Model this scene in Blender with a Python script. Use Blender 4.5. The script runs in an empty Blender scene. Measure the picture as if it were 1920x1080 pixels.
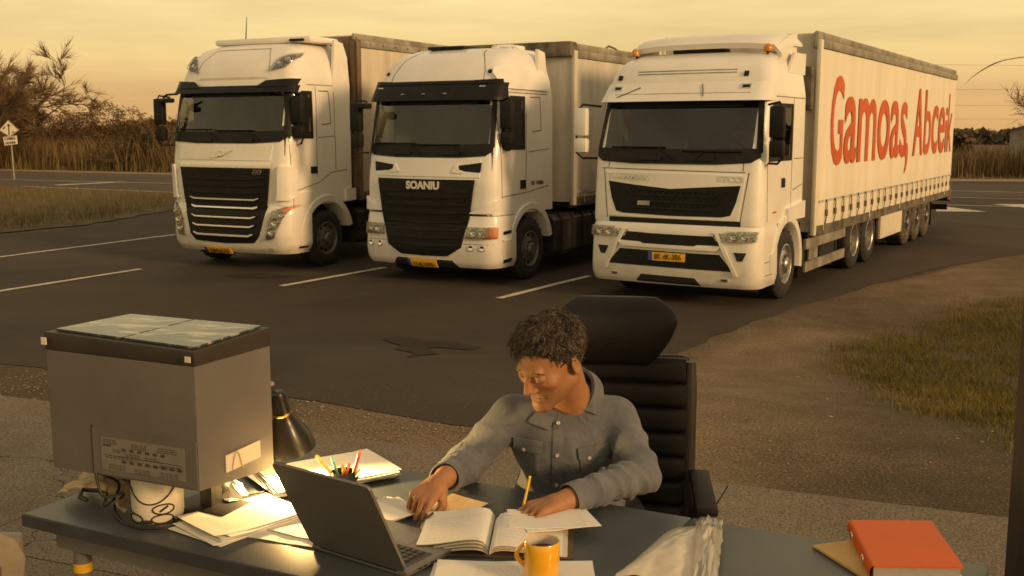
import bpy, bmesh, math, random
import numpy as np
from mathutils import Vector, Matrix, Euler
from mathutils.geometry import delaunay_2d_cdt
random.seed(7); RNG = np.random.default_rng(7)
SC = bpy.context.scene; COL = SC.collection
# ---------------------------------------------------------------- camera
CAM_H = 2.4; FPX = 2000.0; PITCH = math.atan(295/FPX)          # pixels of the 1920 wide photograph
cd = bpy.data.cameras.new('camera'); cd.lens = 36*FPX/1920; cd.sensor_width = 36
cd.clip_start = .05; cd.clip_end = 3000
cd.dof.use_dof = True; cd.dof.focus_distance = 4.2; cd.dof.aperture_fstop = 9
cam = bpy.data.objects.new('camera', cd); COL.objects.link(cam)
cam.location = (0, 0, CAM_H); cam.rotation_euler = (math.pi/2-PITCH, 0, 0); SC.camera = cam
# ---------------------------------------------------------------- sky and sun
SUN_V = Vector((.74, -.62, .27)).normalized()                   # towards the low sun, behind the camera on the right
w = bpy.data.worlds.new('World'); SC.world = w; w.use_nodes = True
nt = w.node_tree; nt.nodes.clear(); N = nt.nodes.new; L = nt.links.new
out = N('ShaderNodeOutputWorld'); mixs = N('ShaderNodeMixShader'); bgs = N('ShaderNodeBackground'); bgc = N('ShaderNodeBackground')
sky = N('ShaderNodeTexSky'); sky.sky_type = 'NISHITA'; sky.sun_disc = False
sky.sun_elevation = math.asin(SUN_V.z); sky.sun_rotation = math.atan2(SUN_V.x, SUN_V.y); sky.dust_density = 4.0; sky.ozone_density = 1.0
L(sky.outputs[0], bgs.inputs[0]); bgs.inputs[1].default_value = .06
tc = N('ShaderNodeTexCoord'); sep = N('ShaderNodeSeparateXYZ'); L(tc.outputs['Generated'], sep.inputs[0])
ramp = N('ShaderNodeValToRGB'); L(sep.outputs['Z'], ramp.inputs[0])
e = ramp.color_ramp.elements
e[0].position = 0.0; e[0].color = (.70, .40, .15, 1)
e[1].position = 1.0; e[1].color = (.48, .38, .25, 1)
for p, c in ((.03, (.78, .475, .19)), (.075, (.90, .65, .27)), (.14, (.99, .785, .365)), (.3, (.90, .72, .38)), (.55, (.62, .48, .29))):
    q = e.new(p); q.color = (*c, 1)
mp = N('ShaderNodeMapping'); mp.inputs['Scale'].default_value = (1.6, 1.6, 14); mp.inputs['Rotation'].default_value = (.05, .06, 0)
nz = N('ShaderNodeTexNoise'); nz.inputs['Scale'].default_value = 2.2; nz.inputs['Detail'].default_value = 7; nz.inputs['Roughness'].default_value = .55
L(tc.outputs['Generated'], mp.inputs[0]); L(mp.outputs[0], nz.inputs['Vector'])
cr = N('ShaderNodeValToRGB'); L(nz.outputs[0], cr.inputs[0])
cr.color_ramp.elements[0].position = .36; cr.color_ramp.elements[0].color = (.90, .885, .88, 1)
cr.color_ramp.elements[1].position = .62; cr.color_ramp.elements[1].color = (1.08, 1.08, 1.08, 1)
mul = N('ShaderNodeMix'); mul.data_type = 'RGBA'; mul.blend_type = 'MULTIPLY'; mul.inputs[0].default_value = 1
L(ramp.outputs[0], mul.inputs[6]); L(cr.outputs[0], mul.inputs[7]); L(mul.outputs[2], bgc.inputs[0]); bgc.inputs[1].default_value = 1.0
mixs.inputs[0].default_value = .9; L(bgs.outputs[0], mixs.inputs[1]); L(bgc.outputs[0], mixs.inputs[2]); L(mixs.outputs[0], out.inputs[0])
sd = bpy.data.lights.new('sun', 'SUN'); sd.energy = 2.4; sd.angle = math.radians(10); sd.color = (1, .60, .27)
sun = bpy.data.objects.new('sun', sd); COL.objects.link(sun); sun.rotation_euler = SUN_V.to_track_quat('Z', 'Y').to_euler()
SC.view_settings.view_transform = 'Standard'; SC.view_settings.look = 'None'; SC.view_settings.gamma = 1; SC.view_settings.exposure = .10
# ---------------------------------------------------------------- helpers
cp_, sp_ = math.cos(PITCH), math.sin(PITCH)
def ray(px, py):
    u = (px-960)/FPX; v = (540-py)/FPX
    return np.array([u, cp_+v*sp_, -sp_+v*cp_])
def at_z(px, py, z):
    r = ray(px, py); return np.array([0, 0, CAM_H])+r*((z-CAM_H)/r[2])
def at_y(px, py, y):
    r = ray(px, py); return np.array([0, 0, CAM_H])+r*(y/r[1])
GN = np.array([.372, .928]); TERR = .65
def zg_s(s):
    t = np.clip((np.asarray(s, float)-5.5)/6.2, 0, 1); return TERR*(1-t*t*(3-2*t))
def zg(x, y): return zg_s(x*GN[0]+y*GN[1])
def gp(px, py):
    z = .3
    for _ in range(60):
        P = at_z(px, py, z); z = .6*z+.4*float(zg(P[0], P[1]))
    return np.array([P[0], P[1], float(zg(P[0], P[1]))])
def link(o, parent=None):
    COL.objects.link(o)
    if parent is not None: o.parent = parent
    return o
def tag(o, label=None, cat=None, group=None, kind=None):
    if label: o['label'] = label
    if cat: o['category'] = cat
    if group: o['group'] = group
    if kind: o['kind'] = kind
    return o
def empty(name, loc=(0, 0, 0), rz=0, label=None, cat=None, group=None):
    o = bpy.data.objects.new(name, None); o.empty_display_size = .2; o.location = loc; o.rotation_euler = (0, 0, rz); link(o)
    return tag(o, label, cat, group)
def mk(name, V, F, mat, parent=None, smooth=None, fm=None, loc=None, rot=None):
    me = bpy.data.meshes.new(name); me.from_pydata([tuple(map(float, v)) for v in V], [], [tuple(int(i) for i in f) for f in F])
    for m in (mat if isinstance(mat, (list, tuple)) else [mat]): me.materials.append(m)
    if fm is not None: me.polygons.foreach_set('material_index', np.asarray(fm, dtype=np.int32))
    if smooth is not None:
        me.polygons.foreach_set('use_smooth', np.ones(len(me.polygons), dtype=bool)); me.set_sharp_from_angle(angle=math.radians(smooth))
    me.update()
    o = bpy.data.objects.new(name, me); link(o, parent)
    if loc is not None: o.location = loc
    if rot is not None: o.rotation_euler = rot
    return o
def again(o, parent, loc=None, rot=None, scale=None):
    c = o.copy(); link(c, parent)
    if loc is not None: c.location = loc
    if rot is not None: c.rotation_euler = rot
    if scale is not None: c.scale = scale
    return c
class MB:                                                       # collects shapes for one mesh
    def __init__(s): s.V = []; s.F = []; s.M = []
    def add(s, V, F, m=0):
        b = len(s.V); s.V += [tuple(v) for v in V]; s.F += [tuple(i+b for i in f) for f in F]; s.M += [m]*len(F); return s
    def box(s, x0, x1, y0, y1, z0, z1, m=0, bev=0, M=None):
        if bev:
            b = bev; bm = bmesh.new(); bmesh.ops.create_cube(bm, size=1)
            for v in bm.verts: v.co = Vector(((x0+x1)/2+v.co.x*(x1-x0), (y0+y1)/2+v.co.y*(y1-y0), (z0+z1)/2+v.co.z*(z1-z0)))
            bmesh.ops.bevel(bm, geom=bm.edges[:], offset=b, segments=2, affect='EDGES', profile=.6)
            bm.verts.index_update(); V = [v.co.copy() for v in bm.verts]; F = [[v.index for v in f.verts] for f in bm.faces]; bm.free()
        else:
            V = [Vector(p) for p in ((x0, y0, z0), (x1, y0, z0), (x1, y1, z0), (x0, y1, z0), (x0, y0, z1), (x1, y0, z1), (x1, y1, z1), (x0, y1, z1))]
            F = [(0, 3, 2, 1), (4, 5, 6, 7), (0, 1, 5, 4), (1, 2, 6, 5), (2, 3, 7, 6), (3, 0, 4, 7)]
        if M is not None: V = [M @ v for v in V]
        return s.add(V, F, m)
    def tube(s, P, r, n=8, m=0, cap=True):
        P = [Vector(p) for p in P]; rs = r if isinstance(r, (list, tuple)) else [r]*len(P)
        rings = []; up = Vector((0, 0, 1))
        for i, p in enumerate(P):
            t = (P[min(i+1, len(P)-1)]-P[max(i-1, 0)]).normalized()
            a = t.cross(up if abs(t.z) < .95 else Vector((1, 0, 0))).normalized()
            if i and a.dot(pa) < 0: a = -a
            pa = a; b = t.cross(a)
            rings.append([p+rs[i]*(math.cos(2*math.pi*k/n)*a+math.sin(2*math.pi*k/n)*b) for k in range(n)])
        V = [v for q in rings for v in q]; F = []
        for i in range(len(P)-1):
            for k in range(n): F.append((i*n+k, i*n+(k+1) % n, (i+1)*n+(k+1) % n, (i+1)*n+k))
        if cap: F += [tuple(range(n-1, -1, -1)), tuple((len(P)-1)*n+k for k in range(n))]
        return s.add(V, F, m)
    def lathe(s, prof, n=24, M=None, m=0, axis='Z', skip=None):   # prof: (radius, height)
        V = []; F = []
        for (r, h) in prof:
            for k in range(n):
                c, d = math.cos(2*math.pi*k/n)*r, math.sin(2*math.pi*k/n)*r
                V.append(Vector((c, d, h)) if axis == 'Z' else Vector((h, c, d)))
        for i in range(len(prof)-1):
            for k in range(n):
                if skip and skip(i, k): continue
                F.append((i*n+k, i*n+(k+1) % n, (i+1)*n+(k+1) % n, (i+1)*n+k))
        if M is not None: V = [M @ v for v in V]
        return s.add(V, F, m)
    def grid(s, P, m=0):                                          # P[i][j] points
        nr, nc = len(P), len(P[0]); V = [p for r in P for p in r]
        return s.add(V, [(i*nc+j, i*nc+j+1, (i+1)*nc+j+1, (i+1)*nc+j) for i in range(nr-1) for j in range(nc-1)], m)
    def prism(s, poly, f, d0, d1, m=0):                           # poly 2-D outline, f(a,b,d) -> point
        n = len(poly); V = [f(a, b, d0) for a, b in poly]+[f(a, b, d1) for a, b in poly]
        F = [tuple(range(n-1, -1, -1)), tuple(range(n, 2*n))]+[(i, (i+1) % n, n+(i+1) % n, n+i) for i in range(n)]
        return s.add(V, F, m)
    def build(s, name, mat, parent=None, smooth=35, loc=None, rot=None):
        return mk(name, s.V, s.F, mat, parent, smooth, s.M if isinstance(mat, (list, tuple)) else None, loc, rot)
def pm(name, col, rough=.5, metal=0., var=.12, scale=4., bump=0., bscale=80., coat=0., col2=None, vmix=None, spec=.5, detail=5, dirt=None, emit=None, stretch=None, sheen=0., trans=0.):
    """Principled material: base colour broken up by noise, fine bump; dirt = (colour, object z below which it gathers)"""
    m = bpy.data.materials.new(name); m.use_nodes = True; t = m.node_tree; b = t.nodes['Principled BSDF']; A = t.nodes.new; K = t.links.new
    b.inputs['Roughness'].default_value = rough; b.inputs['Metallic'].default_value = metal; b.inputs['Specular IOR Level'].default_value = spec
    b.inputs['Coat Weight'].default_value = coat; b.inputs['Coat Roughness'].default_value = .08
    if sheen: b.inputs['Sheen Weight'].default_value = sheen
    if trans: b.inputs['Transmission Weight'].default_value = trans
    co = A('ShaderNodeTexCoord'); src = co.outputs['Object']
    if stretch:
        mpp = A('ShaderNodeMapping'); mpp.inputs['Scale'].default_value = stretch; K(src, mpp.inputs[0]); src = mpp.outputs[0]
    n1 = A('ShaderNodeTexNoise'); n1.inputs['Scale'].default_value = scale; n1.inputs['Detail'].default_value = detail; n1.inputs['Roughness'].default_value = .6; K(src, n1.inputs['Vector'])
    r = A('ShaderNodeValToRGB'); K(n1.outputs[0], r.inputs[0])
    c2 = col2 or tuple(min(1, c*(1+var)) for c in col); c1 = col if col2 else tuple(c*(1-var) for c in col)
    r.color_ramp.elements[0].position = .36 if not vmix else vmix[0]; r.color_ramp.elements[0].color = (*c1, 1)
    r.color_ramp.elements[1].position = .64 if not vmix else vmix[1]; r.color_ramp.elements[1].color = (*c2, 1)
    last = r.outputs[0]
    if dirt:
        dc, zt = dirt; sx = A('ShaderNodeSeparateXYZ'); K(co.outputs['Object'], sx.inputs[0])
        mr = A('ShaderNodeMapRange'); mr.inputs[1].default_value = zt; mr.inputs[2].default_value = 0; K(sx.outputs[2], mr.inputs[0])
        n3 = A('ShaderNodeTexNoise'); n3.inputs['Scale'].default_value = 6; n3.inputs['Detail'].default_value = 8; K(co.outputs['Object'], n3.inputs['Vector'])
        mm = A('ShaderNodeMath'); mm.operation = 'MULTIPLY'; K(mr.outputs[0], mm.inputs[0]); K(n3.outputs[0], mm.inputs[1])
        mx = A('ShaderNodeMix'); mx.data_type = 'RGBA'; K(mm.outputs[0], mx.inputs[0]); K(last, mx.inputs[6]); mx.inputs[7].default_value = (*dc, 1); last = mx.outputs[2]
    K(last, b.inputs['Base Color'])
    if bump:
        n2 = A('ShaderNodeTexNoise'); n2.inputs['Scale'].default_value = bscale; n2.inputs['Detail'].default_value = 4; K(src, n2.inputs['Vector'])
        bu = A('ShaderNodeBump'); bu.inputs['Strength'].default_value = bump; bu.inputs['Distance'].default_value = .01; K(n2.outputs[0], bu.inputs['Height']); K(bu.outputs[0], b.inputs['Normal'])
    if emit:
        b.inputs['Emission Color'].default_value = (*emit[0], 1); b.inputs['Emission Strength'].default_value = emit[1]
    return m
def glass_mat(name, tint, rough=.02, base=.06):
    m = bpy.data.materials.new(name); m.use_nodes = True; t = m.node_tree; t.nodes.clear(); A = t.nodes.new; K = t.links.new
    o = A('ShaderNodeOutputMaterial'); mx = A('ShaderNodeMixShader'); tr = A('ShaderNodeBsdfTransparent'); gl = A('ShaderNodeBsdfGlossy'); fr = A('ShaderNodeFresnel'); ad = A('ShaderNodeMath')
    tr.inputs[0].default_value = (*tint, 1); gl.inputs['Roughness'].default_value = rough; fr.inputs[0].default_value = 1.5
    ad.operation = 'ADD'; ad.inputs[1].default_value = base; K(fr.outputs[0], ad.inputs[0])
    K(ad.outputs[0], mx.inputs[0]); K(tr.outputs[0], mx.inputs[1]); K(gl.outputs[0], mx.inputs[2]); K(mx.outputs[0], o.inputs[0])
    return m
def text_mesh(name, body, mat, parent, size=1., M=None, bold=0., sx=1., depth=.002, align='LEFT', shear=0.):
    cu = bpy.data.curves.new('text', 'FONT'); cu.body = body; cu.size = size; cu.align_x = align; cu.offset = bold; cu.extrude = depth; cu.shear = shear; cu.resolution_u = 4
    o = bpy.data.objects.new('text', cu); me = bpy.data.meshes.new_from_object(o); bpy.data.objects.remove(o); bpy.data.curves.remove(cu)
    me.materials.clear(); me.materials.append(mat)
    T = (M or Matrix()) @ Matrix.Diagonal((sx, 1, 1, 1)); me.transform(T); me.name = name
    return link(bpy.data.objects.new(name, me), parent)
# ================================================================ materials
M_ = {}
M_['white'] = pm('white paint', (.80, .77, .71), .32, var=.05, scale=1.5, coat=.35, dirt=((.30, .24, .17), 1.1))
M_['white2'] = pm('white paint cooler', (.78, .76, .73), .30, var=.05, scale=1.5, coat=.4, dirt=((.30, .24, .17), 1.0))
M_['black_plastic'] = pm('black plastic', (.011, .0105, .010), .55, spec=.25, var=.3, scale=9, bump=.1, bscale=150)
M_['grille_black'] = pm('grille black', (.007, .007, .007), .45, spec=.25, var=.3, scale=6)
M_['dark'] = pm('dark underside', (.012, .011, .010), .8, var=.4, scale=5)
M_['rubber'] = pm('tyre rubber', (.020, .018, .016), .85, var=.35, scale=8, bump=.3, bscale=60)
M_['rubber_dust'] = pm('dusty tyre rubber', (.075, .058, .040), .9, var=.5, scale=7, bump=.4, bscale=50)
M_['steel'] = pm('rim steel', (.42, .40, .37), .38, metal=.75, var=.25, scale=12, bump=.08)
M_['steel_grey'] = pm('rim grey steel', (.16, .15, .14), .45, metal=.4, var=.3, scale=12)
M_['chrome'] = pm('chrome', (.80, .79, .76), .12, metal=1, var=.08, scale=20)
M_['silver'] = pm('silver trim', (.66, .64, .60), .28, metal=.6, var=.1)
M_['amber'] = pm('amber lens', (.75, .22, .02), .2, var=.2, scale=30, coat=.5)
M_['amber_dim'] = pm('amber beacon', (.55, .22, .02), .25, var=.2, scale=30, coat=.5)
M_['lamp_dark'] = pm('lamp housing', (.13, .12, .105), .25, metal=.5, col2=(.58, .55, .50), scale=38, vmix=(.42, .56), coat=.5)
M_['lens'] = glass_mat('clear lens', (.9, .9, .88), .03, .05)
M_['glass'] = glass_mat('cab glass', (.42, .44, .40), .015, .035)
M_['plate'] = pm('number plate yellow', (.80, .42, .02), .4, var=.08, scale=10)
M_['plate_blue'] = pm('plate blue', (.03, .06, .30), .4)
M_['ink'] = pm('plate ink', (.02, .012, .008), .5)
M_['interior'] = pm('cab interior', (.045, .042, .038), .8, var=.3, scale=6)
M_['interior_grey'] = pm('seat cloth', (.11, .10, .09), .9, var=.3, scale=9)
M_['curtain_pale'] = pm('curtain pale', (.25, .22, .17), .8)
M_['tarp'] = pm('curtain tarpaulin', (.70, .645, .52), .55, col2=(.80, .74, .61), scale=1.1, stretch=(2, 2, .35), dirt=((.34, .27, .19), 1.6), bump=.06, bscale=25)
M_['tarp_grey'] = pm('grey curtain tarpaulin', (.50, .47, .41), .55, col2=(.64, .60, .52), scale=1.3, stretch=(2, 2, .4), dirt=((.25, .21, .16), 2.0), bump=.08, bscale=20)
M_['tarp_dirty'] = pm('grimy box wall', (.48, .42, .34), .6, col2=(.63, .57, .47), scale=1.6, stretch=(2, 2, .3), dirt=((.16, .12, .08), 3.0), bump=.05, bscale=20)
M_['rail'] = pm('weathered aluminium rail', (.30, .27, .22), .5, metal=.35, var=.35, scale=3)
M_['rail_dark'] = pm('grimy rail', (.13, .11, .085), .6, metal=.2, var=.5, scale=4)
M_['rust'] = pm('rusty post', (.10, .068, .045), .75, col2=(.25, .17, .11), scale=4, stretch=(1, 1, .25))
M_['strap'] = pm('strap webbing', (.022, .02, .018), .8)
M_['orange_red'] = pm('orange red print', (.55, .088, .010), .5, var=.1, scale=1.2, stretch=(2, 2, .3))
M_['red_print'] = pm('dark red print', (.36, .030, .020), .5, var=.15, scale=2)
M_['blue_grey'] = pm('faint stripe', (.42, .42, .41), .6)
M_['tank'] = pm('fuel tank', (.055, .054, .052), .4, metal=.35, var=.3, scale=5)
M_['bark'] = pm('bark', (.10, .068, .042), .9, var=.35, scale=6)
M_['metal_post'] = pm('galvanised post', (.36, .32, .26), .5, metal=.3, var=.2)
# ---- ground materials
def ground_mat(name, c_a, c_b, scale_a, c_stone, stone_scale, stone_amt, bump, rough=.92, patch=None, fine=(60, .35), cracks=None, track=False):
    m = bpy.data.materials.new(name); m.use_nodes = True; t = m.node_tree; b = t.nodes['Principled BSDF']; A = t.nodes.new; K = t.links.new
    b.inputs['Roughness'].default_value = rough; b.inputs['Specular IOR Level'].default_value = .25
    co = A('ShaderNodeTexCoord').outputs['Object']
    n = A('ShaderNodeTexNoise'); n.inputs['Scale'].default_value = scale_a; n.inputs['Detail'].default_value = 9; n.inputs['Roughness'].default_value = .65; K(co, n.inputs['Vector'])
    r = A('ShaderNodeValToRGB'); K(n.outputs[0], r.inputs[0]); r.color_ramp.elements[0].position = .35; r.color_ramp.elements[1].position = .65
    r.color_ramp.elements[0].color = (*c_a, 1); r.color_ramp.elements[1].color = (*c_b, 1); last = r.outputs[0]
    f = A('ShaderNodeTexNoise'); f.inputs['Scale'].default_value = fine[0]; f.inputs['Detail'].default_value = 6; K(co, f.inputs['Vector'])
    fr = A('ShaderNodeMapRange'); fr.inputs[1].default_value = .3; fr.inputs[2].default_value = .7; fr.inputs[3].default_value = 1-fine[1]; fr.inputs[4].default_value = 1+fine[1]; K(f.outputs[0], fr.inputs[0])
    mu = A('ShaderNodeMix'); mu.data_type = 'RGBA'; mu.blend_type = 'MULTIPLY'; mu.inputs[0].default_value = 1; K(last, mu.inputs[6]); K(fr.outputs[0], mu.inputs[7]); last = mu.outputs[2]
    v = A('ShaderNodeTexVoronoi'); v.inputs['Scale'].default_value = stone_scale; K(co, v.inputs['Vector'])
    sc = A('ShaderNodeSeparateColor'); K(v.outputs['Color'], sc.inputs[0])
    g1 = A('ShaderNodeMath'); g1.operation = 'LESS_THAN'; g1.inputs[1].default_value = stone_amt; K(sc.outputs[0], g1.inputs[0])
    g2 = A('ShaderNodeMath'); g2.operation = 'LESS_THAN'; g2.inputs[1].default_value = .42; K(v.outputs['Distance'], g2.inputs[0])
    g3 = A('ShaderNodeMath'); g3.operation = 'MULTIPLY'; K(g1.outputs[0], g3.inputs[0]); K(g2.outputs[0], g3.inputs[1])
    mx = A('ShaderNodeMix'); mx.data_type = 'RGBA'; K(g3.outputs[0], mx.inputs[0]); K(last, mx.inputs[6]); mx.inputs[7].default_value = (*c_stone, 1); last = mx.outputs[2]
    if patch:                                                    # large worn patches
        pc, ps, lo, hi = patch; pn = A('ShaderNodeTexNoise'); pn.inputs['Scale'].default_value = ps; pn.inputs['Detail'].default_value = 7; pn.inputs['Distortion'].default_value = .6; K(co, pn.inputs['Vector'])
        pr = A('ShaderNodeMapRange'); pr.inputs[1].default_value = lo; pr.inputs[2].default_value = hi; K(pn.outputs[0], pr.inputs[0])
        px = A('ShaderNodeMix'); px.data_type = 'RGBA'; K(pr.outputs[0], px.inputs[0]); K(last, px.inputs[6]); px.inputs[7].default_value = (*pc, 1); last = px.outputs[2]
    if track:                                                    # compacted, paler wheel track
        ta = A('ShaderNodeAttribute'); ta.attribute_name = 'track'; tn = A('ShaderNodeTexNoise'); tn.inputs['Scale'].default_value = 1.7; tn.inputs['Detail'].default_value = 8; K(co, tn.inputs['Vector'])
        t1 = A('ShaderNodeMath'); t1.operation = 'MULTIPLY_ADD'; t1.inputs[1].default_value = .9; K(tn.outputs[0], t1.inputs[0]); t1.inputs[2].default_value = -.45; t2 = A('ShaderNodeMath'); t2.operation = 'ADD'; K(ta.outputs['Fac'], t2.inputs[0]); K(t1.outputs[0], t2.inputs[1])
        t3 = A('ShaderNodeMapRange'); t3.inputs[3].default_value = .68; t3.inputs[4].default_value = 1.6; K(t2.outputs[0], t3.inputs[0]); t4 = A('ShaderNodeMix'); t4.data_type = 'RGBA'; t4.blend_type = 'MULTIPLY'; t4.inputs[0].default_value = 1; K(last, t4.inputs[6]); K(t3.outputs[0], t4.inputs[7]); last = t4.outputs[2]
    if cracks:
        cv = A('ShaderNodeTexVoronoi'); cv.feature = 'DISTANCE_TO_EDGE'; cv.inputs['Scale'].default_value = cracks; 
        dn = A('ShaderNodeTexNoise'); dn.inputs['Scale'].default_value = 3; dn.inputs['Detail'].default_value = 5; K(co, dn.inputs['Vector'])
        dm = A('ShaderNodeMix'); dm.data_type = 'RGBA'; dm.blend_type = 'LINEAR_LIGHT'; dm.inputs[0].default_value = .25; K(co, dm.inputs[6]); K(dn.outputs['Color'], dm.inputs[7]); K(dm.outputs[2], cv.inputs['Vector'])
        cl = A('ShaderNodeMath'); cl.operation = 'LESS_THAN'; cl.inputs[1].default_value = .0013; K(cv.outputs['Distance'], cl.inputs[0])
        cx = A('ShaderNodeMix'); cx.data_type = 'RGBA'; K(cl.outputs[0], cx.inputs[0]); K(last, cx.inputs[6]); cx.inputs[7].default_value = (c_a[0]*.35, c_a[1]*.35, c_a[2]*.35, 1); last = cx.outputs[2]
    K(last, b.inputs['Base Color'])
    bu = A('ShaderNodeBump'); bu.inputs['Strength'].default_value = bump; bu.inputs['Distance'].default_value = .02
    ad = A('ShaderNodeMath'); ad.operation = 'ADD'; K(f.outputs[0], ad.inputs[0]); K(g3.outputs[0], ad.inputs[1]); K(ad.outputs[0], bu.inputs['Height']); K(bu.outputs[0], b.inputs['Normal'])
    return m
M_['earth'] = ground_mat('earth and gravel', (.094, .068, .041), (.136, .100, .063), .9, (.24, .20, .14), 60, .05, .6, fine=(75, .45), patch=((.085, .060, .038), .45, .50, .66))
M_['gravel'] = ground_mat('gravel shoulder', (.098, .071, .043), (.140, .103, .065), 1.5, (.22, .18, .13), 70, .14, .7, fine=(65, .5), track=True)
M_['asphalt'] = ground_mat('asphalt', (.050, .039, .030), (.066, .052, .040), .35, (.12, .10, .08), 55, .05, .25, fine=(140, .22), patch=((.040, .031, .024), .35, .48, .66))
M_['asphalt_old'] = ground_mat('road asphalt', (.066, .052, .040), (.084, .067, .052), .5, (.15, .13, .10), 60, .05, .2, fine=(90, .2))
M_['tar'] = ground_mat('oil stained asphalt', (.024, .019, .014), (.033, .026, .020), 2, (.08, .06, .05), 55, .04, .2, fine=(140, .2))
M_['concrete'] = ground_mat('exposed aggregate concrete', (.160, .134, .098), (.210, .178, .134), 1.6, (.085, .066, .046), 95, .22, .45, fine=(85, .45), cracks=.32)
M_['roadpaint'] = ground_mat('worn road paint', (.50, .46, .38), (.62, .57, .48), 5, (.22, .19, .15), 30, .12, .15, fine=(60, .25))
M_['verge'] = ground_mat('verge soil', (.075, .058, .028), (.125, .095, .045), .8, (.2, .17, .1), 20, .04, .6)
M_['sand'] = ground_mat('sandy verge', (.25, .185, .115), (.33, .25, .16), .6, (.2, .15, .1), 15, .1, .4)
# ================================================================ ground sheets: height depends on s only, so rows follow s
S_ROWS = sorted(set([-400, -120, -40, -12, -4, 0, 2, 4, 5.0]+list(np.round(np.arange(5.2, 12.01, .2), 3))+[13, 15, 20, 30, 45, 70, 120, 250, 600, 1500]))
GT = np.array([GN[1], -GN[0]])
def st(s, t): p = GN*s+GT*t; return p[0], p[1]
def ground_sheet():
    ts = [-1500, -500, -150, -50, -20, -10, -5, 0, 5, 10, 20, 50, 150, 500, 1500]; V = []; F = []
    for s in S_ROWS:
        for t in ts:
            x, y = st(s, t); V.append((x, y, float(zg_s(s))-.010))
    n = len(ts)
    for i in range(len(S_ROWS)-1):
        for j in range(n-1): F.append((i*n+j, (i+1)*n+j, (i+1)*n+j+1, i*n+j+1))
    return mk('ground', V, F, M_['earth'], None, 60)
tag(ground_sheet(), 'brown gravelly earth around the lorry park', 'ground', kind='structure')
def sheet(name, poly, off, mat, parent=None, jit=0., step=1.0, seed=1):
    """flat lying sheet with the outline poly (x, y), following the ground, its edge roughened by jit"""
    rg = np.random.default_rng(seed); poly = [np.array(p[:2], float) for p in poly]; B = []
    for i, p in enumerate(poly):
        q = poly[(i+1) % len(poly)]; d = np.linalg.norm(q-p); st_ = step if max(abs(p).max(), abs(q).max()) < 60 else 15
        n = max(1, int(d/st_))
        for k in range(n):
            a = p+(q-p)*k/n; nn = np.array([q[1]-p[1], p[0]-q[0]])/max(d, 1e-6)
            B.append(a+nn*rg.normal()*jit*(1 if k else .4))
    pts = [Vector(b) for b in B]; nb = len(B); Bn = np.array(B)
    lo, hi = Bn.min(0), Bn.max(0)
    def inside(p):
        x, y = p; c = False; j = nb-1
        for i in range(nb):
            if (Bn[i][1] > y) != (Bn[j][1] > y) and x < (Bn[j][0]-Bn[i][0])*(y-Bn[i][1])/(Bn[j][1]-Bn[i][1])+Bn[i][0]: c = not c
            j = i
        return c
    for s in S_ROWS:
        if 4.5 < s < 13.5:
            for t in np.arange(-20, 21, .6):
                p = np.array(st(s, t))
                if (p > lo).all() and (p < hi).all() and inside(p) and np.min(np.sum((Bn-p)**2, 1)) > .02: pts.append(Vector(p))
    r = delaunay_2d_cdt(pts, [(i, (i+1) % nb) for i in range(nb)], [], 1, 1e-5)
    V = [(v.x, v.y, float(zg(v.x, v.y))+off) for v in r[0]]
    return mk(name, V, r[2], mat, parent, 60)
LOT = [gp(-420, 632), gp(0, 682), gp(300, 716), gp(540, 745), gp(700, 770), gp(850, 797), gp(1000, 806), gp(1120, 770), gp(1190, 708), gp(1270, 661), gp(1390, 612), gp(1500, 574), gp(1640, 532), gp(1790, 497), gp(1920, 476), gp(2200, 445), gp(2600, 424), (60, 44), (18.5, 52), (-13, 41.6), gp(318, 394), gp(160, 425), gp(0, 441), gp(-400, 470)]
lot = tag(sheet('asphalt_lot', LOT, .000, M_['asphalt'], jit=.035, step=.35, seed=3), 'dark worn asphalt lorry park', 'asphalt', kind='structure')
ROAD = [(-90, 91), (-30.2, 61.2), (-18.3, 55.8), (14, 50), (60, 42), (120, 25), (120, 14), (60, 33), (16.5, 38.6), (-13.5, 41.8), (-23.3, 47.8), (-90, 76)]
tag(sheet('road', ROAD, .010, M_['asphalt_old'], jit=.06, step=1.5, seed=4), 'greyish country road passing behind the lorries', 'road', kind='structure')
gs = tag(sheet('gravel_shoulder', [gp(-420, 628), gp(0, 678), gp(540, 741), gp(850, 792), gp(1010, 800), gp(1120, 764), gp(1270, 656), gp(1500, 570), gp(1920, 472), gp(2600, 425), (30, 20), (14, 3), st(5.0, 8), st(5.0, 0), st(5.0, -9)], -.004, M_['gravel'], jit=.02, step=.3, seed=5), 'tan gravel shoulder and dirt track beside the asphalt', 'gravel', kind='structure')
_v = np.array([v.co[:2] for v in gs.data.vertices]); _p = np.array([p[:2] for p in LOT[6:17]]); _d = np.full(len(_v), 99.)
for _a, _b in zip(_p[:-1], _p[1:]):
    _t = np.clip((_v-_a)@(_b-_a)/((_b-_a)@(_b-_a)), 0, 1); _d = np.minimum(_d, np.linalg.norm(_v-_a-_t[:, None]*(_b-_a), axis=1))
_k = np.clip(1-(_d-.7)/1.5, 0, 1)*np.clip(_d/.25, .35, 1); gs.data.attributes.new('track', 'FLOAT', 'POINT').data.foreach_set('value', (_k*_k*(3-2*_k)).astype(np.float32))
tag(sheet('sandy_verge', [(-60, 80), (-30, 64.2), (-18, 58.6), (14, 52.6), (60, 45), (60, 49), (14, 55), (-18, 60.5), (-30, 66.3), (-60, 83)], .006, M_['sand'], jit=.12, step=1.2, seed=6), 'pale sandy strip along the far side of the road', 'verge', kind='structure')
VERGE = [gp(-500, 480), gp(0, 437), gp(160, 422), gp(330, 393), (-12.2, 41.2), (-23, 46.8), (-60, 62)]
tag(sheet('verge', VERGE, .014, M_['verge'], jit=.1, step=.6, seed=8), 'soil of the grass verge between lot and road', 'verge', kind='structure')
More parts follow.
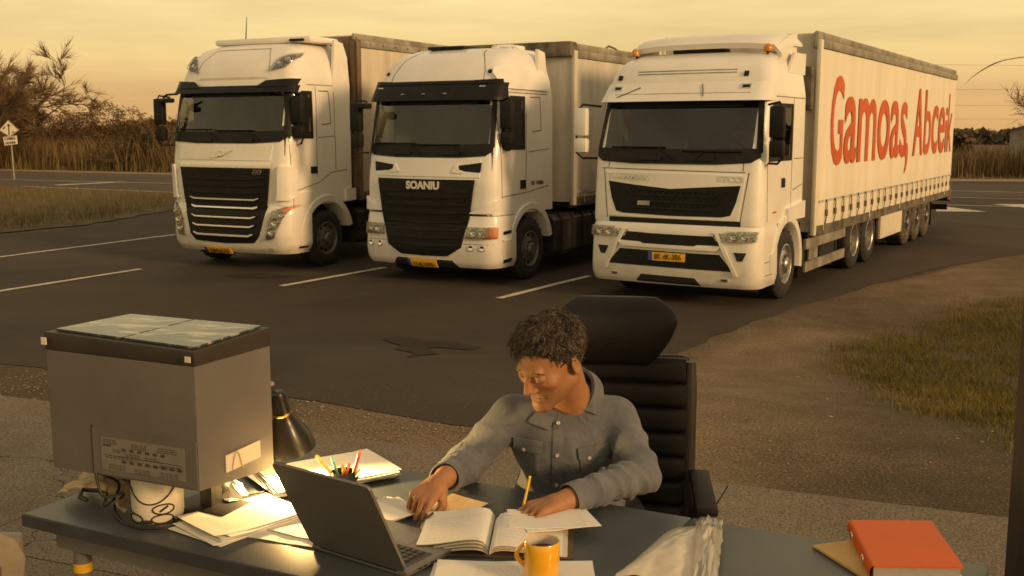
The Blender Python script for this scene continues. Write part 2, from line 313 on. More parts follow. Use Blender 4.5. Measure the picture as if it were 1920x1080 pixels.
# painted markings, each a sheet on the lot
def stripe(p0, p1, wd, off=.009, name='parking_line', parent=lot, tap=None):
    a, b = np.array(p0[:2]), np.array(p1[:2]); d = (b-a)/np.linalg.norm(b-a); n = np.array([-d[1], d[0]])*wd/2
    return sheet(name, [a-n, b-n*(tap or 1), b+n*(tap or 1), a+n], off, M_['roadpaint'], parent, jit=.006, step=.25, seed=int(abs(a[0]*91))+3)
stripe(gp(-60, 490), gp(330, 440), .13); stripe(gp(-60, 555), gp(264, 505), .12); stripe(gp(527, 537), gp(722, 502), .12); stripe(gp(935, 560), gp(1104, 518), .12)
for a, b, wd in (((-60, 335.5), (330, 344.5), .16), ((40, 350), (330, 361.5), .18), ((105, 347.5), (230, 341.5), .55), ((1770, 358), (2000, 363), .16), ((1760, 384.5), (2000, 391), .16), ((1760, 370), (2000, 376), .14)):
    stripe(gp(*a), gp(*b), wd, .016, 'road_line')
sheet('hatched_marking', [gp(1755, 386), gp(1850, 398), gp(1755, 397)], .0145, M_['roadpaint'], lot, step=.5)
sheet('hatched_marking', [gp(1860, 383.5), gp(2040, 384), gp(2040, 397), gp(1975, 396)], .0145, M_['roadpaint'], lot, step=.5)
# oil stain on the lot
o = sheet('oil_stain', [gp(715, 637), gp(735, 631), gp(775, 634), (gp(790, 640)), gp(850, 642), gp(902, 652), gp(880, 657), gp(820, 652), gp(800, 654), gp(822, 664), gp(790, 667), gp(765, 671), gp(775, 663), gp(742, 655), gp(755, 649)], .008, M_['tar'], lot, jit=.012, step=.12)
sheet('oil_stain', [gp(420, 516), gp(480, 513), gp(560, 518), gp(500, 522), gp(440, 521)], .008, M_['tar'], lot, jit=.02, step=.2)
# terrace of big concrete slabs, each slab a piece of its own
terr = empty('terrace'); tag(terr, 'aggregate concrete terrace of large slabs under the desk', 'terrace', kind='structure')
rg = np.random.default_rng(12)
row_s = [5.15, 3.15, 1.15, -.85, -2.6]
for i in range(4):
    t = -9.4+rg.uniform(-.4, .4)
    while t < 7:
        ln = 2.9; g = .004; s1, s0 = row_s[i]-g, row_s[i+1]+g; dz = rg.uniform(-.002, .002)
        P = [st(s0, t+g), st(s0, t+ln-g), st(s1, t+ln-g), st(s1, t+g)]
        m = MB(); m.prism([p for p in P], lambda a, b, d: Vector((a, b, d)), TERR-.09, TERR+.012+dz)
        m.build('paving_slab', M_['concrete'], terr, None); t += ln
# ================================================================ vegetation
def leafmat(name, c1, c2, scale=.8): 
    return pm(name, c1, .8, col2=c2, scale=scale, spec=.2, vmix=(.3, .7))
M_['reed'] = leafmat('dry reed', (.115, .078, .036), (.215, .150, .070), .35)
M_['reed_dark'] = leafmat('dull reed', (.085, .060, .030), (.20, .14, .07), .35)
M_['grass'] = leafmat('dull green grass', (.078, .070, .014), (.175, .142, .034), .9)
M_['grass_dry'] = leafmat('dry grass', (.12, .085, .032), (.24, .17, .07), .9)
M_['bush'] = leafmat('brown bush twigs', (.105, .068, .036), (.20, .130, .068), .5)
M_['bush_green'] = leafmat('dark green shrub', (.022, .024, .010), (.065, .060, .026), .7)
M_['far_wood'] = leafmat('far wood', (.075, .060, .040), (.125, .098, .062), .05)  # paled so the far trees look hazier; the haze is in the colour
def blades(name, pts, h, wd, lean, mat, label, seed=1, parent=None, nseg=2, cat='grass', zf=zg, hm=0.):
    rg = np.random.default_rng(seed); n = len(pts); P = np.zeros((n, 3)); P[:, :2] = pts; P[:, 2] = zf(P[:, 0], P[:, 1])-.02
    a = rg.uniform(0, 2*math.pi, n); dx = np.stack([np.cos(a), np.sin(a), 0*a], 1); la = rg.uniform(0, 2*math.pi, n)
    H = h*rg.uniform(.45, 1.15, n)*(1+hm*noise2(P[:, 0], P[:, 1], .55, seed)); ln = np.stack([np.cos(la), np.sin(la), 0*la], 1)*(lean*H*rg.uniform(.2, 1, n))[:, None]
    W = wd*rg.uniform(.6, 1.3, n); V = np.zeros((n, 2*nseg+1, 3))
    for k in range(nseg):
        t = k/nseg; c = P+np.array([0, 0, 1])*(H*t)[:, None]+ln*t*t; V[:, 2*k] = c-dx*(W*(1-.55*t)/2)[:, None]; V[:, 2*k+1] = c+dx*(W*(1-.55*t)/2)[:, None]
    V[:, 2*nseg] = P+np.array([0, 0, 1])*H[:, None]+ln
    F = []; b = np.arange(n)*(2*nseg+1)
    me = bpy.data.meshes.new(name); quads = []
    for k in range(nseg-1): quads.append(np.stack([b+2*k, b+2*k+1, b+2*k+3, b+2*k+2], 1))
    tri = np.stack([b+2*nseg-2, b+2*nseg-1, b+2*nseg], 1)
    nl = sum(q.size for q in quads)+tri.size; nf = sum(len(q) for q in quads)+len(tri)
    me.vertices.add(V.reshape(-1, 3).shape[0]); me.vertices.foreach_set('co', V.reshape(-1).astype(np.float32))
    me.loops.add(nl); me.loops.foreach_set('vertex_index', np.concatenate([q.reshape(-1) for q in quads]+[tri.reshape(-1)]).astype(np.int32))
    me.polygons.add(nf); tot = np.concatenate([np.full(len(q), 4) for q in quads]+[np.full(len(tri), 3)]); me.polygons.foreach_set('loop_start', np.concatenate([[0], np.cumsum(tot)[:-1]]).astype(np.int32))
    me.update(calc_edges=True); me.validate(); me.materials.append(mat)
    o = link(bpy.data.objects.new(name, me), parent)
    return tag(o, label, cat, kind='stuff') if label else o
def noise2(x, y, s, ph=0): return (np.sin(x*s+ph)+np.sin(y*s*1.3+1.7*ph)+np.sin((x+y)*s*.7+2.3*ph)+np.sin((x-1.6*y)*s*1.9+ph*3)*.6)/3.6
def in_poly(P, poly):
    x, y = P[:, 0], P[:, 1]; c = np.zeros(len(P), bool); n = len(poly); j = n-1
    for i in range(n):
        xi, yi, xj, yj = poly[i][0], poly[i][1], poly[j][0], poly[j][1]
        with np.errstate(divide='ignore', invalid='ignore'): c ^= ((yi > y) != (yj > y)) & (x < (xj-xi)*(y-yi)/(yj-yi+1e-12)+xi)
        j = i
    return c
def scatter(poly, n, seed, dens=None):
    rg = np.random.default_rng(seed); poly = np.array([p[:2] for p in poly]); P = rg.uniform(poly.min(0), poly.max(0), (n, 2)); P = P[in_poly(P, poly)]
    if dens is not None: P = P[rg.uniform(0, 1, len(P)) < dens(P)]
    return P
def strip(a, b, d): 
    a, b = np.array(a, float), np.array(b, float); n = np.array([-(b-a)[1], (b-a)[0]]); n /= np.linalg.norm(n); return [a, b, b+n*d, a+n*d]
def edge_fade(P, poly, d):
    Q = np.array([p[:2] for p in poly]); m = np.full(len(P), 9.)
    for a, b in zip(Q, np.roll(Q, -1, 0)):
        ba = b-a; t = np.clip((P-a)@ba/(ba@ba), 0, 1); m = np.minimum(m, np.linalg.norm(P-a-t[:, None]*ba, axis=1))
    return np.clip(m/d*(1+.8*noise2(P[:, 0], P[:, 1], 4., 1)), 0, 1)**1.3
# grass on the left verge, grass patch on the right, scattered tufts
blades('grass', scatter(VERGE, 60000, 21, lambda P: .55+.4*noise2(P[:, 0], P[:, 1], .8)), .24, .022, .5, M_['grass_dry'], 'dry grass on the verge between the lot and the road', 2)
blades('grass', scatter([gp(-500, 480), gp(0, 432), gp(160, 416), gp(322, 388), (-12.2, 40.5), (-22, 44), (-60, 55)], 42000, 22, lambda P: .5+.6*noise2(P[:, 0], P[:, 1], .5, 1)), .26, .025, .5, M_['grass'], 'green grass mixed into the roadside verge', 3)
PATCH = [gp(1545, 668), gp(1600, 640), gp(1700, 615), gp(1790, 580), gp(1930, 560), gp(2200, 530), gp(2300, 700), gp(2100, 850), gp(1925, 828), gp(1860, 822), gp(1780, 795), gp(1700, 770), gp(1640, 745), gp(1600, 712), gp(1560, 690)]
_c = sum(np.array(p) for p in PATCH)/len(PATCH); PATCH = [_c+(np.array(p)-_c)*1.12 for p in PATCH]
blades('grass', scatter(PATCH, 300000, 23, lambda P: np.clip(.62+.7*noise2(P[:, 0], P[:, 1], 3.1, 2)+.5*noise2(P[:, 0], P[:, 1], 8., 4), .06, 1)*edge_fade(P, PATCH, .55)), .088, .0075, .9, M_['grass'], 'patch of short olive green grass on the right', 4)
blades('grass', scatter(PATCH, 60000, 24, lambda P: np.clip(.25+.8*noise2(P[:, 0], P[:, 1], 2.7, 5), 0, 1)*edge_fade(P, PATCH, .3)), .095, .006, .9, M_['grass_dry'], 'straw coloured blades among the grass patch on the right', 5)
FR = [gp(1470, 700), gp(1540, 655), gp(1640, 610), gp(1760, 570), gp(1930, 535), gp(2200, 520), gp(2300, 760), gp(1925, 870), gp(1700, 850), gp(1520, 760)]
blades('grass', scatter(FR, 30000, 25, lambda P: np.clip(1.6*noise2(P[:, 0], P[:, 1], 3.4, 3)-.42, 0, 1)), .06, .006, .9, M_['grass_dry'], 'sparse dry tufts around the grass patch', 6)
blades('grass', scatter([(-60, 83), (-18, 60.7), (14, 55), (60, 48), (60, 52), (14, 58), (-18, 64), (-60, 87)], 26000, 26), .30, .05, .4, M_['grass_dry'], 'low dry grass at the foot of the reeds', 7)
blades('grass', scatter(strip((-60, 80.6), (-9, 57.1), 1.6), 16000, 35, lambda P: np.clip(.6+.7*noise2(P[:, 0], P[:, 1], .5, 9), .1, 1)), .8, .05, .6, M_['grass'], 'rough green brown grass in front of the left reeds', 12, hm=.5)
# loose pebbles on the dirt and gravel
def pebbles(name, P, r0, mat, label, seed):
    rg = np.random.default_rng(seed); n = len(P); V = []; F = []
    base = np.array([(1, 0, 0), (-1, 0, 0), (0, 1, 0), (0, -1, 0), (0, 0, 1), (0, 0, -1)], float); fc = np.array([(0, 2, 4), (2, 1, 4), (1, 3, 4), (3, 0, 4), (2, 0, 5), (1, 2, 5), (3, 1, 5), (0, 3, 5)])
    r = r0*rg.lognormal(0, .45, n); a = rg.uniform(0, 6.3, n); S = np.stack([r*rg.uniform(.7, 1.5, n), r*rg.uniform(.7, 1.3, n), r*rg.uniform(.4, .8, n)], 1); W = base[None]*S[:, None, :]*rg.uniform(.75, 1.2, (n, 6, 1)); c, s = np.cos(a)[:, None], np.sin(a)[:, None]
    X = W[..., 0]*c-W[..., 1]*s+P[:, 0:1]; Y = W[..., 0]*s+W[..., 1]*c+P[:, 1:2]; Z = W[..., 2]+(zg(P[:, 0], P[:, 1])-.004+r*.25)[:, None]
    return tag(mk(name, np.stack([X, Y, Z], -1).reshape(-1, 3), (fc[None]+6*np.arange(n)[:, None, None]).reshape(-1, 3), mat), label, 'pebbles', kind='stuff')
DIRT = [gp(1300, 925), gp(1330, 790), gp(1420, 690), gp(1560, 610), gp(1930, 520), gp(2200, 520), gp(2200, 800), gp(1925, 985)]
pebbles('pebbles', scatter(DIRT, 9000, 41, lambda P: np.clip(.35+.8*noise2(P[:, 0], P[:, 1], 2.2, 6), .05, 1)), .007, pm('pebble', (.13, .10, .07), .85, col2=(.34, .28, .20), scale=3, vmix=(.3, .7)), 'small pebbles strewn over the dirt on the right', 3)
pebbles('pebbles', scatter([gp(-200, 668), gp(540, 744), gp(850, 796), gp(1000, 806), gp(1120, 790), gp(1250, 890), gp(830, 842), gp(0, 745), gp(-200, 716)], 9000, 42), .006, pm('shoulder pebble', (.11, .085, .06), .85, col2=(.27, .22, .16), scale=4, vmix=(.3, .7)), 'small pebbles along the asphalt edge behind the desk', 4)
# reeds
blades('reeds', scatter(strip((-60, 81.3), (-9, 57.8), 5), 60000, 31, lambda P: np.clip(.75+.5*noise2(P[:, 0], P[:, 1], .35, 4), .15, 1)), 2.0, .05, .38, M_['reed'], 'tall tan reeds beyond the road on the left', 8, nseg=3, cat='reeds', hm=.35)
blades('reeds', scatter(strip((-60, 86), (-9, 62.5), 2.5), 9000, 32), 2.3, .06, .4, M_['reed_dark'], 'darker reeds behind the tan reeds on the left', 9, nseg=3, cat='reeds')
blades('reeds', scatter(strip((12, 58.5), (60, 48), 6), 36000, 33, lambda P: np.clip(.8+.5*noise2(P[:, 0], P[:, 1], .4, 4), .2, 1)), 1.7, .05, .35, M_['reed_dark'], 'dull brown reed hedge beyond the road on the right', 10, nseg=3, cat='reeds', hm=.2)
blades('reeds', scatter(strip((12, 58.2), (60, 47.7), 4), 5000, 34, lambda P: np.clip(.5+.9*noise2(P[:, 0], P[:, 1], .6, 7), 0, 1)), 1.9, .06, .2, M_['reed'], 'pale reed stems along the front of the right hedge', 11, nseg=3, cat='reeds')
def leaf_cloud(name, c, r, n, size, mat, parent, seed, flat=.7, hollow=.45, lump=6):
    """crown: lumps of small faces spread through an uneven volume"""
    rg = np.random.default_rng(seed); c = np.array(c); lc = rg.normal(size=(lump, 3)); lc /= np.linalg.norm(lc, axis=1)[:, None]; lc = lc*rg.uniform(.3, .8, lump)[:, None]*np.array(r); lr = rg.uniform(.32, .62, lump)
    k = rg.integers(0, lump, n); d = rg.normal(size=(n, 3)); d /= np.linalg.norm(d, axis=1)[:, None]; rad = rg.uniform(hollow, 1, n)**.6
    P = c+lc[k]+d*rad[:, None]*lr[k][:, None]*np.array(r)
    P = P[P[:, 2] > .05]; n = len(P)
    u = rg.normal(size=(n, 3)); u /= np.linalg.norm(u, axis=1)[:, None]; v = np.cross(u, rg.normal(size=(n, 3))); v /= np.linalg.norm(v, axis=1)[:, None]
    s = size*rg.uniform(.5, 1.4, n)[:, None]; V = np.stack([P-u*s, P+v*s*flat*.5, P+u*s, P-v*s*flat*.5], 1).reshape(-1, 3)
    return mk(name, V, np.arange(4*n).reshape(-1, 4), mat, parent)
def branches(mb, p, d, ln, r, depth, rg, tips, spread=.55, droop=0., seg=3):
    P = [p]; R = [r]; q = p.copy(); dd = d.copy()
    for k in range(seg):
        dd = (dd+Vector(rg.normal(size=3))*.13+Vector((0, 0, -droop))).normalized(); q = q+dd*ln/seg; P.append(q.copy()); R.append(r*(1-.45*(k+1)/seg))
    mb.tube(P, R, 6 if depth > 2 else (4 if depth > 0 else 3), cap=False)
    if depth <= 1: tips += [(P[i].copy(), (P[i]-P[i-1]).normalized()) for i in range(1, len(P))]
    if depth == 0: return
    for k in range(int(rg.integers(2, 4)) if depth > 1 else int(rg.integers(3, 5))):
        a = Vector(rg.normal(size=3)); a = (a-dd*a.dot(dd)).normalized(); nd = (dd+a*spread*rg.uniform(.6, 1.4)).normalized()
        s = P[max(1, int(rg.integers(1, seg+1)))]
        branches(mb, s.copy(), nd, ln*rg.uniform(.6, .8), r*.55, depth-1, rg, tips, spread, droop, seg)
def bare_tree(loc, h, label, seed, depth=5, twig=900, size=.5, spread=.55, crown_r=None, cmat='bush'):
    rg = np.random.default_rng(seed); root = empty('bare_tree', loc, 0, label, 'tree', 'bare trees'); mt = MB(); tips = []
    for k in range(3):
        d = Vector((rg.normal()*.28, rg.normal()*.28, 1)).normalized(); branches(mt, Vector((rg.normal()*.1, rg.normal()*.1, 0)), d, h*.34, h*.018, depth, rg, tips, spread)
    mt.build('trunk', M_['bark'], root, 80)
    # crown of fine twigs at the branch ends
    m = MB()
    for k in range(twig):
        p, d = tips[int(rg.integers(len(tips)))]; n = Vector(rg.normal(size=3)); d2 = (d+n*.30+Vector((0, 0, .15))).normalized(); l = size*rg.uniform(.3, 1.1); s = d2.cross(Vector((0, 1, 0))).normalized()*.0075*(1+h/9)
        q = p+d2*l; m.add([p-s, p+s, q+s*.3, q-s*.3], [(0, 1, 2, 3)])
    m.build('crown', M_[cmat], root); return root
bare_tree((-35.3, 72, 0), 11.6, 'tall bare tree with open branches at the left picture edge', 3, twig=5000, size=.9)
bare_tree((-31.6, 72, 0), 8.2, 'rounded dense bare tree right of the tall one on the left', 8, twig=9000, size=.9, spread=.62)
bare_tree((28.6, 58, 0), 6.6, 'thin bare tree at the right picture edge', 15, depth=5, twig=700, size=.7, spread=.6)
bg = [((-37, 74.0, 1.6), (3.2, 2.6, 2.9), 'wide brown bush at the far left', 'bush', 61), ((-32.5, 74.0, 1.4), (3.4, 2.4, 2.6), 'brown thicket at the foot of the tall bare tree', 'bush', 62), ((-29, 74.0, 1.5), (2.9, 2.4, 2.6), 'brown thicket under the rounded bare tree', 'bush', 70), ((-26.3, 74.0, 1.5), (2.6, 2.2, 2.5), 'twiggy brown bush right of the bare trees', 'bush', 63), ((-23.3, 72.0, 1.4), (2.2, 2.0, 2.1), 'lower brown bush in the gap of the treeline', 'bush', 64),
      ((-20.4, 73.0, 1.3), (1.6, 1.6, 1.7), 'small dark bush left of the first lorry', 'bush', 65), ((-18.5, 71.5, 1.9), (2.1, 1.8, 2.6), 'brown bush close beside the first lorry', 'bush', 66),
      ((-27.5, 74.0, 1.1), (3.6, 1.6, 1.7), 'dark green shrub behind the tan reeds', 'bush_green', 67), ((-22.8, 65.5, .9), (2.6, 1.5, 1.6), 'olive shrub behind the reeds near the first lorry', 'bush_green', 68), ((-33.5, 74.0, 1.0), (2.4, 1.5, 1.7), 'dark shrub behind the road sign', 'bush_green', 69)]
for c, r, lab, mt, sd_ in bg:
    root = empty('bush', (c[0], c[1], 0), 0, lab, 'bush', 'bushes along the far side of the road'); n = int(1100*r[0]*r[2])
    leaf_cloud('crown', (0, 0, c[2]), r, n, .17, M_[mt], root, sd_, flat=.30, lump=11)
    m = MB(); rg = np.random.default_rng(sd_); tips = []
    for k in range(5): branches(m, Vector((rg.normal()*.4, rg.normal()*.3, 0)), Vector((rg.normal()*.5, rg.normal()*.5, 1)).normalized(), r[2]*.62, .05, 3, rg, tips, .6)
    m.build('trunk', M_['bark'], root)
# far woods on the horizon
for a, b, h, nm, sd_ in (((-140, 260), (-40, 300), 5, 'low far wood on the left horizon', 81), ((70, 190), (190, 150), 4.2, 'low far wood on the right horizon', 82), ((45, 120), (51, 118.5), 3.1, 'dark clump of far trees beside the trailer end', 83)):
    P = scatter(strip(a, b, 14), 14000 if sd_ < 83 else 5000, sd_); rg = np.random.default_rng(sd_); n = len(P)
    hh = h*(.7+.35*noise2(P[:, 0], P[:, 1], .12, sd_)); C = np.stack([P[:, 0], P[:, 1], hh*rg.uniform(0, 1, n)**.6], 1); s = (.9 if sd_ < 83 else .38)*rg.uniform(.4, 1.3, (n, 1)); u = rg.normal(size=(n, 3)); v = rg.normal(size=(n, 3)); u /= np.linalg.norm(u, axis=1)[:, None]; v /= np.linalg.norm(v, axis=1)[:, None]
    tag(mk('far_wood', np.stack([C-u*s, C+v*s, C+u*s, C-v*s], 1).reshape(-1, 3), np.arange(4*n).reshape(-1, 4), M_['far_wood']), nm, 'wood', kind='stuff')
# barn behind the right hedge
barn = empty('barn', (41.2, 82, 0), -.5, 'low grey barn with dark pitched roof behind the right hedge', 'barn')
m = MB(); m.prism([(-3, 0), (3, 0), (3, 2.35), (0, 3.25), (-3, 2.35)], lambda a, b, d: Vector((a, d, b)), 0, 16); m.build('wall', pm('barn wall', (.20, .20, .19), .8, var=.2, scale=1), barn, None)
for s in (-1, 1):
    m = MB(); m.prism([(s*3.3, 2.26), (0, 3.27), (0, 3.42), (s*3.3, 2.41)], lambda a, b, d: Vector((a, d, b)), -.4, 16.4); m.build('roof', pm('barn roof', (.05, .043, .036), .8, var=.3), barn, None)
m = MB(); m.box(-1.2, 1.2, -.06, .02, 0, 2.2); m.build('door', pm('barn door', (.10, .11, .12), .7), barn, None)
house = empty('farmhouse', (41, 108, 0), .2, 'small pale far house beside the dark clump of trees', 'house')
m = MB(); m.prism([(-1.6, 0), (1.6, 0), (1.6, 1.9), (0, 2.9), (-1.6, 1.9)], lambda a, b, d: Vector((a, d, b)), 0, 5); m.build('wall', pm('house wall', (.55, .50, .42), .8), house, None)
m = MB(); m.prism([(-1.9, 1.75), (0, 2.92), (1.9, 1.75), (1.9, 1.9), (0, 3.07), (-1.9, 1.9)], lambda a, b, d: Vector((a, d, b)), -.2, 5.2); m.build('roof', pm('house roof', (.16, .12, .09), .8), house, None)
# overhead wires far right on two poles out of view and behind the trailer
for k, (z0, z1) in enumerate(((9.0, 7.9), (6.6, 6.4), (5.0, 5.5), (3.7, 4.5))):
    m = MB(); P = []
    for i in range(25):
        t = i/24; x = 20+90*t; P.append((x, 104-22*t, z0+(z1-z0)*t-1.2*4*t*(1-t)*.5))
    m.tube(P, .011, 4); tag(m.build('overhead_wire', pm('wire', (.30, .23, .12), .7)), ['topmost', 'second highest', 'third highest', 'lowest'][k]+' thin overhead wire crossing the sky beyond the trailer', 'wire', 'overhead wires on the right')
# drooping branch against the sky at the right edge
m = MB(); P = [at_y(x, y, 42) for x, y in ((1808, 160), (1822, 145), (1842, 131), (1862, 120), (1882, 113), (1910, 108), (1960, 104), (2040, 110))]
m.tube(P, [.003, .012, .022, .026, .018, .018, .025, .04], 5)
root = empty('leaning_tree', (P[-1][0], P[-1][1], 0), 0, 'long drooping bare branch against the sky right of the trailer', 'tree')
mm_ = MB(); mm_.add([Vector(v)-Vector((P[-1][0], P[-1][1], 0)) for v in m.V], m.F); mm_.build('branch', M_['bark'], root)
mm_ = MB(); mm_.tube([(.6, .3, 0), (.5, .2, 1.5), (.25, .05, 3.2), (0, 0, P[-1][2])], [.14, .12, .09, .05], 7); mm_.build('trunk', M_['bark'], root)
# ================================================================ road sign
b0 = gp(27, 336); d = b0[1]
def sp(px, py): return at_y(px, py, d)
root = empty('road_sign', b0, 0, 'white diamond road sign with lettered plate on a leaning post', 'sign'); O = Vector(b0)
m = MB(); m.tube([Vector((0, 0, -.1)), Vector(sp(21, 272)-b0)+Vector((0, .03, 0)), Vector(sp(17, 240)-b0)+Vector((0, .03, 0))], .035, 8); m.build('post', M_['metal_post'], root)
Msign = pm('sign face', (.72, .66, .52), .5, var=.06); Mrim = pm('sign rim', (.34, .28, .19), .5); Mink = pm('sign ink', (.05, .04, .03), .6)
def panel(name, pts, mat, y0, y1, par, shrink=1.):
    Q = [Vector(sp(*p)-b0) for p in pts]; c = sum(Q, Vector())/len(Q); Q = [c+(q-c)*shrink for q in Q]; m = MB(); n = len(Q)
    m.add([q+Vector((0, y0, 0)) for q in Q]+[q+Vector((0, y1, 0)) for q in Q], [tuple(range(n)), tuple(range(2*n-1, n-1, -1))]+[(i, n+i, n+(i+1) % n, (i+1) % n) for i in range(n)]); return m.build(name, mat, par, None)
D = [(15, 225), (36, 244), (18, 257), (-2, 244)]
bd = panel('sign_board', D, Mrim, -.02, .02, root); panel('sign_face', D, Msign, -.03, -.021, bd, .88)
panel('arrow', [(16.5, 253), (19, 253), (17.6, 237), (20.5, 236), (16, 231.5), (13.5, 236), (15.6, 237)], Mink, -.036, -.031, bd)
panel('mark', [(21, 249), (25, 246), (28, 247), (24, 249)], Mink, -.036, -.031, bd); panel('mark', [(5, 242), (10, 236), (11, 238), (7, 243)], Mink, -.036, -.031, bd)
pl = panel('plate', [(6, 257), (31, 254), (33, 270), (9, 273)], Msign, -.02, .02, root)
ax = Vector(sp(31, 254)-sp(6, 257)).normalized(); az = Vector(sp(6, 257)-sp(9, 273)).normalized(); ay = Vector((0, -1, 0))
for tx, (px, py), sz in (('CABIG', (9, 263.5), .2), ('HOUNI', (11, 271), .16)):
    Mx = Matrix((ax, az, ay)).transposed().to_4x4(); Mx.translation = Vector(sp(px, py)-b0)+Vector((0, -.026, 0)); text_mesh('lettering', tx, Mink, pl, sz, Mx, bold=.008, sx=.95)
# ================================================================ lorries
M_['chrome_bright'] = pm('bright badge metal', (.86, .84, .80), .3, metal=.5, var=.05, scale=20)
# local frame of a lorry: X to the viewer's right, Y backwards along the lorry, Z up; origin on the ground under the middle of the front
class Skin:
    """shell seen from above as a rounded rectangle; yf(z) front profile, hw(z) half width; s = distance along the outline from the middle of the front"""
    def __init__(k, yf, hw, bulge, rc, yr, sm=.05):
        zz = np.linspace(0, 4.6, 461)
        def prof(p):
            v = np.interp(zz, [a for a, b in p], [b for a, b in p])
            if sm: n = max(1, int(sm/.01)); ker = np.hanning(2*n+3); ker /= ker.sum(); v = np.convolve(np.pad(v, n+1, mode='edge'), ker, 'valid')
            return v
        k.zz = zz; k.YF = prof(yf); k.HW = prof(hw); k.bulge = bulge; k.rc = rc; k.yr = yr
    def yf(k, z): return float(np.interp(z, k.zz, k.YF))
    def hw(k, z): return float(np.interp(z, k.zz, k.HW))
    def pt(k, s, z):
        hw = k.hw(z); rc = min(k.rc, hw*.9); yf = k.yf(z); a = abs(s); sg = 1 if s >= 0 else -1; fl = hw-rc
        if a <= fl: return Vector((s, yf+k.bulge*(a/hw)**2, z))
        ph = (a-fl)/rc
        if ph <= math.pi/2:
            x = fl+rc*math.sin(ph); return Vector((sg*x, yf+k.bulge*(x/hw)**2+rc*(1-math.cos(ph)), z))
        return Vector((sg*hw, yf+k.bulge+rc+(a-fl-rc*math.pi/2), z))
    def nrm(k, s, z):
        e = .004; n = (k.pt(s+e, z)-k.pt(s-e, z)).cross(k.pt(s, z+e)-k.pt(s, z-e)); return n.normalized() if n.length else Vector((0, -1, 0))
    def sy(k, Y, z): return k.hw(z)-k.rc+k.rc*math.pi/2+(Y-k.yf(z)-k.bulge-k.rc)     # s of a point on the side at depth Y
    def sx(k, x, z):
        hw = k.hw(z); a = abs(x); sg = 1 if x >= 0 else -1; fl = hw-k.rc
        return x if a <= fl else sg*(fl+k.rc*math.asin(min(1, (a-fl)/k.rc)))
    def loft(k, name, z0, z1, mat, parent, nz=40, holes=(), ns=44, cap=True, yr=None, zlist=None):
        zs = zlist or list(np.linspace(z0, z1, nz)); yr = yr or k.yr; m = MB(); rows = []
        for z in zs:
            smax = k.sy(yr, z) if not callable(yr) else k.sy(yr(z), z); fl = k.hw(z)-k.rc; c = fl+k.rc*math.pi/2
            ss = list(np.linspace(-smax, -c, 15))[:-1]+list(np.linspace(-c, -fl, 8))[:-1]+list(np.linspace(-fl, fl, ns))+list(np.linspace(fl, c, 8))[1:]+list(np.linspace(c, smax, 15))[1:]
            rows.append([(s, k.pt(s, z)) for s in ss])
        nc = len(rows[0]); V = [p for r in rows for s, p in r]; F = []
        for i in range(len(zs)-1):
            for j in range(nc-1):
                sc_ = (rows[i][j][0]+rows[i+1][j+1][0])/2; p = (rows[i][j][1]+rows[i+1][j+1][1])/2
                if any(h(sc_, p) for h in holes): continue
                F.append((i*nc+j, i*nc+j+1, (i+1)*nc+j+1, (i+1)*nc+j))
        if cap:
            F.append(tuple(range(nc-1, -1, -1))); F.append(tuple((len(zs)-1)*nc+j for j in range(nc)))
            for i in range(len(zs)-1): F.append((i*nc+nc-1, i*nc, (i+1)*nc, (i+1)*nc+nc-1))
        m.add(V, F); return m.build(name, mat, parent, 40)
    def patch(k, name, rows, mat, parent, off=.01, th=.012, side=False, sub=6, smooth=40):
        """plate lying on the shell; rows of (x, z) on the front, or of (Y, z) on the right side when side=True"""
        R = []
        n = len(rows[0]); rows = [[(p[0], p[1]) for p in r] for r in rows]
        def sub1(r):
            o = []
            for a, b in zip(r[:-1], r[1:]):
                for t in np.linspace(0, 1, sub, endpoint=False): o.append((a[0]+(b[0]-a[0])*t, a[1]+(b[1]-a[1])*t))
            return o+[r[-1]]
        rows = [sub1(r) for r in rows]; R = []
        for a, b in zip(rows[:-1], rows[1:]):
            for t in np.linspace(0, 1, max(2, sub), endpoint=False): R.append([(p[0]+(q[0]-p[0])*t, p[1]+(q[1]-p[1])*t) for p, q in zip(a, b)])
        R.append(rows[-1]); nr, nc = len(R), len(R[0]); Fv = []; Bv = []
        for r in R:
            for x, z in r:
                s = k.sx(x, z) if side is False else (k.sy(x, z) if side is True else -k.sy(x, z)); p = k.pt(s, z); nn = k.nrm(s, z)
                if nn.dot(Vector((0, -1, 0)) if side is False else Vector((1 if side is True else -1, 0, 0))) < 0: nn = -nn
                Fv.append(p+nn*(off+th)); Bv.append(p+nn*(off-.004))
        q = [(i*nc+j, i*nc+j+1, (i+1)*nc+j+1, (i+1)*nc+j) for i in range(nr-1) for j in range(nc-1)]
        bd = [j for j in range(nc)]+[i*nc+nc-1 for i in range(1, nr)]+[(nr-1)*nc+j for j in range(nc-2, -1, -1)]+[i*nc for i in range(nr-2, 0, -1)]
        N0 = nr*nc; F = q+[(bd[i], N0+bd[i], N0+bd[(i+1) % len(bd)], bd[(i+1) % len(bd)]) for i in range(len(bd))]
        return mk(name, Fv+Bv, F, mat, parent, smooth)
    def frame_on(k, x, z, side=False, off=.02, rot=0.):           # matrix for lettering on the shell
        s = k.sx(x, z) if not side else k.sy(x, z); p = k.pt(s, z); n = k.nrm(s, z)
        if n.dot(Vector((0, -1, 0)) if not side else Vector((1, 0, 0))) < 0: n = -n
        e = .01; ax = (k.pt(s+e, z)-k.pt(s-e, z)).normalized(); az = n.cross(ax).normalized()
        if az.z < 0: az = -az; 
        ax = az.cross(n); Mx = Matrix((ax, az, n)).transposed().to_4x4(); Mx.translation = p+n*off; return Mx @ Matrix.Rotation(rot, 4, 'Z')
def rect(x0, x1, z0, z1): return [[(x0, z0), (x1, z0)], [(x0, z1), (x1, z1)]]
WHEEL = {}
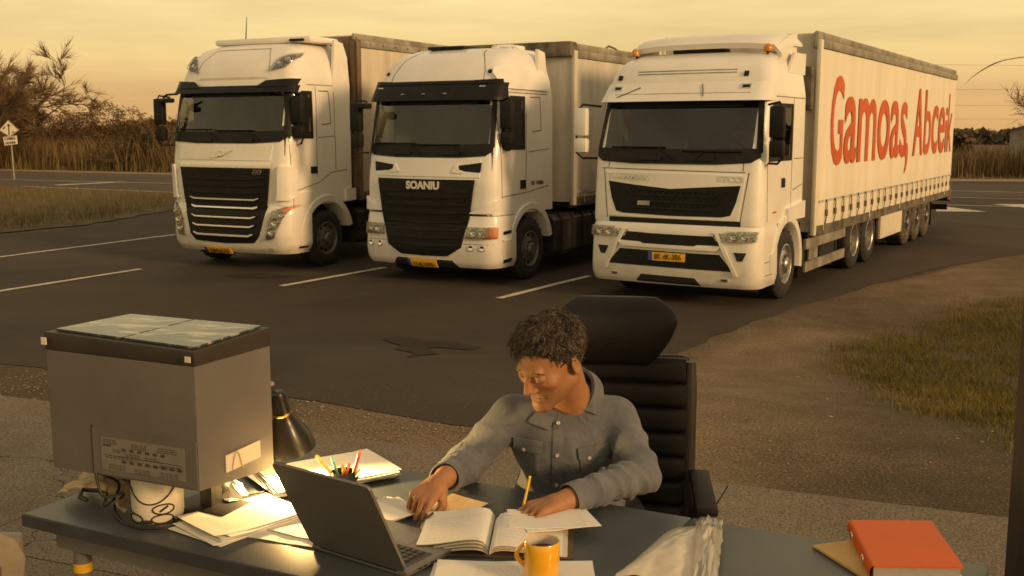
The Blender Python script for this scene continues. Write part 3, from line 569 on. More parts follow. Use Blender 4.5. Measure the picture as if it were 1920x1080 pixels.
def wheel(parent, x, y, r=.5, wd=.30, side=1, dish=False, mat='rubber', rimm='steel', dual=False):
    """wheel > rim > hub; x is the outer face"""
    key = (r, wd, dish, mat, rimm)
    if key not in WHEEL:
        m = MB(); w2 = wd; prof = [(r*.57, -.02), (r*.60, .0), (r*.72, .012), (r*.88, .004), (r*.955, -.022), (r*.985, -.035)]
        for i in range(4):
            a = -.045-i*(wd-.09)/4; b = a-(wd-.09)/4; prof += [(r, a-.006), (r, b+.010), (r*.972, b+.008), (r*.972, b)]
        prof += [(r*.985, -wd+.035), (r*.955, -wd+.022), (r*.88, -wd-.004), (r*.6, -wd), (r*.57, -wd+.02)]
        m.lathe(prof, 48, axis='X')
        for a in range(48):                                       # tread blocks on the shoulder
            if a % 2: continue
            for sx0 in (-.047, -wd+.03): m.box(sx0, sx0+.03, -.012, .012, r*.96, r*1.004, M=Matrix.Rotation(2*math.pi*(a+.5)/48, 4, 'X'))
        t = m.build('wheel', M_[mat], parent, 35)
        m = MB(); d = -.11 if dish else -.035
        m.lathe([(r*.575, -.03), (r*.585, .004), (r*.555, .008), (r*.53, -.006), (r*.52, d-.01), (r*.47, d-.012)], 40, axis='X')
        m.lathe([(r*.47, d-.012), (r*.40, d+.004), (r*.30, d+.02)], 40, axis='X', skip=lambda i, k: i == 0 and k % 4 in (1, 2))
        m.lathe([(r*.30, d+.02), (r*.29, d+.028), (r*.2, d+.028)], 40, axis='X')
        rim = m.build('rim', M_[rimm], t, 35)
        m = MB(); h = .02 if dish else .055
        m.lathe([(r*.205, d+.028), (r*.20, d+.028+h*.6), (r*.16, d+.028+h), (0.001, d+.028+h)], 24, axis='X'); m.build('hub', M_['steel_grey'] if rimm != 'steel' else M_['steel'], rim, 35)
        m = MB()
        for k in range(10):
            a = 2*math.pi*k/10; m.lathe([(.018, d+.026), (.018, d+.055), (.0, d+.058)], 6, Matrix.Translation((0, math.cos(a)*r*.25, math.sin(a)*r*.25)), axis='X')
        m.build('wheel_nuts', M_['steel_grey'], rim, 35)
        m = MB(); m.lathe([(r*.56, -.16), (.001, -.16)], 24, axis='X'); m.build('brake_drum', M_['dark'], rim, None)
        WHEEL[key] = t
    else: t = copy_tree(WHEEL[key], parent)
    t.location = (x, y, r); t.rotation_euler = (0, 0, 0 if side > 0 else math.pi)
    return t
def copy_tree(o, parent):
    c = o.copy(); link(c, parent)
    for ch in list(o.children): copy_tree(ch, c)
    return c
def plate(k, cx, cz, text, parent, wd=.54, off=.03):
    h = .115; b = k.patch('number_plate', rect(cx-wd/2, cx+wd/2, cz-h/2, cz+h/2), M_['plate'], parent, off, .012)
    k.patch('country_strip', rect(cx-wd/2, cx-wd/2+.055, cz-h/2, cz+h/2), M_['plate_blue'], b, off+.014, .004)
    Mx = k.frame_on(cx+.02, cz-.036, off=off+.018); text_mesh('plate_lettering', text, M_['ink'], b, .112, Mx, bold=.0, sx=.80, align='CENTER')
    return b
def headlight(k, rows, parent, bowls, amber=None, off=.012):
    h = k.patch('headlight', rows, M_['lamp_dark'], parent, off, .006)
    for (x, z, r) in bowls:
        Mx = k.frame_on(x, z, off=off+.010); m = MB(); m.lathe([(r, .012), (r*.93, .016), (r*.8, .004), (r*.5, -.002), (.001, -.003)], 18, Mx); m.build('reflector', M_['chrome'], h, 50)
        m = MB(); m.lathe([(r*.36, .0), (r*.30, .012), (.001, .016)], 12, Mx); m.build('bulb', M_['silver'], h, 50)
    if amber: k.patch('indicator', amber, M_['amber'], h, off+.012, .014)
    k.patch('lens', rows, M_['lens'], h, off+.03, .004); return h
def wiper(k, x0, z0, x1, z1, parent):
    P = [k.pt(k.sx(x0, z0), z0)+Vector((0, -.045, 0)), k.pt(k.sx((x0*.55+x1*.45), z1*.9+z0*.1), z1*.9+z0*.1)+Vector((0, -.05, 0))]
    m = MB(); m.tube(P, [.014, .009], 6); a = m.build('wiper', M_['black_plastic'], parent)
    m = MB(); m.tube([k.pt(k.sx(x, z1), z1)+Vector((0, -.035, 0)) for x in np.linspace(x1-.42, x1+.42, 9)], .011, 5); m.build('blade', M_['black_plastic'], a)
def mirror(parent, k, side, y, z0, z1, mat, x_out=.30, two=True, low=.2, wd=.20):
    """arm with a tall main mirror and a smaller wide-angle mirror below"""
    hw = k.hw((z0+z1)/2); sx = hw+x_out*.5; sg = side; dx = x_out
    m = MB(); m.tube([(sg*(hw-.02), y+.06, z1+.02), (sg*(hw+dx*.7), y-.08, z1+.05), (sg*(hw+dx), y-.1, z1-.05), (sg*(hw+dx), y-.1, z0-low-.02), (sg*(hw+dx*.7), y-.08, z0-low-.1), (sg*(hw-.02), y+.08, z0-low-.1)], .017, 7)
    a = m.build('mirror_arm', M_['black_plastic'], parent)
    m = MB(); c = sg*(hw+dx-wd*.4); m.box(c-wd/2, c+wd/2, y-.17, y-.04, z0, z1, bev=.035); h = m.build('mirror', M_[mat], parent, 50)
    m = MB(); m.box(c-wd/2+.02, c+wd/2-.02, y-.042, y-.034, z0+.02, z1-.02); m.build('mirror_glass', M_['chrome'], h, None)
    if two:
        m = MB(); m.box(c-wd/2, c+wd/2, y-.16, y-.03, z0-low-.02, z0-.03, bev=.04); m.build('wide_angle_mirror', M_[mat], parent, 50)
def interior(k, parent, zf, zw, zt, yr, seat=True):
    """cab inside: liner, dashboard, seats, steering wheel"""
    hw = k.hw(zw)-.05; y0 = k.yf(zw)+k.bulge
    m = MB(); m.box(-hw, hw, yr-.10, yr-.06, zf, zt); m.box(-hw, hw, .35, yr-.1, zf, zf+.04); m.box(-hw+.05, hw-.05, .45, yr-.1, zt-.03, zt); it = m.build('cab_liner', M_['interior'], parent, None)
    m = MB(); P = [(y0-.02, zw-.32), (y0+.45, zw-.34), (y0+.46, zw-.06), (y0+.30, zw-.01), (y0-.0, zw-.03)]
    m.prism(P, lambda a, b, d: Vector((d, a, b)), -hw+.03, hw-.03); m.build('dashboard', M_['interior'], parent, None)
    for x in (-.58, .58):
        m = MB(); m.box(x-.25, x+.25, .95, 1.42, zw-.55, zw-.42, bev=.05); m.box(x-.24, x+.24, 1.36, 1.50, zw-.45, zw+.35, bev=.06); m.box(x-.14, x+.14, 1.38, 1.48, zw+.37, zw+.6, bev=.05); m.build('seat', M_['interior_grey'], parent, 50)
    m = MB(); Mx = Matrix.Translation((.6, y0+.55, zw+.04)) @ Matrix.Rotation(math.radians(-62), 4, 'X')
    R = [Mx @ Vector((.22*math.cos(a), .22*math.sin(a), 0)) for a in np.linspace(0, 2*math.pi, 25)]; m.tube(R, .017, 6, cap=False); m.tube([Mx @ Vector((-.2, 0, 0)), Mx @ Vector((.2, 0, 0))], .02, 6); m.tube([Mx @ Vector((0, 0, 0)), Mx @ Vector((0, -.05, -.3))], .03, 6); m.build('steering_wheel', M_['black_plastic'], parent)
    m = MB(); P = [[Vector((x+.015*math.sin(i*2.1), yr-.2+.025*math.sin(i*1.9), z)) for i, x in enumerate(np.linspace(-hw+.02, -hw+.35, 12))] for z in (zw-.1, zt-.08)]; m.grid(P); m.build('cab_curtain', M_['curtain_pale'], parent)
def arch(k, parent, yc, zc, r0, r1, a0, a1, mat, x_in=.32, lip=.03):
    """wheel arch fender on both sides: curved lip and inner tunnel"""
    for sg in (1, -1):
        m = MB(); hw = k.hw(1.0); n = 18; A = np.linspace(a0, a1, n)
        def q(r, a, x): return Vector((sg*x, yc-math.cos(a)*r, zc+math.sin(a)*r))
        P = [[q(r0, a, hw-x_in) for a in A], [q(r0, a, hw+lip-.012) for a in A], [q(r0+.012, a, hw+lip) for a in A], [q(r1-.012, a, hw+lip) for a in A], [q(r1, a, hw+lip-.014) for a in A], [q(r1, a, hw-.03) for a in A]]
        m.grid(P); m.build('wheel_arch', M_[mat], parent, 45)
def chassis(k, parent, y0, y1, zc=.75, tank=None, mat_tank='tank', rear=(), rimm='steel_grey', r=.5):
    m = MB()
    for s in (-1, 1): m.box(s*.42-.05, s*.42+.05, y0, y1, zc-.12, zc+.14)
    for y in np.arange(y0+.3, y1, 1.1): m.box(-.42, .42, y, y+.1, zc-.1, zc+.1)
    m.build('chassis_frame', M_['dark'], parent, None)
    m = MB(); m.box(-.92, .92, .22, 1.75, .30, 1.0); m.build('underbody_shade_box', M_['dark'], parent, None)  # dark box added under the cab to deepen the shade below it
    if tank:
        ya, yb, z0, z1 = tank
        for s in (1, -1):
            m = MB(); hw = k.hw(1.0)-.03
            Q = [(hw-.62, z0+.05), (hw-.57, z0), (hw-.07, z0), (hw, z0+.08), (hw, z1-.09), (hw-.08, z1), (hw-.55, z1), (hw-.62, z1-.06)]
            m.prism(Q, lambda a, b, d: Vector((s*a, d, b)), ya, yb); t = m.build('fuel_tank', M_[mat_tank], parent, 40)
            for y in np.arange(ya+.28, yb-.05, .42):
                m = MB(); m.prism([(hw-.63, z0+.04), (hw-.57, z0-.012), (hw-.06, z0-.012), (hw+.014, z0+.07), (hw+.014, z1-.085), (hw-.075, z1+.014), (hw-.55, z1+.014), (hw-.63, z1-.05)], lambda a, b, d: Vector((s*a, d, b)), y, y+.055); m.build('tank_strap', M_['dark'], t, 40)
    for y in rear:
        for s in (1, -1): wheel(parent, s*(k.hw(1.)+.0), y, r, .32, s, True, 'rubber', rimm)
def trailer(root, hw, y0, y1, zb, zt, mat, straps=True, post='rail', front='tarp_grey', wheels=(), rail='rail', wmat='rubber_dust', wr=.48, strap_step=.46, strap_from=.0, scallop=True):
    """curtain sided semi-trailer in the lorry's frame"""
    # front bulkhead and roof
    m = MB(); m.box(-hw+.02, hw-.02, y0, y0+.06, zb+.05, zt-.05); m.build('front_wall', M_[front], root, None)
    m = MB(); m.box(-hw+.03, hw-.03, y0+.06, y1-.06, zt-.06, zt-.02); m.build('roof', M_['tarp_grey'], root, None)
    for s in (1, -1):
        m = MB(); m.box(s*hw-.035, s*hw+.035, y0-.02, y0+.10, zb, zt-.12, bev=.012); m.build('corner_post', M_[post], root, 40)
        m = MB(); m.box(s*(hw-.05)-.03, s*(hw-.05)+.08*s*0+.03, y0-.03, y1, zt-.11, zt+.005, bev=.02); m.build('roof_rail', M_[rail], root, 40)
        m = MB(); m.box(s*hw-.02, s*hw+.028, y0+.1, y1-.04, zt-.24, zt-.112, bev=.01); m.build('upper_rail', M_[rail], root, 40)
        m = MB(); m.box(s*hw-.05, s*hw+.02, y0, y1, zb-.02, zb+.13); m.build('lower_rail', M_['rail_dark'], root, None)
        # curtain with soft folds, its lower hem scalloped between the straps
        ys = np.arange(y0+.1, y1-.05, .115); zs = [zb+.02, zb+.06, zb+.14, zb+.24, zb+.36, zb+.5, zb+.8, (zb+zt)/2, zt-.6, zt-.25]; m = MB(); P = []
        for j, z in enumerate(zs):
            row = []
            for y in ys:
                low = max(0, 1-(z-zb)/.75); f = .004*math.sin(y*2.3)+low*.022*math.cos(2*math.pi*(y-y0-strap_from)/strap_step)+.002*math.sin(y*7+z*3)
                row.append((s*(hw+.010+min(f, .03)-low*.012), y, z+(.025*math.cos(2*math.pi*(y-y0-strap_from)/strap_step) if j == 0 and scallop else 0)))
            P.append(row)
        m.grid(P if s > 0 else [r[::-1] for r in P]); m.build('curtain', M_[mat], root, 60)
    m = MB(); m.box(-hw+.01, hw-.01, y1-.06, y1, zb, zt-.03); m.build('rear_door', M_['tarp_grey'], root, None)
    m = MB(); m.box(-hw+.06, hw-.06, y0+.05, y1-.1, zb-.06, zb+.02); m.build('floor', M_['dark'], root, None)
    for s in (-.5, .5):
        m = MB(); m.box(s-.07, s+.07, y0+.3, y1-.2, zb-.30, zb-.06); m.build('chassis_beam', M_['dark'], root, None)
    if straps:
        first = None
        for y in np.arange(y0+.1+strap_from, y1-.25, strap_step):
            if first is None:
                m = MB(); xx = hw+.028; Q = [(0, zb+.52), (.012, zb+.44), (-.02, zb+.34), (.03, zb+.25), (.0, zb+.14), (.02, zb-.0)]
                P = [[(xx+.012*math.sin(i), a-.032, z) for i, (a, z) in enumerate(Q)], [(xx+.012*math.sin(i), a+.032, z) for i, (a, z) in enumerate(Q)]]; m.grid(P)
                first = m.build('strap', M_['strap'], root); first.location = (0, y, 0)
                m = MB(); m.box(xx-.005, xx+.02, -.045, .045, zb+.26, zb+.36); m.build('buckle', M_['rail_dark'], first, None)
            else: copy_tree(first, root).location = (0, y, 0)
    for y in wheels:
        for s in (1, -1): wheel(root, s*(hw-.01), y, wr, .36, s, False, wmat, 'steel_grey')
    if wheels:
        for s in (1, -1):
            m = MB(); m.box(s*(hw-.2)-.2, s*(hw-.2)+.2, wheels[-1]+.58, wheels[-1]+.60, .22, zb-.05); m.build('mud_flap', M_['black_plastic'], root, None)
        m = MB(); m.box(-hw+.05, hw-.05, y1-.06, y1+.0, .42, .56); m.box(-.6, -.5, y1-.1, y1-.02, .5, zb); m.box(.5, .6, y1-.1, y1-.02, .5, zb); m.build('rear_bumper_bar', M_['black_plastic'], root, None)
        for s in (1, -1):
            m = MB(); m.box(s*(hw-.2)-.2, s*(hw-.2)+.2, y1-.02, y1+.06, zb-.16, zb-.03); t = m.build('tail_light', M_['black_plastic'], root, None)
            m = MB(); m.box(s*(hw-.02)-.03, s*(hw-.02)+.03, y1-.10, y1-.03, zb-.13, zb-.05, bev=.01); m.build('marker_lamp', M_['amber'], t, 50)
    for s in (1, -1):
        m = MB(); m.box(s*.7-.06, s*.7+.06, y0+2.6, y0+2.72, .18, zb-.05); m.box(s*.7-.14, s*.7+.14, y0+2.54, y0+2.78, .14, .18); m.build('landing_leg', M_['rail_dark'], root, None)
def place(wx, wy, off, hw, yawdeg):
    y = math.radians(yawdeg); A_ = np.array([math.sin(y), math.cos(y)]); R_ = np.array([math.cos(y), -math.sin(y)])
    p = np.array([wx, wy])-A_*off-R_*hw; return (p[0], p[1], .004), -y
def in_wind(xl0, xl1, z0, z1, inset=.05):
    return lambda s, p: abs(s) < (xl0+(xl1-xl0)*(p.z-z0)/(z1-z0))-inset and z0+inset < p.z < z1-inset
def in_side(y0, y1, z0, z1): return lambda s, p: abs(p.x) > .9 and y0 < p.y < y1 and z0 < p.z < z1 and abs(s) > 1.3
def cab_glass(k, parent, x0, x1, z0, z1, win, border='black_plastic', corner=.10, ylow=None):
    """windscreen pane in a black surround, side windows with frames"""
    xm = lambda t: x0+(x1-x0)*t; dz = z1-z0
    f = .075; ws = []
    rowsO = [[(-x0+corner, z0), (-x0*.5, z0-.035), (x0*.5, z0-.035), (x0-corner, z0)], [(-xm(.08), z0+.09), (-x0*.5, z0+.07), (x0*.5, z0+.07), (xm(.08), z0+.09)]]
    g = k.patch('windscreen', [[(-xm(.03), z0+.03), (xm(.03), z0+.03)], [(-x1, z1), (x1, z1)]], M_['glass'], parent, .006, .003, sub=14)
    k.patch('lower_surround', [[(-x0+corner, z0-.03), (-x0*.5, z0-.06), (x0*.5, z0-.06), (x0-corner, z0-.03)], [(-x0, z0+.04), (-x0*.5, z0+.04), (x0*.5, z0+.04), (x0, z0+.04)], [(-xm(.2), z0+.155), (-x0*.5, z0+.14), (x0*.5, z0+.14), (xm(.2), z0+.155)]], M_[border], g, .010, .006)
    k.patch('upper_surround', rect(-x1-.01, x1+.01, z1-.09, z1+.02), M_[border], g, .010, .005)
    for s in (-1, 1):
        xa = [(s*(xm(t)-.055), z0+.1+(dz-.1)*t) for t in (0, .5, 1)]; xb = [(s*(xm(t)+.012), z0+.1+(dz-.1)*t) for t in (0, .5, 1)]
        k.patch('pillar_trim', [[a, b] if s > 0 else [b, a] for a, b in zip(xa, xb)], M_[border], g, .010, .005)
        sd = True if s > 0 else 'L'; (ya, yb, za, zb_, yc) = win
        R = [[(ya, za), (yb, za)], [(yc, zb_), (yb, zb_)]]; q = k.patch('side_window', R if s > 0 else [r for r in R], M_['glass'], parent, .004, .003, side=sd, sub=5)
        for a, b, c, d in ((ya-.03, yb+.03, za-.04, za+.03), (yc-.03, yb+.03, zb_-.03, zb_+.03)): k.patch('window_seal', rect(a, b, c, d), M_['black_plastic'], q, .006, .006, side=sd, sub=3)
        k.patch('window_seal', [[(ya-.04, za), (ya+.03, za)], [(yc-.04, zb_), (yc+.03, zb_)]], M_['black_plastic'], q, .006, .006, side=sd, sub=3)
        k.patch('window_seal', rect(yb-.03, yb+.03, za, zb_), M_['black_plastic'], q, .006, .006, side=sd, sub=3)
def groove(k, pts, parent, side=True, wd=.012, name='panel_gap'):
    for a, b in zip(pts[:-1], pts[1:]):
        dx, dz = b[0]-a[0], b[1]-a[1]; l = math.hypot(dx, dz); nx, nz_ = -dz/l*wd/2, dx/l*wd/2
        k.patch(name, [[(a[0]-nx, a[1]-nz_), (b[0]-nx, b[1]-nz_)], [(a[0]+nx, a[1]+nz_), (b[0]+nx, b[1]+nz_)]], M_['rail_dark'], parent, .0015, .0015, side=side, sub=6)
# ---------------------------------------------------------------- lorry 3, nearest, right
loc, rz = place(3.729, 14.877, .92, 1.26, 31.2)
T3 = empty('lorry', loc, rz, 'nearest white lorry cab with roof spoiler, amber beacons and honeycomb grille', 'lorry', 'white lorries parked side by side')
B3 = Skin([(0, .05), (1.1, .03), (1.2, .02), (1.85, .06), (2.0, .08), (2.80, .34), (2.84, .36), (3.1, .46), (3.3, .58), (3.42, .78), (3.5, 1.1)], [(0, 1.26), (2.9, 1.25), (3.2, 1.20), (3.4, 1.10), (3.5, .98)], .08, .16, 2.02, .06)
zl = list(np.linspace(1.12, 3.2, 46))+[3.25, 3.3, 3.34, 3.38, 3.41, 3.44, 3.47, 3.495]
B3.loft('cab_body', 1.12, 3.5, M_['white'], T3, zlist=zl, holes=(in_wind(1.17, 1.12, 2.0, 2.80), in_side(.55, 1.36, 2.02, 2.72)))
cab_glass(B3, T3, 1.20, 1.15, 2.0, 2.80, (.42, 1.38, 2.02, 2.74, .56)); interior(B3, T3, 1.3, 2.05, 2.95, 2.02)
wiper(B3, .05, 2.0, -.55, 2.17, T3); wiper(B3, -.28+.6, 2.0, .55, 2.12, T3)
for x in (-.35, .42): B3.patch('wiper_cover', rect(x-.18, x+.18, 1.985, 2.04), M_['black_plastic'], T3, .018, .02)
# sun visor lip over the windscreen, one piece with a forward edge
V3 = Skin([(2.7, .14), (2.80, .16), (2.95, .30), (3.12, .44), (3.3, .6)], [(2.7, 1.27), (3.0, 1.24), (3.2, 1.2)], .08, .18, .62, .03)
V3.loft('sun_visor', 2.80, 3.06, M_['white'], T3, nz=14, cap=False, yr=lambda z: .62)
V3.patch('visor_seam', rect(-1.0, 1.0, 2.90, 2.906), M_['rail'], T3, .002, .002)
for x in (-.98, .92):
    V3.patch('visor_lamp', rect(x-.07, x+.07, 2.955, 3.02), M_['chrome'], T3, .002, .012); V3.patch('visor_lamp_slot', rect(x-.05, x+.05, 2.965, 3.0), M_['black_plastic'], T3, .016, .003)
for x, z in ((-1.02, 3.14), (.86, 3.16)): B3.patch('roof_stud', rect(x-.03, x+.03, z-.03, z+.03), M_['black_plastic'], T3, .0, .025)
for x0, z0, x1, z1 in ((-.62, 3.0, -.95, 2.86), (.30, 3.03, .36, 2.86)):
    m = MB(); m.tube([V3.pt(x0, z0)+Vector((0, -.012, 0)), V3.pt((x0+x1)/2, z0-.07)+Vector((0, -.014, 0)), V3.pt(x1, z1)+Vector((0, -.012, 0))], .006, 5); m.build('loose_cable', M_['black_plastic'], T3)
for z in (3.18, 3.22): B3.patch('roof_step', rect(-.75, .72, z, z+.012), M_['rail'], T3, .002, .004)
# roof spoiler on brackets, black sunroof hump, beacons
m = MB(); prof = [(1.02, 3.55), (.98, 3.62), (1.08, 3.70), (1.28, 3.76), (1.62, 3.80), (1.98, 3.80), (1.98, 3.76), (1.6, 3.75), (1.28, 3.70), (1.12, 3.63)]; P = []
for x in np.linspace(-1.14, 1.14, 25):
    t = abs(x)/1.14; dr = .05*t**3+(.10 if t > .97 else 0); sh = .16*t**4; P.append([(x, y+sh, z-dr) for y, z in prof])
m.grid([r+[r[0]] for r in P]); n = len(prof)+1; m.F += [tuple(range(n-1)), tuple(24*n+i for i in range(n-2, -1, -1))]; m.M += [0, 0]; m.build('roof_spoiler', M_['white'], T3, 50)
for s in (-1, 1):
    m = MB(); m.prism([(1.15, 3.38), (2.0, 3.38), (2.0, 3.80), (1.55, 3.72), (1.22, 3.62)], lambda a, b, d: Vector((d, a, b)), s*1.06, s*1.10); m.build('spoiler_side', M_['white'], T3, None)
    m = MB(); m.prism([(1.30, 3.2), (2.12, 3.2), (2.14, 3.5), (1.6, 3.5)], lambda a, b, d: Vector((d, a, b)), s*1.16, s*1.20); m.build('side_deflector', M_['white'], T3, None)
    m = MB(); m.tube([(s*.98, 1.02, 3.43), (s*1.0, 1.0, 3.52)], .02, 6); a = m.build('beacon', M_['black_plastic'], T3)
    m = MB(); m.lathe([(.055, -.02), (.062, .0), (.058, .05), (.03, .085), (.001, .09)], 16, Matrix.Translation((s*1.0, .98, 3.50))); m.build('beacon_lens', M_['amber_dim'], a, 60)
m = MB(); m.box(-.45, .28, 1.06, 1.5, 3.48, 3.58, bev=.035); m.build('roof_hatch', M_['black_plastic'], T3, 50)
# front flap panel, grille
groove(B3, [(-1.10, 1.87), (1.03, 1.84)], T3, False, .012); groove(B3, [(-1.06, 1.86), (-.98, 1.17)], T3, False, .012); groove(B3, [(1.08, 1.84), (.99, 1.16)], T3, False, .012); groove(B3, [(-.98, 2.0), (-.99, 1.88)], T3, False, .010); groove(B3, [(1.0, 1.98), (1.0, 1.86)], T3, False, .010)
B3.patch('front_flap', [[(-.95, 1.20), (.96, 1.19)], [(-1.03, 1.82), (1.04, 1.80)]], M_['white'], T3, .002, .014, sub=14)
g = B3.patch('grille', [[(-.83, 1.27), (-.72, 1.245), (0, 1.23), (.74, 1.235), (.86, 1.26)], [(-.91, 1.45), (-.6, 1.42), (0, 1.40), (.6, 1.42), (.93, 1.44)], [(-.97, 1.69), (-.55, 1.645), (0, 1.60), (.5, 1.635), (.98, 1.665)]], M_['grille_black'], T3, .012, .008)
for z, w in ((1.32, .60), (1.41, .64), (1.50, .62), (1.57, .52)):
    B3.patch('grille_slat', [[(-w, z), (w*1.05, z-.01)], [(-w, z+.03), (w*1.05, z+.02)]], M_['black_plastic'], g, .020, .016, sub=12)
for i in range(-6, 8):
    for s in (-1, 1):
        x = i*.085; m = MB(); m.tube([B3.pt(x, 1.30)+Vector((0, -.026, 0)), B3.pt(x+s*.22, 1.58)+Vector((0, -.026, 0))], .006, 4); m.build('grille_bar', M_['black_plastic'], g)
B3.patch('grille_badge', rect(-.48, -.30, 1.365, 1.425), M_['rail'], g, .038, .01)
for tx, x, z, w in (('TRAWMAX', -1.0, 1.735, .105), ('STCO', .66, 1.715, .11)): text_mesh('front_lettering', tx, M_['silver'], T3, w, B3.frame_on(x, z, off=.017, rot=-.02), bold=.004, sx=1.25, depth=.004)
B3.patch('flap_gap', rect(-.95, 1.0, 1.115, 1.185), M_['dark'], T3, .0, .004)
# bumper with recesses
P3 = Skin([(0, .0), (.25, .03), (.32, -.02), (.5, -.04), (.8, -.03), (1.05, -.01), (1.14, .04)], [(0, 1.26), (.25, 1.24), (.4, 1.28), (1.0, 1.27), (1.14, 1.25)], .09, .2, .84, .03)
bp = P3.loft('bumper', .27, 1.14, M_['white'], T3, nz=26)
P3.patch('upper_intake', [[(-.80, .865), (-.42, .855), (-.38, .83), (.38, .83), (.42, .85), (.80, .85)], [(-.66, .99), (-.4, .985), (-.3, .98), (.3, .975), (.4, .975), (.66, .975)]], M_['grille_black'], bp, .003, .004)
P3.patch('lower_intake', [[(-.93, .525), (.93, .51)], [(-.74, .745), (.74, .73)]], M_['grille_black'], bp, .003, .005)
P3.patch('intake_lip', [[(-.70, .785), (.70, .775)], [(-.75, .835), (-.42, .825)][:1]+[(.75, .825)]], M_['white'], bp, .004, .03, sub=12)
P3.patch('chin_vent', [[(-.48, .30), (.48, .29)], [(-.40, .40), (.40, .39)]], M_['dark'], bp, .003, .005)
for s in (-1, 1):
    P3.patch('bumper_rib', [[(s*.95, .45), (s*1.0, .45)], [(s*.66, 1.02), (s*.71, 1.02)]] if s > 0 else [[(s*1.0, .45), (s*.95, .45)], [(s*.71, 1.02), (s*.66, 1.02)]], M_['white'], bp, .004, .03, sub=8)
    P3.patch('fog_recess', [[(s*1.02-.035, .655), (s*1.02+.035, .655)], [(s*1.02-.085, .77), (s*1.02+.085, .77)]], M_['dark'], bp, .003, .005)
    P3.patch('lower_lamp', rect(s*.82-.045, s*.82+.045, .37, .405), M_['chrome'], bp, .003, .012)
    a, b = (.74, 1.22) if s > 0 else (-1.22, -.74)
    headlight(P3, [[(a+.05*(s > 0), .905), (b-.02, .915)], [(a+.10*(s > 0), 1.045), (b-.10*(s < 0), 1.05)]], T3, [(s*.92, .978, .058), (s*1.07, .978, .055)], None)
    P3.patch('headlight_trim', [[(s*.68, .92), (s*.76, .90)] if s > 0 else [(-.76, .90), (-.68, .92)], [(s*.62, 1.02), (s*.80, 1.02)] if s > 0 else [(-.80, 1.02), (-.62, 1.02)]], M_['lamp_dark'], T3, .004, .008)
plate(P3, .0, .665, '8K·dK-3B6'.replace('·', ' '), T3)
for z in (.44, .62): groove(P3, [(.30, z), (.74, z)], T3, True, .01)
P3.patch('step_recess', rect(.50, .74, .48, .72), M_['white2'], T3, .004, .01, side=True)
# side: door lines, handle, arch
groove(B3, [(.40, 1.16), (.34, 1.95)], T3); groove(B3, [(1.44, 1.30), (1.46, 2.86)], T3); groove(B3, [(.50, 2.86), (1.46, 2.86), (2.0, 2.86)], T3); groove(B3, [(1.52, 1.55), (1.97, 1.62)], T3); groove(B3, [(1.55, 2.0), (1.98, 2.0)], T3)
B3.patch('door_handle', rect(.98, 1.12, 1.61, 1.74), M_['black_plastic'], T3, .002, .014, side=True)
B3.patch('side_moulding', [[(1.2, 1.13), (2.02, 1.13)], [(1.2, 1.30), (2.02, 1.38)]], M_['white'], T3, .002, .05, side=True)
B3.patch('marker_lamp', rect(.62, .76, 1.27, 1.30), M_['amber_dim'], T3, .002, .012, side=True)
arch(B3, T3, 1.32, .5, .60, .72, -.25, math.pi+.15, 'white'); wheel(T3, 1.25, 1.32, .5, .31, 1); wheel(T3, -1.25, 1.32, .5, .31, -1)
for s in (1, -1):
    m = MB(); m.box(s*1.05-.2, s*1.05+.2, 1.98, 2.0, .22, 1.05); m.build('mud_flap', M_['black_plastic'], T3, None)
mirror(T3, B3, -1, .28, 2.32, 2.72, 'white2', .30, low=.22); mirror(T3, B3, 1, .32, 2.30, 2.72, 'black_plastic', .24, low=.24)
chassis(B3, T3, .5, 7.2, .72, rear=(5.30, 6.42), rimm='steel')
for s in (1, -1):
    for z, h in ((.69, .15), (.34, .15)):
        m = MB(); m.box(s*1.24-.02, s*1.24+.02, 2.32, 4.66, z-h/2, z+h/2); t = m.build('side_guard_rail', M_['rail'], T3, None)
    m = MB(); m.box(s*.9-.3, s*.9+.3, 2.7, 3.2, .35, .8); m.build('battery_box', M_['rail'], T3, None); m = MB(); m.box(s*.9-.3, s*.9+.3, 3.35, 4.4, .35, .85, bev=.06); m.build('fuel_tank', M_['dark'], T3, 40)
    for yb_ in (2.55, 4.2): m = MB(); m.box(s*1.2-.02, s*1.2+.02, yb_, yb_+.07, .3, .85); m.build('guard_bracket', M_['dark'], T3, None)
# its trailer
R3 = empty('semi_trailer', loc, rz, 'long cream curtain trailer with big orange lettering and black straps', 'trailer', 'trailers behind the lorries')
trailer(R3, 1.26, 2.62, 15.05, .80, 3.87, 'tarp', post='tarp', front='tarp_dirty', wheels=(9.85, 10.92, 11.99), strap_step=.52, strap_from=.55)
m = MB(); m.box(1.17, 1.25, 2.58, 2.86, 3.62, 3.86, bev=.02); m.build('corner_casting', M_['rail'], R3, 40)
m = MB(); m.box(.88, 1.22, 2.42, 2.6, 2.7, 3.35, bev=.05); m.build('front_panel_box', M_['rail_dark'], R3, 50)
m = MB(); m.box(1.225, 1.255, 7.35, 9.3, .34, .86); m.build('side_skirt_box', M_['tarp'], R3, None); m = MB(); m.box(-1.255, -1.225, 7.35, 9.3, .34, .86); m.build('side_skirt_box', M_['tarp'], R3, None)
m = MB(); m.box(1.19, 1.222, 7.28, 9.2, .33, .87); m.build('skirt_backing', M_['rail_dark'], R3, None)
m = MB(); m.box(-.5, 1.0, 9.3, 12.6, .42, .55); m.build('axle_group', M_['dark'], R3, None)
m = MB(); m.box(1.274, 1.277, 2.9, 14.95, 1.285, 1.325); m.build('curtain_stripe', M_['blue_grey'], R3, None)
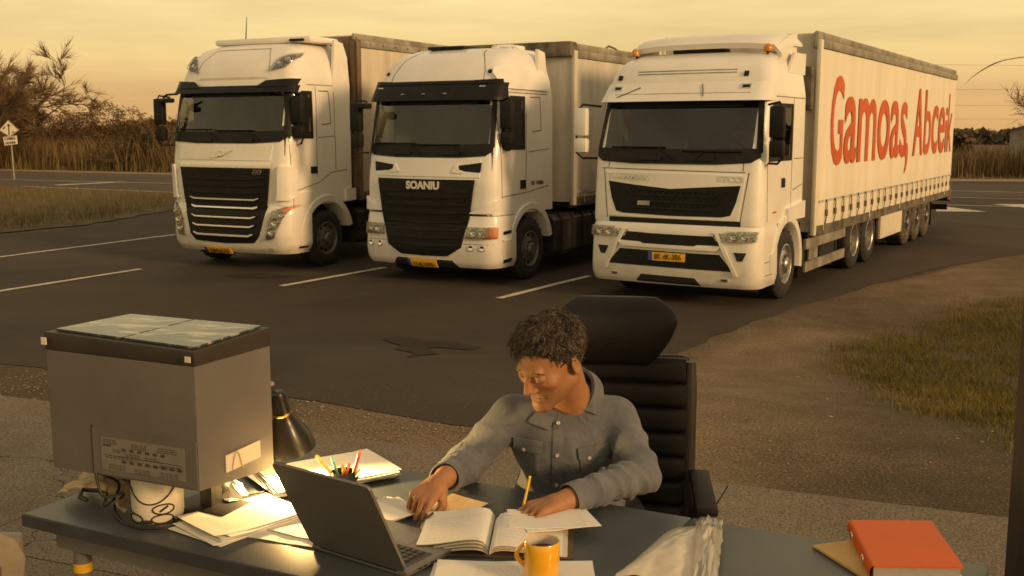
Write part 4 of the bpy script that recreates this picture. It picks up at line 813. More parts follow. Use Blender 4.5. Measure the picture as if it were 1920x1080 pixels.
# big lettering: every letter scaled to its measured span along the curtain
def letters(root, x, spans, mat, base, xh, cap_h):
    for ch, y0, y1, z0, z1, bold in spans:
        cu = bpy.data.curves.new('t', 'FONT'); cu.body = ch; cu.size = 1; cu.offset = bold; cu.resolution_u = 4; cu.extrude = .002; o_ = bpy.data.objects.new('t', cu); me = bpy.data.meshes.new_from_object(o_); bpy.data.objects.remove(o_)
        co = np.array([v.co for v in me.vertices]); lo, hi = co.min(0), co.max(0)
        for v in me.vertices:
            v.co = Vector((x+v.co.z*.5, y0+(v.co.x-lo[0])/(hi[0]-lo[0])*(y1-y0), z0+(v.co.y-lo[1])/(hi[1]-lo[1])*(z1-z0)))
        me.materials.clear(); me.materials.append(mat); me.name = 'letter'; link(bpy.data.objects.new('letter', me), root)
letters(R3, 1.283, [('G', 3.36, 4.12, 1.84, 3.27, .014), ('a', 4.22, 5.05, 1.85, 2.96, .014), ('m', 5.14, 6.48, 1.86, 2.96, .014), ('o', 6.60, 7.62, 1.85, 2.97, .014), ('a', 7.70, 8.50, 1.86, 2.97, .012), ('s', 8.58, 9.22, 1.86, 2.97, .012), (',', 9.12, 9.42, 1.52, 2.16, .012), ('A', 9.92, 10.95, 1.87, 3.28, .014), ('b', 11.05, 11.85, 1.87, 3.28, .012), ('c', 11.95, 12.70, 1.87, 2.97, .012), ('e', 12.80, 13.62, 1.87, 2.95, .012), ('i', 13.72, 13.92, 1.88, 2.95, .008), ('k', 14.02, 14.62, 1.89, 3.28, .008)], M_['orange_red'], 0, 0, 0)
# ---------------------------------------------------------------- lorry 2, middle
loc, rz = place(.26, 17.162, 1.12, 1.25, 29.5)
T2 = empty('lorry', loc, rz, 'middle white lorry cab with black sun visor and ridged black grille', 'lorry', 'white lorries parked side by side')
B2 = Skin([(0, .04), (1.1, .02), (1.6, .02), (2.0, .06), (2.86, .26), (3.14, .34), (3.3, .42), (3.5, .56), (3.62, .74), (3.70, 1.05)], [(0, 1.25), (2.9, 1.23), (3.2, 1.18), (3.5, 1.08), (3.62, 1.0), (3.70, .86)], .08, .20, 1.98, .06)
zl = list(np.linspace(1.10, 3.3, 48))+[3.35, 3.4, 3.45, 3.5, 3.54, 3.58, 3.62, 3.65, 3.68, 3.7]
B2.loft('cab_body', 1.1, 3.7, M_['white2'], T2, zlist=zl, holes=(in_wind(1.13, 1.10, 2.04, 2.86), in_side(.40, .98, 2.14, 2.88)))
cab_glass(B2, T2, 1.15, 1.12, 2.04, 2.88, (.36, 1.0, 2.14, 2.90, .40)); interior(B2, T2, 1.3, 2.1, 3.0, 1.86)
wiper(B2, -.10, 2.04, -.62, 2.20, T2); wiper(B2, .72, 2.04, .18, 2.18, T2)
for x in (-.45, .45): B2.patch('wiper_cover', rect(x-.17, x+.17, 2.02, 2.065), M_['black_plastic'], T2, .02, .02)
V2 = Skin([(2.8, .10), (2.9, .12), (3.05, .20), (3.2, .30), (3.3, .4)], [(2.8, 1.26), (3.3, 1.21)], .08, .22, .56, .03)
V2.loft('sun_visor', 2.86, 3.13, M_['grille_black'], T2, nz=12, cap=False, yr=lambda z: .5)
V2.patch('visor_cap', [[(-1.2, 3.11), (-.6, 3.11), (.6, 3.11), (1.2, 3.11)], [(-1.18, 3.18), (-.75, 3.16), (.7, 3.16), (1.18, 3.18)]], M_['grille_black'], T2, -.03, .04)
for x in (-1.0, .92): V2.patch('visor_mark', rect(x-.05, x+.05, 3.06, 3.075), M_['silver'], T2, .004, .003)
for x in (-.5, -.1, .3): V2.patch('visor_lamp', rect(x-.03, x+.03, 2.955, 2.97), M_['rail'], T2, .004, .006)
for x in (-1.0, .93):
    m = MB(); m.lathe([(.035, 0), (.03, .02), (.001, .03)], 12, B2.frame_on(x, 3.30, off=0)); m.build('marker_lamp', M_['black_plastic'], T2, 50)
groove(B2, [(-.88, 3.16), (-.86, 3.3), (-.76, 3.5), (-.6, 3.66)], T2, False, .010); groove(B2, [(.86, 3.16), (.84, 3.32), (.76, 3.5), (.6, 3.66)], T2, False, .010)
m = MB(); m.box(-.55, .15, .95, 1.5, 3.70, 3.755, bev=.025); m.build('roof_hatch', M_['black_plastic'], T2, 50)
m = MB(); m.tube([(.55, 1.25, 3.70), (.62, 1.3, 3.75), (.85, 1.4, 3.745), (.9, 1.45, 3.69)], .02, 6); m.build('roof_rail', M_['white2'], T2)
m = MB(); m.box(.42, .80, 1.35, 1.86, 3.66, 3.78, bev=.05); m.build('roof_deflector', M_['white2'], T2, 50)
# roof side fairing and box step
B2.patch('side_fairing', [[(.42, 3.03), (1.84, 3.03)], [(.40, 3.26), (1.80, 3.26)], [(.46, 3.34), (1.72, 3.34)]], M_['white2'], T2, .0, .055, side=True)
m = MB(); m.prism([(1.62, 3.0), (1.98, 3.0), (1.94, 3.3), (1.86, 3.66), (1.62, 3.70)], lambda a, b, d: Vector((d, a, b)), 1.10, 1.15); m.build('rear_deflector', M_['white2'], T2, None); m = MB(); m.prism([(1.62, 3.0), (1.98, 3.0), (1.94, 3.3), (1.86, 3.66), (1.62, 3.70)], lambda a, b, d: Vector((d, a, b)), -1.15, -1.10); m.build('rear_deflector', M_['white2'], T2, None)
# hood with two slots, grille of broad ridges, lettering
B2.patch('hood', [[(-.97, 1.69), (.97, 1.68)], [(-.98, 1.97), (.98, 1.97)]], M_['white2'], T2, .002, .012, sub=12)
for s in (-1, 1):
    R = [[(s*.70, 1.775), (s*.98, 1.755)], [(s*.62, 1.80), (s*.99, 1.80)], [(s*.60, 1.86), (s*1.0, 1.91)]]; B2.patch('air_slot', R if s > 0 else [r[::-1] for r in R], M_['grille_black'], T2, .014, .004)
    R = [[(s*.58, 1.74), (s*.70, 1.755)], [(s*.50, 1.76), (s*.62, 1.80)], [(s*.56, 1.865), (s*.60, 1.872)]]; B2.patch('slot_trim', R if s > 0 else [r[::-1] for r in R], M_['white2'], T2, .014, .016)
g = B2.patch('grille', [[(-.46, .50), (0, .47), (.46, .50)], [(-.70, .60), (0, .60), (.70, .60)], [(-.81, 1.05), (0, 1.05), (.81, 1.05)], [(-.90, 1.645), (0, 1.64), (.90, 1.645)]], M_['grille_black'], T2, .02, .03)
for i, z in enumerate(np.linspace(.62, 1.36, 7)):
    w = np.interp(z, [.6, 1.05, 1.64], [.66, .77, .84]); q = B2.patch('grille_slat', [[(-w, z+.02), (-w*.55, z), (0, z-.008), (w*.55, z), (w, z+.02)], [(-w, z+.045), (-w*.55, z+.06), (0, z+.064), (w*.55, z+.06), (w, z+.045)]], M_['black_plastic'], g, .045, .028, sub=4)
B2.patch('grille_header', [[(-.80, 1.44), (-.5, 1.44), (-.38, 1.47), (.38, 1.47), (.5, 1.44), (.80, 1.44)], [(-.84, 1.52), (-.5, 1.545), (-.38, 1.62), (.38, 1.62), (.5, 1.545), (.84, 1.52)]], M_['black_plastic'], g, .045, .014, sub=4)
text_mesh('front_lettering', 'SOANIU', M_['chrome_bright'], T2, .165, B2.frame_on(0, 1.495, off=.068), bold=.007, sx=1.02, depth=.006, align='CENTER')
groove(B2, [(-1.12, 1.10), (-.74, 1.11)], T2, False, .03); groove(B2, [(.74, 1.11), (1.24, 1.10)], T2, False, .03)
for s in (-1, 1):
    R = [[(s*.80, 1.13), (s*1.17, 1.13)], [(s*.95, 1.21), (s*1.22, 1.24)], [(s*1.02, 1.24), (s*1.22, 1.34)]]; B2.patch('corner_deflector', R if s > 0 else [r[::-1] for r in R], M_['white2'], T2, .003, .045)
P2 = Skin([(0, .0), (.26, .04), (.34, -.02), (.55, -.05), (.8, -.04), (1.08, .0)], [(0, 1.23), (.27, 1.22), (.4, 1.27), (1.0, 1.26), (1.08, 1.25)], .09, .22, .70, .03)
bp = P2.loft('bumper', .28, 1.09, M_['white2'], T2, nz=24)
P2.patch('bumper_grille', [[(-.44, .455), (0, .445), (.44, .455)], [(-.69, .60), (0, .60), (.69, .60)], [(-.81, 1.085), (0, 1.085), (.81, 1.085)]], M_['grille_black'], bp, .004, .006)
for z in (.60, .72, .84, .96):
    w = np.interp(z, [.5, 1.08], [.58, .76]); P2.patch('bumper_slat', [[(-w, z+.02), (0, z-.005), (w, z+.02)], [(-w, z+.04), (0, z+.055), (w, z+.04)]], M_['black_plastic'], bp, .008, .03)
P2.patch('chin_recess', [[(-.62, .285), (.62, .285)], [(-.52, .395), (.52, .39)]], M_['dark'], bp, .002, .004)
plate(P2, -.03, .335, '11-K.1595', T2, off=.02)
groove(P2, [(-1.1, .66), (-.72, .66)], T2, False, .008); groove(P2, [(.72, .66), (1.2, .66)], T2, False, .008)
for s in (-1, 1):
    a, b = (.76, 1.23) if s > 0 else (-1.23, -.76)
    headlight(P2, [[(a, .745), (b, .75)], [(a+.03*(s > 0), .925), (b-.03*(s < 0), .925)]], T2, [(s*.90, .835, .066), (s*1.03, .835, .05)], rect(1.09, 1.23, .76, .91) if s > 0 else None)
    for x in (.86, 1.05):
        m = MB(); m.lathe([(.05, .0), (.05, .012), (.042, .016), (.03, .004), (.001, .0)], 16, P2.frame_on(s*x, .60, off=.003)); m.build('fog_lamp', M_['chrome'], bp, 50)
for z in (.80, .36): P2.patch('step_slot', [[(.30, z), (.52, z+.01)], [(.30, z+.05), (.54, z+.06)]], M_['grille_black'], T2, .003, .012, side=True)
P2.patch('step_lip', rect(.26, .55, .70, .73), M_['white2'], T2, .003, .03, side=True)
groove(B2, [(.30, 1.36), (.28, 2.96)], T2); groove(B2, [(.30, 1.38), (1.10, 1.42), (1.84, 1.50)], T2); groove(B2, [(1.06, 1.46), (1.10, 2.98)], T2); groove(B2, [(.30, 2.98), (1.84, 2.98)], T2); groove(B2, [(1.16, 2.06), (1.84, 2.10)], T2)
groove(B2, [(1.22, 2.92), (1.55, 2.93), (1.58, 2.4), (1.28, 2.38)], T2, True, .016, 'locker_edge')
B2.patch('door_handle', rect(.88, 1.04, 1.48, 1.62), M_['black_plastic'], T2, .002, .012, side=True); text_mesh('side_lettering', 'T25  WIEBA', M_['rail_dark'], T2, .085, B2.frame_on(1.22, 1.53, True, off=.004), bold=.003)
arch(B2, T2, 1.21, .52, .62, .74, -.12, math.pi*.93, 'white2'); wheel(T2, 1.24, 1.21, .5, .31, 1, rimm='steel_grey'); wheel(T2, -1.24, 1.21, .5, .31, -1, rimm='steel_grey')
mirror(T2, B2, 1, .40, 2.42, 2.84, 'black_plastic', .18, low=.22); mirror(T2, B2, -1, .12, 2.38, 2.84, 'black_plastic', .16, low=.24)
m = MB(); m.box(-1.22, -1.0, -.12, .03, 2.74, 2.83, bev=.03, M=Matrix.Rotation(.0, 4, 'Y')); m.build('front_view_mirror', M_['black_plastic'], T2, 50)
chassis(B2, T2, .5, 6.5, .72, tank=(2.08, 3.8, .28, .98), rear=(4.7,))
R2 = empty('semi_trailer', loc, rz, 'grey curtain trailer with dark red print behind the middle lorry', 'trailer', 'trailers behind the lorries')
trailer(R2, 1.26, 2.70, 15.8, 1.12, 3.87, 'tarp_grey', straps=False, post='tarp_grey', front='tarp_grey', wheels=(10.6, 11.9, 13.2), scallop=False)
m = MB(); m.box(-1.2, 1.27, 2.57, 2.85, 3.64, 3.90, bev=.05); m.build('front_header', M_['rail_dark'], R2, 50)
letters(R2, 1.285, [('S', 4.75, 6.1, 1.75, 3.15, .035), ('T', 6.3, 7.4, 1.75, 3.15, .035)], M_['red_print'], 0, 0, 0)
m = MB(); m.box(1.282, 1.285, 2.75, 15.5, 1.32, 1.38); m.build('curtain_stripe', M_['blue_grey'], R2, None)
m = MB(); m.tube([(1.1, 4.3, 3.87), (1.05, 4.6, 3.95), (1.0, 5.0, 3.93), (1.0, 5.3, 3.86)], .02, 5); m.build('roof_hoop', M_['rail_dark'], R2)
# ---------------------------------------------------------------- lorry 1, left
loc, rz = place(-3.33, 18.879, 1.05, 1.34, 27.5)
T1 = empty('lorry', loc, rz, 'left white lorry cab with roof lamps and silver lined black grille', 'lorry', 'white lorries parked side by side')
B1 = Skin([(0, .04), (1.1, .03), (1.8, .02), (2.2, .06), (3.02, .24), (3.24, .30), (3.45, .36), (3.62, .46), (3.78, .60), (3.88, .80), (3.94, 1.15)], [(0, 1.34), (2.9, 1.33), (3.3, 1.30), (3.6, 1.22), (3.8, 1.10), (3.88, 1.0), (3.94, .86)], .08, .20, 1.90, .06)
zl = list(np.linspace(1.12, 3.4, 48))+[3.45, 3.5, 3.55, 3.6, 3.65, 3.7, 3.74, 3.78, 3.82, 3.85, 3.88, 3.91, 3.935]
B1.loft('cab_body', 1.12, 3.94, M_['white'], T1, zlist=zl, holes=(in_wind(1.26, 1.22, 2.24, 3.04), in_side(.30, .76, 2.34, 3.0)))
cab_glass(B1, T1, 1.27, 1.24, 2.24, 3.06, (.24, .78, 2.30, 3.04, .26)); interior(B1, T1, 1.4, 2.3, 3.2, 1.78)
wiper(B1, -.15, 2.24, -.70, 2.42, T1); wiper(B1, .75, 2.24, .2, 2.40, T1)
for x in (-.45, .45): B1.patch('wiper_cover', rect(x-.18, x+.18, 2.20, 2.25), M_['black_plastic'], T1, .02, .02)
V1 = Skin([(2.9, .08), (3.04, .10), (3.15, .18), (3.3, .26), (3.4, .3)], [(2.9, 1.37), (3.4, 1.33)], .08, .22, .42, .03)
V1.loft('sun_visor', 3.04, 3.16, M_['grille_black'], T1, nz=8, cap=False, yr=lambda z: .36)
for s in (-1, 1):
    R = [[(s*.62, 3.13), (s*1.34, 3.13)], [(s*.80, 3.24), (s*1.34, 3.27)]]; V1.patch('visor_wing', R if s > 0 else [r[::-1] for r in R], M_['grille_black'], T1, -.02, .03)
    R = [[(s*.80, 3.40), (s*1.10, 3.46)], [(s*.96, 3.63), (s*1.24, 3.72)]]
    headlight(B1, R if s > 0 else [r[::-1] for r in R], T1, [(s*.97, 3.51, .07), (s*1.10, 3.58, .07)])
B1.patch('roof_crease', [[(-.85, 3.27), (.80, 3.27)], [(-.75, 3.31), (.70, 3.31)]], M_['tarp_grey'], T1, -.001, .004, sub=12)
groove(B1, [(-.86, 3.36), (-.8, 3.6), (-.6, 3.8), (.6, 3.8), (.72, 3.6), (.78, 3.38)], T1, False, .008)
m = MB(); m.box(-1.0, 1.18, 1.0, 1.82, 3.92, 4.03, bev=.05); m.build('roof_deflector', M_['white'], T1, 50)
m = MB(); m.prism([(1.40, 3.0), (1.92, 1.5), (1.92, 3.2), (1.86, 3.7), (1.74, 3.94), (1.5, 3.98)], lambda a, b, d: Vector((d, a, b)), 1.27, 1.32); m.build('rear_deflector', M_['white'], T1, None); m = MB(); m.prism([(1.5, 3.0), (1.92, 1.5), (1.92, 3.2), (1.86, 3.7), (1.74, 3.94), (1.5, 3.98)], lambda a, b, d: Vector((d, a, b)), -1.32, -1.27); m.build('rear_deflector', M_['white'], T1, None)
m = MB(); m.tube([(-.35, 1.1, 4.0), (-.31, 1.1, 4.42)], [.012, .005], 5); m.build('antenna', M_['black_plastic'], T1)
m = MB(); m.box(.75, 1.05, .95, 1.2, 3.94, 3.985, bev=.015); m.build('roof_vent', M_['black_plastic'], T1, 50)
B1.patch('hood', [[(-1.05, 1.90), (.99, 1.89)], [(-1.08, 2.15), (1.04, 2.15)]], M_['white'], T1, .002, .012, sub=12)
Mx = B1.frame_on(-.05, 2.0, off=.018)
m = MB(); m.lathe([(.055, .0), (.055, .014), (.04, .02), (.038, .012), (.001, .010)], 18, Mx)
for sg, pts in ((-1, [(-.04, .02), (-.17, -.05), (-.24, -.06), (-.15, -.075), (-.03, -.04)]), (1, [(.04, .03), (.14, .045), (.26, .07), (.15, .01), (.05, -.03)])): m.prism(pts, lambda a, b, d: Mx @ Vector((a, b, d)), .002, .014)
m.build('winged_badge', M_['silver'], T1, 50)
B1.patch('grille_chrome_bar', [[(-1.0, 1.765), (1.0, 1.765)], [(-1.03, 1.855), (1.03, 1.855)]], M_['chrome_bright'], T1, .02, .018, sub=12)
g = B1.patch('grille', [[(-.70, .50), (0, .475), (.70, .50)], [(-.78, .60), (0, .60), (.78, .60)], [(-.93, 1.22), (0, 1.22), (.93, 1.22)], [(-1.0, 1.765), (0, 1.765), (1.0, 1.765)]], M_['grille_black'], T1, .02, .03)
for i, z in enumerate(np.linspace(.58, 1.20, 5)):
    w = np.interp(z, [.5, 1.22], [.60, .72]); q = B1.patch('grille_slat', [[(-w-.06, z+.03), (-w, z), (w, z), (w+.06, z+.03)], [(-w-.06, z+.075), (-w, z+.06), (w, z+.06), (w+.06, z+.075)]], M_['black_plastic'], g, .045, .022, sub=5)
    B1.patch('chrome_strip', [[(-w-.05, z+.045), (-w+.04, z+.012), (w-.04, z+.012), (w+.05, z+.045)], [(-w-.05, z+.06), (-w+.04, z+.036), (w-.04, z+.036), (w+.05, z+.06)]], M_['chrome_bright'], q, .066, .012, sub=5)
for z in (1.34, 1.46, 1.58): B1.patch('grille_slat', [[(-.90, z+.01), (-.5, z-.02), (.5, z-.02), (.90, z+.01)], [(-.90, z+.05), (-.5, z+.06), (.5, z+.06), (.90, z+.05)]], M_['black_plastic'], g, .045, .024, sub=5)
text_mesh('grille_lettering', 'FX9', M_['chrome'], T1, .115, B1.frame_on(.66, 1.66, off=.062), bold=.004, shear=.3, depth=.004)
# mirror-like corner steps and air guides
for s in (-1, 1):
    R = [[(s*1.10, 1.22), (s*1.30, 1.22)], [(s*1.13, 1.30), (s*1.335, 1.30)], [(s*1.15, 1.72), (s*1.335, 1.74)], [(s*1.17, 1.80), (s*1.33, 1.80)]]; B1.patch('air_guide', R if s > 0 else [r[::-1] for r in R], M_['white'], T1, .0, .05)
P1 = Skin([(0, .02), (.28, .06), (.38, -.02), (.6, -.06), (1.0, -.03), (1.14, .02)], [(0, 1.30), (.3, 1.28), (.45, 1.35), (1.0, 1.35), (1.14, 1.34)], .10, .26, .70, .03)
bp = P1.loft('bumper', .30, 1.13, M_['white'], T1, nz=24)
P1.patch('bumper_grille', [[(-.66, .485), (0, .46), (.66, .485)], [(-.78, .60), (0, .60), (.78, .60)], [(-.93, 1.125), (0, 1.125), (.93, 1.125)]], M_['grille_black'], bp, .004, .008)
for z in np.linspace(.58, 1.04, 4):
    w = np.interp(z, [.5, 1.22], [.60, .72]); q = P1.patch('bumper_slat', [[(-w-.06, z+.03), (-w, z), (w, z), (w+.06, z+.03)], [(-w-.06, z+.075), (-w, z+.06), (w, z+.06), (w+.06, z+.075)]], M_['black_plastic'], bp, .012, .03, sub=5)
    P1.patch('chrome_strip', [[(-w-.05, z+.045), (-w+.04, z+.012), (w-.04, z+.012), (w+.05, z+.045)], [(-w-.05, z+.06), (-w+.04, z+.036), (w-.04, z+.036), (w+.05, z+.06)]], M_['chrome_bright'], q, .042, .012, sub=5)
plate(P1, -.17, .33, '·SIPROL1%'.replace('·', 'E'), T1, wd=.60, off=.022)
for s in (-1, 1):
    R = [[(s*.92, .55), (s*1.08, .58)], [(s*.96, .85), (s*1.22, .92)], [(s*1.06, 1.03), (s*1.34, 1.16)]]
    headlight(P1, R if s > 0 else [r[::-1] for r in R], T1, [(s*1.03, .69, .075), (s*1.09, .85, .08), (s*1.19, .98, .06)], [[(1.14, .99), (1.27, 1.02)], [(1.20, 1.06), (1.345, 1.12)]] if s > 0 else None)
    P1.patch('bumper_mark', rect(s*1.0-.05, s*1.0+.05, .37, .41), M_['tarp_grey'], bp, .003, .004)
P1.patch('step_recess', rect(.36, .56, .42, .56), M_['white2'], T1, .003, .008, side=True); P1.patch('step_slot', rect(.34, .57, .40, .43), M_['black_plastic'], T1, .012, .01, side=True)
groove(B1, [(.22, 1.36), (.20, 3.16)], T1); groove(B1, [(.22, 1.36), (.95, 1.5), (1.3, 1.66), (1.76, 1.70)], T1); groove(B1, [(.90, 1.6), (.92, 3.16)], T1); groove(B1, [(.20, 3.18), (1.76, 3.18)], T1); groove(B1, [(.95, 2.28), (1.42, 2.30), (1.44, 3.14)], T1)
groove(B1, [(1.0, 3.08), (1.28, 3.08), (1.32, 2.52), (1.06, 2.50)], T1, True, .016, 'locker_edge'); groove(B1, [(1.44, 1.7), (1.44, 2.30)], T1)
B1.patch('door_handle', rect(.72, .90, 1.66, 1.78), M_['black_plastic'], T1, .002, .012, side=True)
B1.patch('door_lower', [[(.24, 1.13), (.56, 1.13)], [(.24, 1.34), (.70, 1.36)]], M_['white'], T1, .002, .02, side=True)
arch(B1, T1, 1.14, .52, .63, .76, -.1, math.pi*.92, 'white'); B1.patch('fender_end', rect(1.68, 1.96, 1.14, 1.36), M_['white'], T1, .002, .05, side=True)
wheel(T1, 1.33, 1.14, .5, .31, 1, rimm='steel_grey'); wheel(T1, -1.33, 1.14, .5, .31, -1, rimm='steel_grey')
mirror(T1, B1, 1, .42, 2.52, 2.98, 'black_plastic', .17, low=.24); mirror(T1, B1, -1, .10, 2.50, 2.96, 'black_plastic', .16, low=.26)
m = MB(); m.tube([(-1.3, -.02, 2.98), (-1.15, -.08, 3.02), (-.95, -.02, 3.03)], .02, 6); m.box(-1.28, -1.04, -.14, .0, 2.88, 2.96, bev=.03); m.build('front_view_mirror', M_['black_plastic'], T1, 50)
chassis(B1, T1, .5, 6.2, .75, tank=(2.1, 4.0, .32, .98), rear=(4.6,))
R1 = empty('semi_trailer', loc, rz, 'grimy box trailer with rusty front post behind the left lorry', 'trailer', 'trailers behind the lorries')
trailer(R1, 1.36, 2.10, 15.4, 1.14, 4.14, 'tarp_dirty', straps=False, post='rust', front='rust', rail='rail', wheels=(10.2, 11.5, 12.8), scallop=False)
for s in (1.30, -1.30):
    m = MB(); m.box(s-.07, s+.07, 2.08, 2.16, 1.16, 4.0); m.build('front_column', M_['rust'], R1, None)
first = None
for y in np.arange(2.5, 15, .42):
    if first is None: m = MB(); m.box(1.385, 1.40, -.012, .012, 3.955, 3.985); first = m.build('rail_hook', M_['rail_dark'], R1, None); first.location = (0, y, 0)
    else: again(first, R1, (0, y, 0))
# ================================================================ the desk and what stands on it
def film_mat():
    m = pm('clear crumpled film', (.62, .60, .54), .25, col2=(.16, .26, .30), scale=9, vmix=(.60, .70), coat=.4); t = m.node_tree; b = t.nodes['Principled BSDF']; o = t.nodes['Material Output']
    mx = t.nodes.new('ShaderNodeMixShader'); tr = t.nodes.new('ShaderNodeBsdfTransparent'); mx.inputs[0].default_value = .58; t.links.new(tr.outputs[0], mx.inputs[1]); t.links.new(b.outputs[0], mx.inputs[2]); t.links.new(mx.outputs[0], o.inputs[0]); return m
M_['desk'] = pm('grey blue desk laminate', (.048, .060, .070), .40, col2=(.062, .074, .083), scale=2.5, bump=.02, bscale=200)
M_['desk_edge'] = pm('dark desk edge', (.034, .038, .042), .55, var=.2, scale=6)
M_['leg_grey'] = pm('grey desk leg', (.16, .155, .15), .45, metal=.2, var=.15)
M_['yellow_tape'] = pm('yellow tape', (.62, .36, .02), .5)
M_['case'] = pm('grey plastic case', (.104, .096, .087), .42, col2=(.136, .126, .115), scale=2.2, bump=.03, bscale=120)
M_['case_dark'] = pm('dark brown case band', (.030, .023, .019), .5, var=.2, scale=6)
M_['paper'] = pm('white paper', (.74, .71, .64), .75, var=.03, scale=3)
M_['paper2'] = pm('aged paper', (.62, .55, .43), .8, var=.06, scale=5)
M_['kraft'] = pm('kraft paper', (.40, .30, .18), .8, col2=(.52, .40, .25), scale=9, bump=.05, bscale=90)
M_['manila'] = pm('manila envelope', (.55, .36, .13), .75, var=.1, scale=7)
M_['label'] = pm('printed label', (.17, .152, .132), .6, var=.06, scale=20)
M_['label_ink'] = pm('label print', (.045, .04, .036), .6)
M_['cable'] = pm('black cable', (.010, .010, .010), .5)
M_['lamp_metal'] = pm('black lamp enamel', (.010, .009, .008), .34, var=.2, coat=.12, spec=.35)
M_['brass'] = pm('brass clip', (.75, .50, .16), .25, metal=1)
M_['alu'] = pm('laptop aluminium', (.20, .185, .17), .36, metal=.55, var=.04, scale=3, bump=.01, bscale=400)
M_['key'] = pm('laptop key', (.014, .014, .015), .5)
M_['mug'] = pm('yellow glaze', (.80, .40, .012), .18, var=.03, coat=.7)
M_['mug_in'] = pm('mug inside', (.62, .56, .46), .25, coat=.4)
M_['coffee'] = pm('black coffee', (.02, .009, .004), .08)
M_['cover'] = pm('brown notebook cover', (.075, .050, .030), .55, var=.2, scale=8)
M_['orange'] = pm('orange binder cover', (.60, .095, .003), .48, spec=.3, var=.06, scale=3, bump=.02, bscale=150)
M_['page_edge'] = pm('page edges', (.26, .25, .24), .8, col2=(.36, .34, .32), scale=60, stretch=(1, 1, 30))
M_['can'] = pm('white can', (.66, .60, .48), .4, col2=(.76, .70, .58), scale=3, stretch=(1, 1, 10), coat=.3)
M_['can_line'] = pm('black can print', (.02, .018, .016), .5)
M_['glass_plate'] = pm('dusty glass plate', (.040, .060, .060), .25, col2=(.40, .36, .27), scale=6, stretch=(1.0, 3.4, 1), vmix=(.50, .60), coat=.2)
M_['plastic_film'] = pm('crumpled pale plastic', (.55, .50, .40), .35, var=.12, scale=14, coat=.3)
M_['film_clear'] = film_mat()
M_['blue_print'] = pm('blue print', (.10, .22, .30), .4)
M_['pencil'] = pm('pencil yellow', (.78, .45, .03), .35)
M_['wood_post'] = pm('dark stained post', (.028, .019, .014), .7, col2=(.05, .034, .025), scale=5, stretch=(2, 2, .3), bump=.15, bscale=30)
DZ = TERR+.75; DU = np.array([.895, -.446]); DU = DU/np.linalg.norm(DU); DN = np.array([-DU[1], DU[0]]); DO = DU*(-2.36)+DN*1.84; DROT = math.atan2(DU[1], DU[0])
def dd(px, py, z=DZ): return at_z(px, py, z)
def desk(u0, u1, label, legs, name='desk', taped=True):
    root = empty(name, (*(DO+DU*u0), TERR+.012), DROT, label, 'desk'); L_ = u1-u0; H_ = .738
    m = MB(); m.box(0, L_, 0, .76, H_-.036, H_, bev=.004); m.build('desktop', M_['desk'], root, 30)
    m = MB(); m.box(-.001, L_-.002, -.004, 0.0, H_-.034, H_-.003); m.build('front_edge', M_['desk_edge'], root, None)
    m = MB(); m.box(-.004, 0., 0, .758, H_-.034, H_-.003); m.build('end_edge', M_['desk_edge'], root, None)
    m = MB(); m.box(.06, L_-.06, .05, .09, H_-.10, H_-.037); m.box(.06, L_-.06, .66, .70, H_-.10, H_-.037); m.box(.06, .10, .09, .66, H_-.10, H_-.037); m.box(L_-.10, L_-.06, .09, .66, H_-.10, H_-.037); m.build('apron', M_['leg_grey'], root, None)
    for (x, y) in legs:
        m = MB(); m.tube([(x, y, .02), (x, y, H_-.037)], .023, 16); lg = m.build('leg', M_['leg_grey'], root)
        m = MB(); m.lathe([(.0245, H_-.165), (.0245, H_-.140)], 16, Matrix.Translation((x, y, 0))); m.build('tape_band', M_['yellow_tape'], lg)
        m = MB(); m.lathe([(.001, 0), (.032, 0), (.032, .018), (.023, .022)], 16, Matrix.Translation((x, y, 0))); m.build('foot', M_['desk_edge'], lg)
    return root
desk(0, 1.588, 'long grey blue desk with taped tubular leg in front of the man', [(.12, .08), (1.45, .08), (.12, .67), (1.45, .67)])
desk(1.592, 2.30, 'short grey side table joined to the right end of the desk', [(.08, .08), (.63, .08), (.08, .67), (.63, .67)], 'side_table')
# ---------------------------------------------------------------- grey case standing on the can
def solve(pl, py): return at_y(960, py, pl[1])[2]
near = at_y(369, 800, 2.50)[:2]; bdir = np.array([.93, -.367]); ndir = np.array([.40, .917])
def along(p, d, px):
    best = min(np.linspace(0, .8, 1601), key=lambda t: abs(960+FPX*(p+d*t)[0]/((p+d*t)[1]*cp_+.6*sp_)-px)); return p+d*best
lf = along(near, -bdir, 88); rt = along(near, ndir, 507); bk = lf+(rt-near)
root = empty('grey_case', (near[0], near[1], DZ+.14), 0, 'large grey case with dark lid band and printed rear label raised above the desk', 'case'); O = Vector((near[0], near[1], DZ+.14))
def zc_(pl, py): return solve(pl, py)
bot = [(lf, 876), (near, 922), (rt, 877), (bk, 845)]; band = [(lf, 655), (near, 688), (rt, 648), (bk, 620)]; top = [(lf, 621), (near, 660), (rt, 613), (bk, 590)]
def corner(pp, grow=0.):
    c = (lf+near+rt+bk)/4; r = []
    for p, py in pp: q = c+(p-c)*(1+grow); r.append(Vector((q[0], q[1], zc_(p, py)))-O)
    return r
def hexa(a, b): 
    V = a+b; return V, [(0, 3, 2, 1), (4, 5, 6, 7), (0, 1, 5, 4), (1, 2, 6, 5), (2, 3, 7, 6), (3, 0, 4, 7)]
